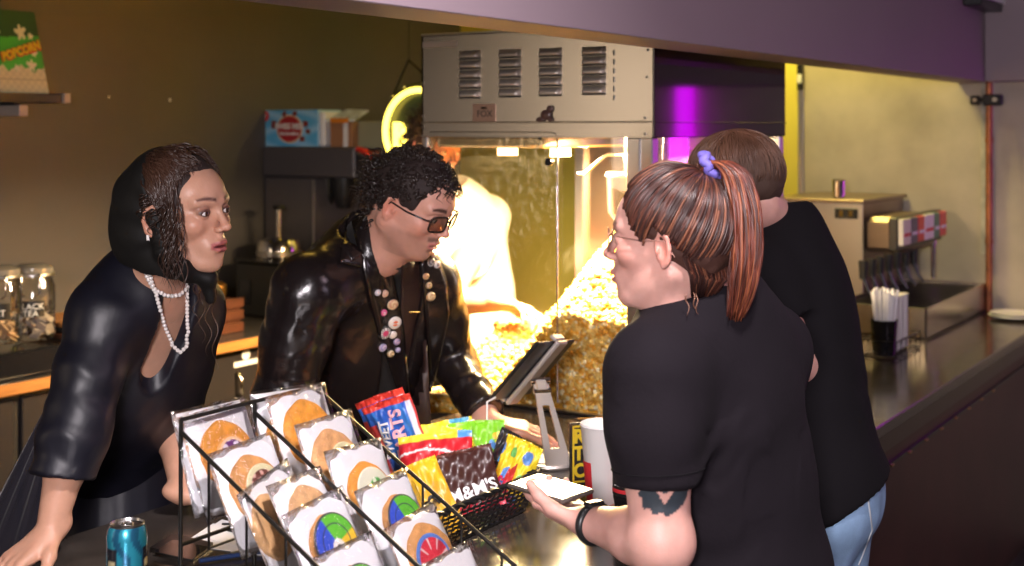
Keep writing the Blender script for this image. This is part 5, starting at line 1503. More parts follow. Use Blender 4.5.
def person(name, label, cat, pel): return thing(name, label, cat, (pel[0], pel[1], 0))
def arm_field(S, E, Wp, hd, pn, side, r, skin, curl=(.3, .35, .4, .5), thumb=(.5, .3), hs=1.0, h=.0026, spread=.12, fullh=True):
    """bare arm from the shoulder down to the finger tips"""
    pts = np.array([S, E, Wp, Wp+unit(hd)*.20*hs]); lo = pts.min(0)-.085; hi = pts.max(0)+.085
    F = Field(lo, hi, h)
    m = E*.55+S*.45
    F.chain([S, m, E], [r[0], r[1], r[2]], k=.02)
    f1 = E*.68+Wp*.32
    F.chain([E, f1, Wp], [r[2]*.98, r[3], r[4]], k=.02)
    F.ell(E, (r[2]*1.03,)*3, k=.02)
    tips = hand_sdf(F, Wp, hd, pn, side, curl, thumb, hs, spread)
    V, Q, _ = F.out()
    return V, Q, tips
def arm_cols(V, skin, tips, pn, pads=.25):
    C = np.tile(np.array(skin, float), (len(V), 1))
    for p, dv, q in tips:
        d = np.linalg.norm(V-p, axis=1); m = np.clip(np.exp(-d**2/.0003), 0, 1)[:, None]*.35; C = C*(1-m)+np.array(skin)*np.array((1.05, .70, .62))*m
        d = np.linalg.norm(V-q, axis=1); m = np.exp(-d**2/.00006)[:, None]*.35; C = C*(1-m)+np.array(skin)*np.array((.9, .66, .6))*m
    return C
def sleeve(F, S, E, Wp, r, k=.03):
    F.chain([S, E], [r[0], r[1]], k=k, world=True); F.chain([E, Wp], [r[1], r[2]], k=k*.6, world=True)
def hem(F, p, d, r, L=.05, depth=.02, wall=.006):
    """open end: cut flat at p (d points out along the limb)"""
    d = unit(d); F.plane(p, d, near=p+d*r*1.1, rad=r*1.75, world=True)
def folds(V, Q, amp, f, seed=0, stretch=(1, 1, 1), pts=(), famp=.0):
    N = vnormals(V, Q); n = wnoise(V, f, seed, stretch); n2 = 1-np.abs(n)*2
    D = amp*n
    for (c, ax, rad, fr, a) in pts:       # creases bunched round a joint
        ax = unit(ax); q = V-c; t = q@ax; w = np.exp(-(np.linalg.norm(q, axis=1)/rad)**2)*(.35+.65*(wnoise(V, 9, seed+3) > -.1)*1.0)
        D = D+a*.8*w*np.sin(t*fr*.8+wnoise(V, 10, seed+5)*3.2+wnoise(V, 24, seed+6)*1.2)
    return V+N*D[:, None]
def cap(M, off, cuts, parent, m_, name='hair', grow=1.0, h=.003, extra=None, noise=.0015):
    F = Field((-.17, -.13, -.16), (.14, .13, .17), h, M)
    F.ell(SKC, SKR+off, k=0)
    if extra: extra(F)
    for c in cuts: 
        if c[0] == 'e': F.ell(c[1], c[2], k=.008, op='s')
        else: F.plane(c[1], c[2])
    V, Q, Vl = F.out()
    V = V+vnormals(V, Q)*(wnoise(Vl, 60, 2, (1, 1, .5))*noise)[:, None]
    return V, Q
def arc(u0, u1, lift=.0, n=18, bulge=0.0, wig=0, f=0, ph=0, R=None, end=None):
    u0, u1 = unit(u0), unit(u1); th = math.acos(max(-1, min(1, float(u0@u1)))); pts = []
    R = SKR if R is None else R
    for i in range(n):
        s = i/(n-1); u = (math.sin((1-s)*th)*u0+math.sin(s*th)*u1)/max(math.sin(th), 1e-4)
        p = ellsurf(SKC, R, u); nrm = unit((p-SKC)/(R**2)); sd = unit(np.cross(nrm, u1-u0))
        pts.append(p+nrm*(lift+bulge*math.sin(s*math.pi))+sd*wig*math.sin(f*s*6.28+ph)+nrm*wig*.5*math.cos(f*s*6.28+ph))
    return pts
def glasses(M, parent, m_, shape='rect', w=.026, h=.019, zc=-.003, r=.0022, lens=None, bridge=True, tm=None):
    g = []
    for s in (1, -1):
        pts = []
        for a in np.linspace(0, 2*math.pi, 40, endpoint=False):
            e = 4 if shape == 'rect' else 2.4; ca, sa = math.cos(a), math.sin(a)
            px_, pz_ = w*math.copysign(abs(ca)**(2/e), ca), h*math.copysign(abs(sa)**(2/e), sa)
            y = s*.0335+px_; pts.append((.1005-.35*max(0, abs(y)-.012)**1.15*1.4, y, zc+pz_))
        g.append(pts)
    mb = MB()
    for p in g: mb.tube(p, r, 8, True, M=M)
    mb.tube([(.0995, .0335-w, zc+.004), (.104, 0, zc+.007), (.0995, -.0335+w, zc+.004)], r, 8, M=M)
    fr = mb.build('glasses', m_, parent, 70)
    for s in (1, -1):
        y = .0335+w; x0 = .1005-.35*(y-.012)**1.15*1.4
        MB().tube([(x0, s*y, zc+h*.5), (x0-.006, s*(y+.010), zc+h*.5), (.03, s*.0765, zc+.006), (-.012, s*.082, .006), (-.030, s*.078, -.020)], r*.95, 8, M=M).build('temple', tm or m_, fr, 70)
        if lens:
            p = g[0 if s == 1 else 1]; c = np.mean(p, 0); MB().add([tuple(c)]+p, [(0, 1+i, 1+(i+1) % 40) for i in range(40)], M).build('lens', lens, fr, 70)
    return fr

# ================================================================= woman in the headscarf (left)
SKA = (.54, .29, .195); skA = skin_mat('warm_skin', SKA, .42)
hM = headM(P(182, 212, 2.38), (.91, -.42), pitch=-2, roll=3, s=.945)
neckA = P(146, 290, 2.50); pelA = P(118, 560, 2.80); pelA[2] = .93
sRA = P(103, 318, 2.42); sLA = P(190, 310, 2.64)
A = person('person', 'woman in a black headscarf and pearls leaning on the counter at the left', 'person', pelA)
prA, RA = torso_prims(pelA, neckA, sRA, sLA, dict(depth=.100, width=.140, belly=0))
F = Field((-.15, -.20, -.42), (.20, .20, .13), .0026, hM)
F.rc((-.02, 0, -.06), F.loc(neckA), .050, .056, k=.0)
F2 = F
head_sdf(F, fem=True, open_=.0015)
put_prims(F, prA)
0 and F.rc((.02, -.028, -.10), tuple(F.loc(neckA+RA[:, 0]*.075-UP*.02)-np.array((0, .01, 0))), .010, .012, k=.02)      # neck cords
0 and F.rc((.02, .028, -.10), tuple(F.loc(neckA+RA[:, 0]*.075-UP*.02)+np.array((0, .01, 0))), .010, .012, k=.02)
V, Q, Vl = F.out(); C_ = head_cols(Vl, SKA, (.40, .12, .11), (.07, .025, .02), True, liner=.95, blush=.35, open_=.0015)
# tattoo shading on the breastbone: a soft dark figure
parts = [(V, Q)]; cols = [C_]
F = Field(np.minimum(pelA, neckA)-.30, np.maximum(pelA, neckA)+.30, .012); put_prims(F, prA); V, Q, _ = F.out(); parts.append((V, Q)); cols.append(np.tile(SKA, (len(V), 1)))
eRA, wRA = P(74, 432, 2.34), P(50, 540, 2.30); wRA[2] = max(wRA[2], .965)
eLA, wLA = P(172, 414, 2.70), P(184, 488, 2.55); wLA[2] = .965
ra = (.050, .044, .038, .036, .0245)
hdR = P(30, 575, 2.27)-P(50, 540, 2.30); hdR[2] = -.02
V, Q, tR = arm_field(sRA, eRA, wRA, hdR, -UP, 1, ra, SKA, (.12, .12, .12, .14), (.1, .1), .93, spread=.35); parts.append((V, Q)); cols.append(arm_cols(V, SKA, tR, -UP))
hdL = cdir(1, .12); V, Q, tL = arm_field(sLA, eLA, wLA, hdL-UP*.15, -UP, 1, ra, SKA, (.15, .16, .18, .2), (.2, .2), .93, spread=.25); parts.append((V, Q)); cols.append(arm_cols(V, SKA, tL, -UP))
bodyA = solid('body', parts, skA, A, cols)
eyes(hM, A, (.05, .02, .01), look=(1, .05, -.05)); nails(tR, -UP, A, m_nailA, .93); nails(tL, -UP, A, m_nailA, .93)
# blouse
F = Field(np.min([pelA, sRA, sLA, eRA, wRA, wLA], 0)-.16, np.max([pelA, sRA, sLA, eRA, wRA, neckA], 0)+.14, .0055)
put_prims(F, torso_prims(pelA, neckA, sRA, sLA, dict(depth=.100, width=.140, belly=0), .022)[0])
fr, lf = RA[:, 0], RA[:, 1]
cR = eRA*.55+wRA*.45; cL = eLA*.86+wLA*.14
G = F.child(); G.chain([sRA+UP*.0, eRA*.5+sRA*.5, eRA, cR+(wRA-eRA)*.1], [.060, .058, .058, .058], k=.03, world=True)
G.chain([sLA, eLA*.5+sLA*.5, eLA, cL+(wLA-eLA)*.1], [.056, .052, .050, .050], k=.03, world=True)
hem(G, cR, wRA-eRA, .064); hem(G, cL, wLA-eLA, .052)
F.rc(neckA+lf*.055-fr*.02, neckA-lf*.055-fr*.02, .045, k=.03, world=True)
# open neckline
for o_ in (.03, .07, .11, .15): F.chain([neckA+fr*o_+UP*.03, neckA+fr*o_-UP*.06, neckA+fr*(o_+.02)-UP*.205-lf*.012], [.044, .040, .020], k=.004, op='s', world=True)
F.rc(neckA-UP*.02, neckA+UP*.12+fr*.02, .054, .060, k=.004, op='s', world=True)
F.join(G, .03)
V, Q, _ = F.out(); V = folds(V, Q, .0035, 16, 1, (1, 1, .45), [(eRA, eRA-sRA, .10, 110, .0045), (sRA-UP*.05, (eRA-sRA), .09, 80, .003), (cR, wRA-eRA, .06, 150, .003)])
blA = solid('blouse', [(V, Q)], m_satin, A)
# lapels of the blouse: two long shiny folds either side of the opening
# skirt
F = Field((pelA[0]-.40, pelA[1]-.40, .0), (pelA[0]+.40, pelA[1]+.40, 1.06), .010)
F.chain([pelA+UP*.04, (pelA[0], pelA[1], .5), (pelA[0], pelA[1], .10)], [.155, .21, .26], k=.05); F.plane((0, 0, .10), (0, 0, -1))
V, Q, _ = F.out(); an = np.arctan2(V[:, 1]-pelA[1], V[:, 0]-pelA[0]); V = V+vnormals(V, Q)*(np.sin(an*17+np.sin(an*5)*1.5)*.010*np.clip(1.05-V[:, 2], 0, 1))[:, None]
solid('skirt', [(V, Q)], m_satin, A)
# sheer black train that hangs from her back to the left
mb = MB(); v = []; f = []
a0, a1 = P(84, 330, 2.52), P(64, 520, 2.62); b0, b1 = P(78, 345, 2.60), P(-60, 600, 2.75)
n1, n2 = 30, 16
for i in range(n1+1):
    s_ = i/n1
    for j in range(n2+1):
        q = j/n2; p = (a0*(1-s_)+a1*s_)*(1-q)+(b0*(1-s_)+b1*s_)*q; v.append(p+FW*.018*math.sin(q*26+s_*2)*(.3+s_)-UP*.0)
for i in range(n1):
    for j in range(n2): k = i*(n2+1)+j; f.append((k, k+1, k+n2+2, k+n2+1))
o = MB().add(v, f).build('train', mat('sheer_black_cloth', (.03, .028, .04), .5, alpha=.8, sheen=.3), A, 180); md = o.modifiers.new('s', 'SOLIDIFY'); md.thickness = .002
for s_ in (1, -1):
    an = np.array((pelA[0], pelA[1], 0))+lf*s_*.08; an[2] = 0
    F = Field(an-.2, an+.25, .008); F.rc(an+UP*.04, an+unit(fr*np.array((1, 1, 0)))*.14+UP*.032, .038, .030, k=.02); F.rc(an+UP*.05, an+UP*.2, .035, .045, k=.02); F.plane((0, 0, .002), (0, 0, -1)); V, Q, _ = F.out(); solid('shoe', [(V, Q)], m_black, A)
# headscarf
F = Field((-.22, -.14, -.24), (.12, .14, .16), .003, hM)
F.rc((-.034, 0, .042), (-.082, 0, -.044), .083, .078, k=0); F.ell((-.020, 0, .035), (.096, .082, .090), k=.02); F.ell((-.066, 0, .012), (.088, .078, .088), k=.02); F.rc((-.05, 0, -.06), (-.035, 0, -.085), .078, .070, k=.03)
F.plane((0, 0, -.122), (-.25, 0, -1))
F.plane((-.030, 0, .10), (.95, 0, .30))
for s_ in (1, -1):
    F.chain([(-.005, s_*.076, .0), (.010, s_*.066, -.065), (.030, s_*.040, -.108), (.052, s_*.006, -.128)], [.010, .016, .016, .014], k=.02)
F.chain([(.05, 0, -.128), (.048, .01, -.17)], [.016, .012], k=.01)
V, Q, Vl = F.out(); V = V+vnormals(V, Q)*((np.sin(np.arctan2(Vl[:, 2]+.05, Vl[:, 0]-.05)*13+wnoise(Vl, 10, 4)*2)*.0016+wnoise(Vl, 22, 8)*.0012))[:, None]
solid('headscarf', [(V, Q)], m_scarf, A)
# hair seen in front of the scarf
V, Q = cap(hM, .004, [('e', (.085, 0, -.014), (.072, .086, .096)), ('p', (-.055, 0, 0), (-1, 0, 0)), ('p', (0, 0, -.03), (0, 0, -1))], A, m_hairA)
hairA = solid('hair', [(V, Q)], m_cap, A)
rs = np.random.RandomState(5); cv = []; rad = []
for k in range(620):
    s_ = -1 if rs.rand() < .70 else 1
    u0 = unit((-.25+.15*rs.randn(), s_*(.02+.55*rs.rand()), .95)); q_ = rs.rand(); u1 = unit((.74-.35*q_+.06*rs.randn(), s_*(.08+.95*q_**.7), .62-.95*q_**1.5+.05*rs.randn()))
    cv.append(arc(u0, u1, .004+.009*rs.rand(), 20, .010*rs.rand(), .0035, 1.5+2.5*rs.rand(), rs.rand()*6)); rad.append(.0013+.0007*rs.rand())
for k in range(46):      # locks dangling in front of the near ear
    p = np.array((.028+.014*rs.randn(), -.070-.004*rs.rand(), .035+.02*rs.randn())); cv.append(curl(p, (.10, -.15, -1), .12+.05*rs.rand(), .0045, 2.2+rs.rand(), .6, rs)); rad.append(.0013)
for k in range(26):      # curls above the ear
    p = ellsurf(SKC, SKR+.006, unit((.15*rs.randn()+.05, -.9, .35+.3*rs.randn()))); cv.append(curl(p, (.2*rs.randn(), -.3, -.8), .05, .007, 2, .3, rs)); rad.append(.0015)
for k in range(4):       # thin locks falling onto the chest
    p = np.array((.035, -.015+.02*k, -.118)); cv.append(curl(p, (.0, -.1, -1), .10+.03*k, .006, 2.5, .2, rs)); rad.append(.0012)
strands('hair_strand', cv, rad, m_hairA, hairA, hM)
# pearls: a choker row and a long double row, draped on the chest surface
bvA = bvh_of(bodyA); bvBl = bvh_of(blA)
def pearl_row(pts, n, r, name):
    mb = MB(); p = np.array(pts, float); d = np.r_[0, np.cumsum(np.linalg.norm(np.diff(p, axis=0), axis=1))]
    for s_ in np.linspace(0, d[-1], n):
        x = np.interp(s_, d, p[:, 0]); y = np.interp(s_, d, p[:, 1]); h_, nn_ = hit(bvA, x, y); h2, n2_ = hit(bvBl, x, y)
        if h_ is None or (h2 is not None and (h2-CAM)@FW < (h_-CAM)@FW): h_, nn_ = h2, n2_
        if h_ is None: continue
        if nn_@(h_-CAM) > 0: nn_ = -nn_
        mb.ball(h_+nn_*r*.6-FW*.006, r, 10)
    mb.build(name, m_pearl, A, 60)
pearl_row([(145, 261), (148, 274), (154, 286), (162, 293), (171, 295), (180, 294), (187, 287), (190, 276)], 22, .0042, 'pearl_necklace')
pearl_row([(150, 266), (155, 288), (160, 308), (166, 328), (173, 344), (181, 352), (187, 345), (189, 328), (189, 308), (189, 286)], 44, .0042, 'pearl_necklace')
MB().tube([tr(hM, (-.012, -.088, -.034)), tr(hM, (-.010, -.090, -.044))], .003, 8).build('earring', m_pearl, A, 60)

# ================================================================= man in the leather jacket
SKB = (.66, .345, .255); skB = skin_mat('fair_skin', SKB, .45)
hM = headM(P(414, 202, 2.88), (.90, -.43), pitch=26, roll=5, s=.97)
neckB = P(376, 250, 3.02); pelB = P(336, 470, 3.34); pelB[2] = .93
sRB = P(306, 292, 2.84); sLB = P(431, 286, 3.12)
B = person('person', 'man with curly dark hair, glasses and a badge covered black leather jacket', 'person', pelB)
dB = dict(depth=.135, width=.185, belly=.03, fat=.10)
prB, RB = torso_prims(pelB, neckB, sRB, sLB, dB); fr, lf, upB = RB[:, 0], RB[:, 1], RB[:, 2]
F = Field((-.17, -.16, -.24), (.15, .16, .13), .0026, hM)
F.rc((-.025, 0, -.05), F.loc(neckB), .062, .066, k=.0); head_sdf(F, fat=1.0, open_=.003)
F.rc((.01, 0, -.085), (-.03, 0, -.15), .048, .058, k=.03)
V, Q, Vl = F.out(); parts = [(V, Q)]; cols = [head_cols(Vl, SKB, (.52, .20, .17), (.03, .015, .01), liner=.35, stubble=.42, blush=.5, open_=.003)]
F = Field(np.minimum(pelB, neckB)-.32, np.maximum(pelB, neckB)+.32, .012); put_prims(F, torso_prims(pelB, neckB, sRB, sLB, dB, -.014)[0]); V, Q, _ = F.out(); parts.append((V, Q)); cols.append(np.tile(SKB, (len(V), 1)))
eRB, wRB = P(284, 395, 2.86), P(335, 468, 2.76); wRB[2] = .965
eLB, wLB = P(451, 356, 3.28), P(490, 424, 3.06); wLB[2] = .985
ra = (.056, .052, .045, .043, .029)
V, Q, tR = arm_field(sRB, eRB, wRB, cdir(1, -.1)-UP*.12, -UP, 1, ra, SKB, (.15, .16, .18, .2), (.2, .2), 1.0); parts.append((V, Q)); cols.append(arm_cols(V, SKB, tR, -UP))
V, Q, tL = arm_field(sLB, eLB, wLB, cdir(1, -.12)-UP*.15, unit(-UP+FW*.15), -1, ra, SKB, (.18, .20, .24, .3), (.2, .25), 1.0, spread=.10); parts.append((V, Q)); cols.append(arm_cols(V, SKB, tL, -UP))
bodyB = solid('body', parts, skB, B, cols); eyes(hM, B, (.05, .025, .012), look=(1, 0, -.28)); nails(tR, -UP, B, m_nailA); nails(tL, -UP, B, m_nailA)
# black shirt with a high collar
F = Field(np.min([pelB, sRB, sLB, neckB], 0)-.20, np.max([pelB, sRB, sLB, neckB], 0)+.16, .006)
put_prims(F, torso_prims(pelB, neckB, sRB, sLB, dB, .008)[0]); cn = tr(hM, (-.022, 0, -.105)); F.rc(neckB, cn, .077, .072, k=.02, world=True); F.plane(cn, unit(cn-neckB), near=cn+unit(cn-neckB)*.06, rad=.10, world=True)
V, Q, _ = F.out(); V = folds(V, Q, .0022, 20, 6, (1, 1, .5)); shB = solid('shirt', [(V, Q)], m_blackcloth, B)
# leather jacket
F = Field(np.min([pelB, sRB, sLB, eRB, wRB, eLB, wLB], 0)-.15, np.max([pelB, sRB, sLB, neckB, eLB, wLB], 0)+.16, .0052)
put_prims(F, torso_prims(pelB, neckB, sRB, sLB, dB, .026)[0])
cR = eRB*.12+wRB*.88; cL = eLB*.12+wLB*.88
G = F.child(); G.chain([sRB, eRB*.5+sRB*.5, eRB, cR+(wRB-eRB)*.1], [.076, .074, .066, .050], k=.03, world=True); G.chain([sLB, eLB*.5+sLB*.5, eLB, cL+(wLB-eLB)*.1], [.068, .064, .058, .047], k=.03, world=True)
hem(G, cR, wRB-eRB, .050, depth=.015); hem(G, cL, wLB-eLB, .048, depth=.015)
top = neckB+upB*.06
F.plane(top-fr*.03, unit(upB*1.0+fr*.35), near=top+upB*.09, rad=.13, world=True)
F.rc(neckB-upB*.06, neckB+upB*.14, .078, .084, k=.004, op='s', world=True)
for o_ in (.05, .09, .13, .17, .21):   # open front
    F.chain([neckB+fr*o_+upB*.06, neckB+fr*o_-upB*.10, neckB+fr*o_-upB*.30, neckB+fr*o_-upB*.56], [.060, .050, .040, .055], k=.004, op='s', world=True)
F.join(G, .035)
V, Q, _ = F.out()
V = folds(V, Q, .0045, 13, 11, (1, 1, .6), [(eRB, eRB-sRB, .11, 85, .0075), (sRB+(eRB-sRB)*.35, eRB-sRB, .10, 60, .005), (eLB, eLB-sLB, .11, 85, .007), (eLB*.5+wLB*.5, wLB-eLB, .09, 95, .005), (neckB-upB*.25-lf*.12, upB+lf*.4, .14, 55, .004)])
jk = solid('leather_jacket', [(V, Q)], m_leather, B); bvJ = bvh_of(jk); bvS = bvh_of(shB)
def drape(name, A_, B_, bvs, off, th, m_, parent, n=26, m=6, dfall=2.85):
    """cloth strip between two outlines, laid on the garment underneath"""
    def samp(L, s_):
        L = np.array(L, float); d = np.r_[0, np.cumsum(np.linalg.norm(np.diff(L, axis=0), axis=1))]; d /= d[-1]
        return np.array((np.interp(s_, d, L[:, 0]), np.interp(s_, d, L[:, 1])))
    G = np.zeros((n+1, m+1, 3)); D = np.full((n+1, m+1), np.nan)
    for i in range(n+1):
        a, b = samp(A_, i/n), samp(B_, i/n)
        for j in range(m+1):
            p = a+(b-a)*j/m; G[i, j, :2] = p; best = None
            for bv in bvs:
                h_, _n = hit(bv, p[0], p[1])
                if h_ is not None:
                    dd = (h_-CAM)@FW; best = dd if best is None else min(best, dd)
            if best is not None: D[i, j] = best
    bad = np.isnan(D); D[bad] = np.nanmedian(D) if (~bad).any() else dfall
    for _ in range(3):
        E_ = D.copy(); E_[1:-1] = (D[2:]+D[:-2]+D[1:-1]*2)/4; D = np.minimum(E_, D+.002)
    v = [P(G[i, j, 0], G[i, j, 1], D[i, j]-off) for i in range(n+1) for j in range(m+1)]
    f = [(i*(m+1)+j, i*(m+1)+j+1, (i+1)*(m+1)+j+1, (i+1)*(m+1)+j) for i in range(n) for j in range(m)]
    o = MB().add(v, f).build(name, m_, parent, 60); md = o.modifiers.new('s', 'SOLIDIFY'); md.thickness = th; md.offset = 0; return o
lpN = drape('lapel', [(352, 222), (362, 262), (370, 300), (382, 345), (398, 392)], [(366, 214), (380, 236), (392, 270), (404, 330), (408, 392)], [bvJ, bvS], .010, .006, m_leather, jk)
lpF = drape('lapel', [(421, 262), (424, 300), (428, 345), (430, 392)], [(436, 250), (446, 280), (449, 312), (442, 350)], [bvJ, bvS], .010, .006, m_leather, jk)
drape('collar', [(340, 262), (345, 232), (352, 212)], [(362, 268), (366, 240), (368, 214)], [bvJ], .010, .007, m_leather, jk, 12, 6)
drape('epaulette', [(340, 246), (352, 262)], [(352, 238), (364, 254)], [bvJ], .010, .008, m_leather, jk, 6, 4)
drape('tie', [(402, 262), (401, 300), (399, 360), (401, 432)], [(419, 262), (422, 300), (427, 360), (432, 432)], [bvS], .010, .005, mat('dark_tie', (.030, .014, .012), .5), shB)
for s_ in (0, 1):
    z_ = [(396+3*s_, 262), (404, 330), (410, 392)] if s_ == 0 else [(446, 282), (449, 313), (441, 352), (432, 392)]
    q = []
    for k in range(30):
        t_ = k/29*(len(z_)-1); i = min(int(t_), len(z_)-2); x = z_[i][0]+(z_[i+1][0]-z_[i][0])*(t_-i); y = z_[i][1]+(z_[i+1][1]-z_[i][1])*(t_-i)
        h_, n_ = hit(bvJ, x, y)
        if h_ is None: h_, n_ = hit(bvS, x, y)
        if h_ is not None: q.append(h_-FW*.016)
    if len(q) > 4: MB().tube(q, .0022, 6).build('zip', m_chrome, jk, 60)
h_, n_ = hit(bvS, 412, 311)
if h_ is not None: MB().cyl(h_-FW*.014-RT*.016, h_-FW*.016+RT*.020, .003, n=10).build('tie_clip', mat('gold', (.8, .55, .15), .25, metal=1), shB, 40)
bvL = [bvJ, bvh_of(lpN), bvh_of(lpF), bvS]
def badge(px, py, r, c1, c2=None, kind=0, far=False):
    best = None
    for bv in bvL:
        h_, n_ = hit(bv, px, py)
        if h_ is not None and (best is None or (h_-CAM)@FW < (best[0]-CAM)@FW): best = (h_, n_)
    if best is None: return
    h_, n_ = best; n_ = n_ if n_@(h_-CAM) < 0 else -n_; n_ = unit(unit(n_)*.5+fr*.5-FW*.45)
    M = frame(h_-FW*.009+n_*.002, unit(np.cross(UP, n_)), n_)
    def c(rr, a):
        if kind == 1: return c2 if rr < .45 else ((.80, .78, .76) if math.sin(a*12) > -.1 and rr < .85 else (.03, .03, .03))
        if kind == 2: return c2 if rr < .42 and abs(math.sin(a)) > .3 else c1
        if kind == 3: return c2 if math.sin(rr*8+a*2) > .2 else c1
        return c1
    v = [(0, 0, .004)]; f = []; cc = [c(0, 0)]; n1, n2 = 8, 28
    for i in range(1, n1+1):
        q = i/n1
        for k in range(n2): a = 2*math.pi*k/n2; v.append((r*q*math.cos(a), r*q*math.sin(a), .004*(1-q**4))); cc.append(c(q, a))
    for k in range(n2): v.append((r*.96*math.cos(2*math.pi*k/n2), r*.96*math.sin(2*math.pi*k/n2), -.003)); cc.append((.3, .3, .3))
    for k in range(n2): f.append((0, 1+k, 1+(k+1) % n2))
    for i in range(n1):
        for k in range(n2): k2 = (k+1) % n2; a_ = 1+i*n2; f.append((a_+k, a_+n2+k, a_+n2+k2, a_+k2))
    MB().add(v, f, M, cc).build('badge', m_col, jk, 60)
for b_ in ((378, 292, .0078, (.72, .66, .68)), (385, 293, .0090, (.62, .38, .30), (.80, .6, .4), 3), (393, 304, .0135, (.60, .32, .18), (.80, .60, .35), 3), (384, 312, .0085, (.75, .12, .28), (.9, .7, .75), 2),
           (395, 322, .0160, (.80, .74, .68), (.78, .16, .05), 2), (385, 332, .0170, (.05, .05, .05), (.60, .05, .14), 1), (383, 347, .0100, (.28, .24, .42), (.6, .5, .6), 3), (397, 341, .0085, (.50, .35, .45), (.2, .2, .4), 3),
           (391, 353, .0090, (.70, .55, .35), (.4, .25, .1), 3), (393, 334, .0100, (.80, .70, .62)), (398, 349, .0065, (.45, .40, .60)), (431, 262, .0105, (.10, .10, .11), (.5, .5, .5), 3), (437, 264, .0090, (.75, .72, .72), (.1, .1, .1), 2),
           (433, 255, .0070, (.8, .75, .7)), (426, 276, .0080, (.42, .22, .12), (.6, .4, .2), 3), (429, 285, .0080, (.66, .48, .30), (.3, .2, .1), 3), (431, 296, .0115, (.72, .56, .32), (.5, .3, .15), 3)): badge(*b_)
h_, n_ = hit(bvJ, 399, 358)
if h_ is None: h_, n_ = hit(bvS, 399, 358)
if h_ is not None: MB().hexa([h_-FW*.018+RT*x+UP*z for x, z in ((-.004, -.02), (.006, -.02), (.008, .0), (-.006, .0))], [h_-FW*.020+RT*x+UP*z for x, z in ((-.006, .0), (.008, .0), (.010, .02), (-.002, .022))]).build('gold_pin', mat('gold_pin_metal', (.75, .55, .12), .3, metal=1), jk)
# hair: cap and curls
cuts = [('e', (.094, 0, -.004), (.070, .095, .092)), ('e', (.02, .09, -.05), (.052, .040, .055)), ('e', (.02, -.09, -.05), (.052, .040, .055)), ('p', (0, 0, -.075), (0, 0, -1))]
V, Q = cap(hM, .005, cuts, B, m_hairB, noise=.002); hb = solid('hair', [(V, Q)], m_cap, B)
rs = np.random.RandomState(9); cv = []; rad = []
while len(cv) < 800:
    u = unit(rs.randn(3)); p = ellsurf(SKC, SKR+.006, u)
    if p[2] < -.055 or (p[0] > -.002 and p[2] < -.002+1.10*p[0]) or p[0] > .062: continue
    if p[0] > -.036 and p[2] < .022 and p[0] < .02: continue
    nrm = unit((p-SKC)/SKR**2); top_ = p[2] > .06
    d = nrm*.8+np.array((-.4 if not (p[0] > .03) else .45, 0, -.3))+rs.randn(3)*.35
    back = p[0] < -.050 and p[2] < .065; cv.append(curl(p, d if back else d*np.array((1, 1, .35))+rs.randn(3)*.3, (.030+.030*rs.rand()) if back else (.008+.006*rs.rand()), .0034+.0016*rs.rand(), 1.4+1.3*rs.rand(), .45 if back else .3, rs, 20)); rad.append(.0015+.0006*rs.rand())
for k in range(26):   # forelock over the forehead
    p = ellsurf(SKC, SKR+.006, unit((.62, -.45+.9*rs.rand(), .56))); cv.append(curl(p, (.8, .2*rs.randn(), -.45), .038+.02*rs.rand(), .006, 2, .55, rs, 22)); rad.append(.0015)
strands('curl', cv, rad, m_hairB, hb, hM)
mgl = mat('dark_tortoise_frame', (.03, .018, .014), .2); lensB = clear_mat('reflection_tint_lens', (1, 1, .95), .02)  # slight yellow in the lens colour stands in for a reflection
glasses(hM, B, mgl, 'rect', .0255, .0185, -.004, .0024, lensB)
legs(B, pelB, lf, m_darktr)

# ================================================================= woman with the ponytail (foreground)
SKC_ = (.62, .34, .28); skC = skin_mat('pink_skin', SKC_, .45)
hM = headM(P(668, 240, 2.05), (-.94, .34), pitch=-2, roll=0, s=.94)
neckC = P(706, 306, 2.13); pelC = P(742, 600, 2.16); pelC[2] = .92
sLC = P(652, 372, 1.97); sRC = P(766, 350, 2.26)
Cp = person('person', 'woman with an auburn ponytail and glasses in a black t-shirt holding a phone', 'person', pelC)
dC = dict(depth=.110, width=.168, belly=.0, fat=.06)
prC, RC = torso_prims(pelC, neckC, sRC, sLC, dC); fr, lf, upC = RC[:, 0], RC[:, 1], RC[:, 2]
F = Field((-.17, -.18, -.24), (.14, .17, .13), .0026, hM)
F.rc((-.022, 0, -.05), F.loc(neckC), .051, .057, k=.0); head_sdf(F, fem=True, fat=.18); F.rc((.008, 0, -.078), (-.02, 0, -.14), .036, .046, k=.03)
F.rc(neckC, neckC-upC*.06, .06, .08, k=.05, world=True)
V, Q, Vl = F.out(); parts = [(V, Q)]; cols = [head_cols(Vl, SKC_, (.55, .22, .20), (.20, .10, .07), True, liner=.3, blush=.6)]
F = Field(np.minimum(pelC, neckC)-.30, np.maximum(pelC, neckC)+.30, .012); put_prims(F, torso_prims(pelC, neckC, sRC, sLC, dC, -.014)[0]); V, Q, _ = F.out(); parts.append((V, Q)); cols.append(np.tile(SKC_, (len(V), 1)))
eLC, wLC = P(661, 542, 1.95), P(588, 522, 2.09)
eRC, wRC = P(722, 505, 2.38), P(680, 522, 2.46); wRC[2] = .975
ra = (.054, .050, .045, .041, .026)
phoneC = P(562, 494, 2.20); hdC = unit(P(545, 500, 2.22)-wLC)
pnC = unit(UP*1.0+RT*.05-FW*.22); 
V, Q, tL = arm_field(sLC, eLC, wLC, hdC, pnC, -1, ra, SKC_, (.16, .18, .22, .26), (.9, .2), .95, spread=.08); 
cA = arm_cols(V, SKC_, tL, pnC)
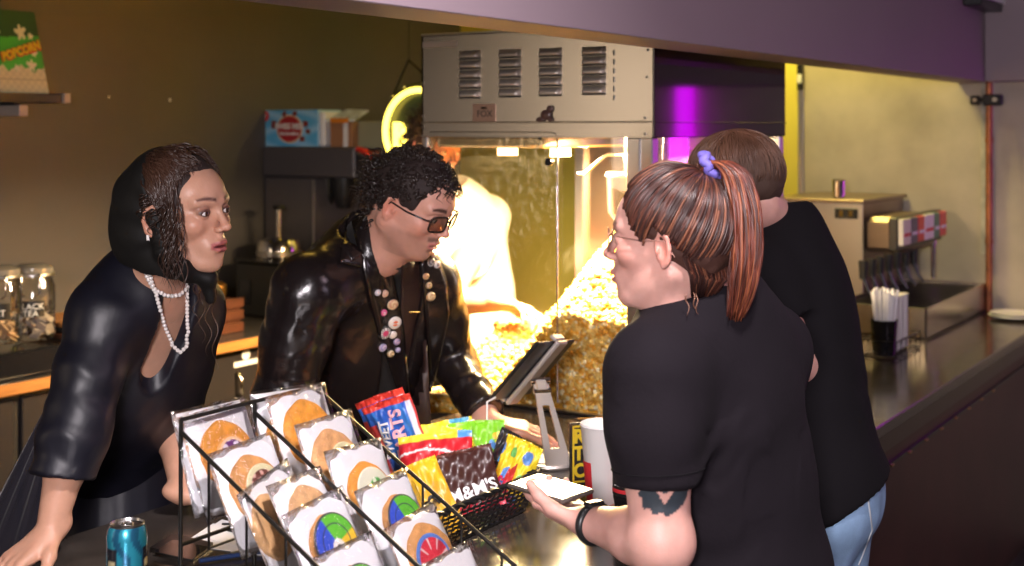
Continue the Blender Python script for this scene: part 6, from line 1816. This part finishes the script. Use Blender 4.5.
# tattoo on the upper arm: dark ring with an open v
bvx = BVHTree.FromPolygons([Vector(p) for p in V], Q.tolist())
rel = V-CAM; dd = rel@FW; pxx = 512+FPX*(rel@RT)/dd; pyy = HOR-FPX*(rel@UP)/dd
near = dd < (sLC-CAM)@FW-.005
e1 = ((pxx-664)/24)**2+((pyy-496)/19)**2; ink = (e1 < 1+.18*np.sin(pxx*.42+pyy*.3)) & (dd < 1.965)
vv = (np.abs(pxx-665) < (505-pyy)*.62) & (pyy < 505) & (pyy > 484); inner = ((pxx-665)/5.5)**2+((pyy-490)/3.2)**2 < 1
ink = ink & (~vv | inner); cA[ink] = np.array((.035, .045, .055))
parts.append((V, Q)); cols.append(cA)
V, Q, tR = arm_field(sRC, eRC, wRC, cdir(-1, .2)-UP*.15, -UP, -1, ra, SKC_, (.15, .16, .18, .2), (.2, .2), .92); parts.append((V, Q)); cols.append(arm_cols(V, SKC_, tR, -UP))
bodyC = solid('body', parts, skC, Cp, cols); eyes(hM, Cp, (.12, .18, .2)); nails(tL, pnC, Cp, m_nailA, .95)
# t-shirt
F = Field(np.min([pelC, sRC, sLC, eLC, eRC], 0)-.17, np.max([pelC, sRC, sLC, neckC, eRC], 0)+.15, .0052)
put_prims(F, torso_prims(pelC, neckC, sRC, sLC, dC, .022)[0])
cL = sLC+(eLC-sLC)*.655; cR = sRC+(eRC-sRC)*.70
G = F.child(); G.chain([sLC, sLC*.5+cL*.5, cL+(eLC-sLC)*.12], [.072, .068, .062], k=.04, world=True); G.chain([sRC, cR+(eRC-sRC)*.12], [.074, .070], k=.04, world=True)
hem(G, cL, eLC-sLC, .072, depth=.03); hem(G, cR, eRC-sRC, .070, depth=.03)
F.rc(neckC-fr*.01+upC*.0, neckC-fr*.012+upC*.028, .064, .060, k=.02, world=True)
F.plane(neckC+upC*.022-fr*.03, unit(upC+fr*.45), near=neckC+upC*.12, rad=.115, world=True)
F.rc(neckC-upC*.03, neckC+upC*.12, .0575, .064, k=.003, op='s', world=True)
F.join(G, .035)
V, Q, _ = F.out()
V = folds(V, Q, .0035, 11, 17, (1, 1, .45), [(sLC*.6+cL*.4-lf*.03, unit(fr+upC*.8), .12, 55, .0040), ((neckC+pelC)/2+lf*.10-fr*.05, unit(upC+lf*.5), .16, 45, .0045), (neckC*.7+pelC*.3-fr*.1, unit(upC*.6+lf), .15, 38, .003)])
tee = solid('t_shirt', [(V, Q)], m_tee, Cp)
# hem stitching on the near sleeve
d_ = unit(eLC-sLC); x_ = unit(np.cross(d_, UP)); y_ = np.cross(d_, x_); 
bt = bvh_of(tee); pts = []
for a in np.linspace(0, 2*math.pi, 60, endpoint=False):
    o_ = cL-d_*.022; dr = x_*math.cos(a)+y_*math.sin(a); r_ = bt.ray_cast(Vector(o_+dr*.13), Vector(-dr))
    if r_[0] is not None and (Vector(o_)-r_[0]).length < .10: pts.append(np.array(r_[0])+dr*.0006)
if len(pts) > 20: MB().tube(pts, .0011, 5).build('hem_stitch', m_tee2, tee, 60)
# collar rib
# hair
def exC(F):
    F.rc((-.055, 0, -.02), (-.052, 0, -.070), .050, .032, k=.03)
cuts = [('e', (.094, 0, -.015), (.082, .094, .100)), ('e', (.022, .092, -.045), (.050, .045, .062)), ('e', (.022, -.092, -.045), (.050, .045, .062)), ('p', (0, 0, -.095), (0, 0, -1))]
V, Q = cap(hM, .007, cuts, Cp, m_hairC, extra=exC, noise=.002); hc = solid('hair', [(V, Q)], m_capC, Cp)
rs = np.random.RandomState(21); cv = []; rad = []; cc = []
uP = unit(np.array((-.050, 0, .085))/SKR); base = np.array((-.058, 0, .122))
def hc_col(): 
    q = rs.rand(); return (.035, .014, .011) if q < .50 else ((.085, .026, .016) if q < .87 else (.20, .075, .040))
starts = []
for k in range(1700):
    a = rs.rand()
    s_ = 1 if rs.rand() < .66 else -1
    if a < .24:
        q_ = rs.rand(); u = unit((.84-.40*q_+.02*rs.randn(), s_*(.46+.40*q_), .46-.78*q_+.03*rs.randn()))
    elif a < .40: u = unit((.55+.08*rs.randn(), s_*.9*rs.rand()**.7, .62-.18*rs.rand()))                 # front hairline
    elif a < .76:
        q_ = rs.rand(); u = unit((.22-.85*q_, s_*.95, (-.02-.75*q_)*(.6+.4*rs.rand())+.25*max(0, rs.rand()-.5)))                            # temples, over the ear
    else: u = unit((-.45-.5*rs.rand(), s_*.95*rs.rand(), -.35-.62*rs.rand()))                          # nape
    c = arc(u, uP, .007+.006*rs.rand(), 22, .006*rs.rand(), .0022*rs.rand(), 1+rs.rand(), rs.rand()*6); c[-1] = base+rs.randn(3)*.006
    cv.append(c); rad.append(.0016+.0010*rs.rand()); cc.append(hc_col())
for k in range(520):      # hair combed up from the nape
    s_ = 1 if rs.rand() < .6 else -1; w_ = rs.rand(); p0 = np.array((-.052-.032*(1-w_), s_*.040*w_, -.088+.020*rs.rand()))
    a_ = arc((-.35-.5*(1-w_), s_*.75*w_, -.55), uP, .007+.005*rs.rand(), 20, .005*rs.rand(), .0015, 1, rs.rand()*6); p1 = np.array(a_[0]); m1 = p0*.5+p1*.5+np.array((-.006-.008*(1-w_), s_*.006*w_, 0))
    a_[-1] = base+rs.randn(3)*.006; cv.append([p0, m1]+a_); rad.append(.0015+.0008*rs.rand()); cc.append(hc_col())
for k in range(7):       # wisps at the nape
    p = np.array((-.062+.02*rs.rand(), .05*rs.randn()*.6, -.075)); cv.append(curl(p, (-.2, .1*rs.randn(), -1), .035, .003, 1, .1, rs, 12)); rad.append(.0010); cc.append((.22, .10, .06))
strands('hair_strand', cv, rad, m_hairC, hc, hM, cols=cc)
# ponytail
path = np.array([(-.058, 0, .118), (-.082, .002, .138), (-.112, .004, .118), (-.130, .006, .06), (-.134, .008, -.01), (-.128, .010, -.075), (-.118, .012, -.125)])
ts = np.linspace(0, 1, len(path)); cv = []; rad = []; cc = []
for k in range(420):
    a = rs.rand()*6.28; r_ = rs.rand()**.5; sp = np.interp(np.linspace(0, 1, 26), [0, .15, .45, .8, 1], [.012, .020, .032, .034, .020])
    s_ = np.linspace(0, .82+.18*rs.rand(), 26); c = np.stack([np.interp(s_, ts, path[:, i]) for i in range(3)], 1)
    c = (c+np.roll(c, 1, 0)+np.roll(c, -1, 0))/3 if False else c
    for _ in range(2): c[1:-1] = (c[2:]+c[:-2]+c[1:-1]*2)/4
    c[:, 0] += sp*r_*math.cos(a)*.75+.0015*np.sin(s_*14+k); c[:, 1] += sp*r_*math.sin(a)*1.05+.0015*np.cos(s_*11+k*2)
    cv.append(list(c)); rad.append(.0018+.0010*rs.rand()); q = rs.rand(); cc.append((.15, .034, .018) if q < .5 else ((.070, .020, .013) if q < .82 else (.30, .090, .036)))
strands('ponytail', cv, rad, m_hairC, hc, hM, cols=cc)
pts = [(base[0]-.008+.020*math.cos(a)*.5+.004*math.sin(a*7), .020*math.sin(a), base[2]+.006+.020*math.cos(a)*.85) for a in np.linspace(0, 6.28, 60, endpoint=False)]
MB().tube(pts, .0075, 8, True, M=hM).build('hair_tie', mat('purple_scrunchie', (.16, .13, .50), .6), hc, 60)
glasses(hM, Cp, mat('rose_gold_wire', (.55, .30, .24), .3, metal=.8), 'round', .0235, .0200, -.002, .0011, clear_mat('clear_lens', (1, 1, 1), .06))
legs(Cp, pelC, lf, m_darktr, hipw=.08)
# wristband
b0 = wLC+(eLC-wLC)*.10; ax_ = unit(eLC-wLC); x_ = unit(np.cross(ax_, UP)); y_ = np.cross(ax_, x_)
MB().tube([b0+x_*.0305*math.cos(a)+y_*.0275*math.sin(a) for a in np.linspace(0, 6.28, 36, endpoint=False)], .0078, 8, True).build('wristband', m_black, Cp, 60)
MB().box(-.010, .010, -.016, .016, -.003, .005, frame(b0-unit(y_)*(.031 if y_[2] < 0 else -.031), ax_, unit(-y_ if y_[2] < 0 else y_)), b=.003).build('tracker', m_black, Cp)
# phone in her hand
pd = unit(P(527, 486, 2.27)-P(600, 508, 2.12)); pn_ = unit(pnC-pd*np.dot(pnC, pd)); PM = frame(wLC+hdC*.115+pnC*.027+pd*.012, pd, pn_)
t = thing('smartphone', 'smartphone with a bright white screen held by the woman with the ponytail', 'phone', PM[:3, 3])
MB().box(-.074, .074, -.036, .036, -.0042, .0042, PM, b=.003).build('phone_body', mat('dark_grey_case', (.10, .08, .07), .3), t)
MB().box(-.066, .066, -.032, .032, .0043, .0048, PM).build('screen', mat('lit_screen', (.8, .8, .85), .1, emit=(.75, .80, 1), es=.75), t)

# ================================================================= man behind her
hM = headM(P(735, 194, 2.62), (-.84, .54), pitch=22, roll=0, s=1.0)
neckD = P(774, 232, 2.70); pelD = P(814, 500, 2.55); pelD[2] = .95
sLD = P(756, 282, 2.50); sRD = P(808, 288, 2.84)
D = person('person', 'man in a black t-shirt and light blue jeans leaning over the counter', 'person', pelD)
dD = dict(depth=.128, width=.175, belly=0, fat=0)
prD, RD = torso_prims(pelD, neckD, sRD, sLD, dD); fr, lf, upD = RD[:, 0], RD[:, 1], RD[:, 2]
F = Field((-.19, -.16, -.24), (.15, .16, .13), .003, hM); F.rc((-.022, 0, -.04), F.loc(neckD), .060, .066, k=.0); head_sdf(F, fat=.6)
V, Q, Vl = F.out(); parts = [(V, Q)]; cols = [head_cols(Vl, SKC_, (.5, .22, .2), (.15, .08, .05), blush=.5, stubble=.2)]
F = Field(np.minimum(pelD, neckD)-.32, np.maximum(pelD, neckD)+.32, .012); put_prims(F, torso_prims(pelD, neckD, sRD, sLD, dD, -.014)[0]); V, Q, _ = F.out(); parts.append((V, Q)); cols.append(np.tile(SKC_, (len(V), 1)))
eLD, wLD = P(792, 366, 2.50), P(740, 400, 2.68); eRD, wRD = P(790, 370, 3.02), P(755, 400, 3.12)
for e_ in (wLD, wRD): e_[2] = .975
ra = (.056, .052, .045, .042, .028)
for S_, E_, W_, sd in ((sLD, eLD, wLD, -1), (sRD, eRD, wRD, 1)):
    V, Q, tt = arm_field(S_, E_, W_, cdir(-.8, .6)-UP*.15, -UP, sd*-1, ra, SKC_, (.15, .16, .18, .2), (.2, .2), 1.0, h=.0035); parts.append((V, Q)); cols.append(arm_cols(V, SKC_, tt, -UP))
solid('body', parts, skC, D, cols); eyes(hM, D, (.1, .08, .05))
F = Field(np.min([pelD, sRD, sLD, eLD, eRD], 0)-.18, np.max([pelD, sRD, sLD, neckD, eRD], 0)+.15, .0058)
put_prims(F, torso_prims(pelD, neckD, sRD, sLD, dD, .018)[0])
cL = sLD+(eLD-sLD)*.46; cR = sRD+(eRD-sRD)*.5
G = F.child(); G.chain([sLD, cL+(eLD-sLD)*.12], [.078, .076], k=.04, world=True); G.chain([sRD, cR+(eRD-sRD)*.12], [.078, .074], k=.04, world=True)
hem(G, cL, eLD-sLD, .076, depth=.03); hem(G, cR, eRD-sRD, .074, depth=.03)
F.plane(neckD+upD*.035-fr*.03, unit(upD+fr*.25), near=neckD+upD*.14, rad=.13, world=True); F.rc(neckD-upD*.03, neckD+upD*.14, .066, .072, k=.003, op='s', world=True)
F.join(G, .035)
F.plane(P(850, 474, 2.58), -UP+RT*.45)
V, Q, _ = F.out(); V = folds(V, Q, .004, 12, 27, (1, 1, .45), [(pelD+UP*.12, upD, .2, 60, .004)])
solid('t_shirt', [(V, Q)], m_tee2, D)
tro = legs(D, pelD+UP*.03, lf, m_jeans, hipw=.090, name='jeans'); tro.name = 'jeans'; bj = bvh_of(tro)
def seam(L, r, m_, name):
    q = []
    for i in range(len(L)-1):
        for k in range(10):
            x = L[i][0]+(L[i+1][0]-L[i][0])*k/10; y = L[i][1]+(L[i+1][1]-L[i][1])*k/10; h_, n_ = hit(bj, x, y)
            if h_ is not None: q.append(h_-FW*.0012)
    if len(q) > 4: MB().tube(q, r, 5).build(name, m_, tro, 60)
m_st = mat('pale_stitching', (.55, .58, .60), .7)
seam([(825, 506), (868, 500)], .0018, m_st, 'stitching'); seam([(825, 511), (867, 505)], .0014, m_st, 'stitching'); seam([(868, 500), (872, 530), (862, 556), (858, 566)], .0018, m_st, 'stitching')
V, Q = cap(hM, .009, [('e', (.094, 0, -.015), (.062, .085, .092)), ('e', (.02, .09, -.05), (.045, .04, .06)), ('e', (.02, -.09, -.05), (.045, .04, .06)), ('p', (0, 0, -.082), (0, 0, -1))], D, m_hairD, noise=.002)
hd_ = solid('hair', [(V, Q)], m_capD, D); cv = []; rad = []; rs = np.random.RandomState(31)
for k in range(900):
    a_ = rs.rand()*6.28; u0 = unit((-.35+.12*rs.randn(), .12*rs.randn(), .93)); u1 = unit((math.cos(a_)*.9-.1, math.sin(a_), (-.45 if math.cos(a_) < .2 else .35)+.35*rs.rand()))
    cv.append(arc(u0, u1, .006+.006*rs.rand(), 16, .004*rs.rand(), .0016, 1, rs.rand()*6)); rad.append(.0016)
strands('hair_strand', cv, rad, m_hairD, hd_, hM)

# ================================================================= person behind the popcorn cabinet
hM = headM(P(436, 146, 4.45), (.62, -.60), pitch=14, s=1.0)
neckE = P(446, 196, 4.52); pelE = P(478, 380, 4.66); pelE[2] = .93
sRE = P(396, 214, 4.50); sLE = P(488, 214, 4.66)
sRE, sLE = P(412, 218, 4.40), P(490, 216, 4.68)
E = person('person', 'dark haired person in a white t-shirt scooping popcorn behind the glass cabinet', 'person', pelE)
dE = dict(depth=.125, width=.180, belly=.01, fat=.04); prE, RE = torso_prims(pelE, neckE, sRE, sLE, dE); fr, lf, upE = RE[:, 0], RE[:, 1], RE[:, 2]
F = Field((-.17, -.16, -.24), (.15, .16, .13), .0035, hM); F.rc((-.022, 0, -.05), F.loc(neckE), .055, .06, k=.0); head_sdf(F)
V, Q, Vl = F.out(); parts = [(V, Q)]; cols = [head_cols(Vl, SKB, (.5, .2, .18), (.05, .02, .01), blush=.5)]
F = Field(np.minimum(pelE, neckE)-.32, np.maximum(pelE, neckE)+.32, .014); put_prims(F, torso_prims(pelE, neckE, sRE, sLE, dE, -.014)[0]); V, Q, _ = F.out(); parts.append((V, Q)); cols.append(np.tile(SKB, (len(V), 1)))
wLE = np.array((.06, 1.14, 1.155)); eLE = np.array((.13, 1.40, 1.13)); sLE_ = sLE
eRE, wRE = P(392, 300, 4.45), P(408, 372, 4.35)
ra = (.052, .048, .042, .040, .027)
V, Q, tt = arm_field(sLE, eLE, wLE, unit((-.05, -1, -.12)), unit((-.3, 0, -1)), 1, ra, SKB, (.35, .4, .45, .5), (.6, .3), 1.0, h=.0035); parts.append((V, Q)); cols.append(arm_cols(V, SKB, tt, -UP))
V, Q, tt = arm_field(sRE, eRE, wRE, (0, 0, -1), unit((.5, .5, 0)), 1, ra, SKB, (.35, .4, .45, .5), (.6, .3), 1.0, h=.0035); parts.append((V, Q)); cols.append(arm_cols(V, SKB, tt, -UP))
solid('body', parts, skB, E, cols); eyes(hM, E, (.06, .03, .02))
F = Field(np.min([pelE, sRE, sLE, eLE, eRE], 0)-.18, np.max([pelE, sRE, sLE, neckE, eLE], 0)+.15, .007)
put_prims(F, torso_prims(pelE, neckE, sRE, sLE, dE, .018)[0]); cL = sLE+(eLE-sLE)*.55; cR = sRE+(eRE-sRE)*.6
G = F.child(); G.chain([sLE, cL+(eLE-sLE)*.12], [.076, .075], k=.04, world=True); G.chain([sRE, cR+(eRE-sRE)*.12], [.076, .075], k=.04, world=True)
hem(G, cL, eLE-sLE, .074, depth=.03); hem(G, cR, eRE-sRE, .074, depth=.03)
F.plane(neckE+upE*.03-fr*.03, unit(upE+fr*.4), near=neckE+upE*.14, rad=.13, world=True); F.rc(neckE-upE*.03, neckE+upE*.14, .062, .066, k=.003, op='s', world=True)
F.join(G, .035); F.plane(pelE-UP*.03, (0, 0, -1))
V, Q, _ = F.out(); V = folds(V, Q, .005, 12, 37, (1, 1, .45)); solid('t_shirt', [(V, Q)], mat('white_cotton', (.80, .79, .77), .8), E)
legs(E, pelE, lf, m_darktr)
V, Q = cap(hM, .012, [('e', (.094, 0, -.015), (.062, .085, .092)), ('e', (.02, .09, -.05), (.045, .04, .06)), ('e', (.02, -.09, -.05), (.045, .04, .06)), ('p', (0, 0, -.082), (0, 0, -1))], E, m_hairB, noise=.003)
he = solid('hair', [(V, Q)], m_cap, E); cv = []; rad = []; rs = np.random.RandomState(41)
while len(cv) < 260:
    u = unit(rs.randn(3)); p = ellsurf(SKC, SKR+.008, u)
    if p[2] < -.05 or (p[0] > .045 and p[2] < .07) or (p[0] > -.03 and p[2] < .02): continue
    nrm = unit((p-SKC)/SKR**2); cv.append(curl(p, nrm+rs.randn(3)*.5, .04, .005, 1.5, .4, rs, 12)); rad.append(.002)
strands('curl', cv, rad, m_hairB, he, hM)
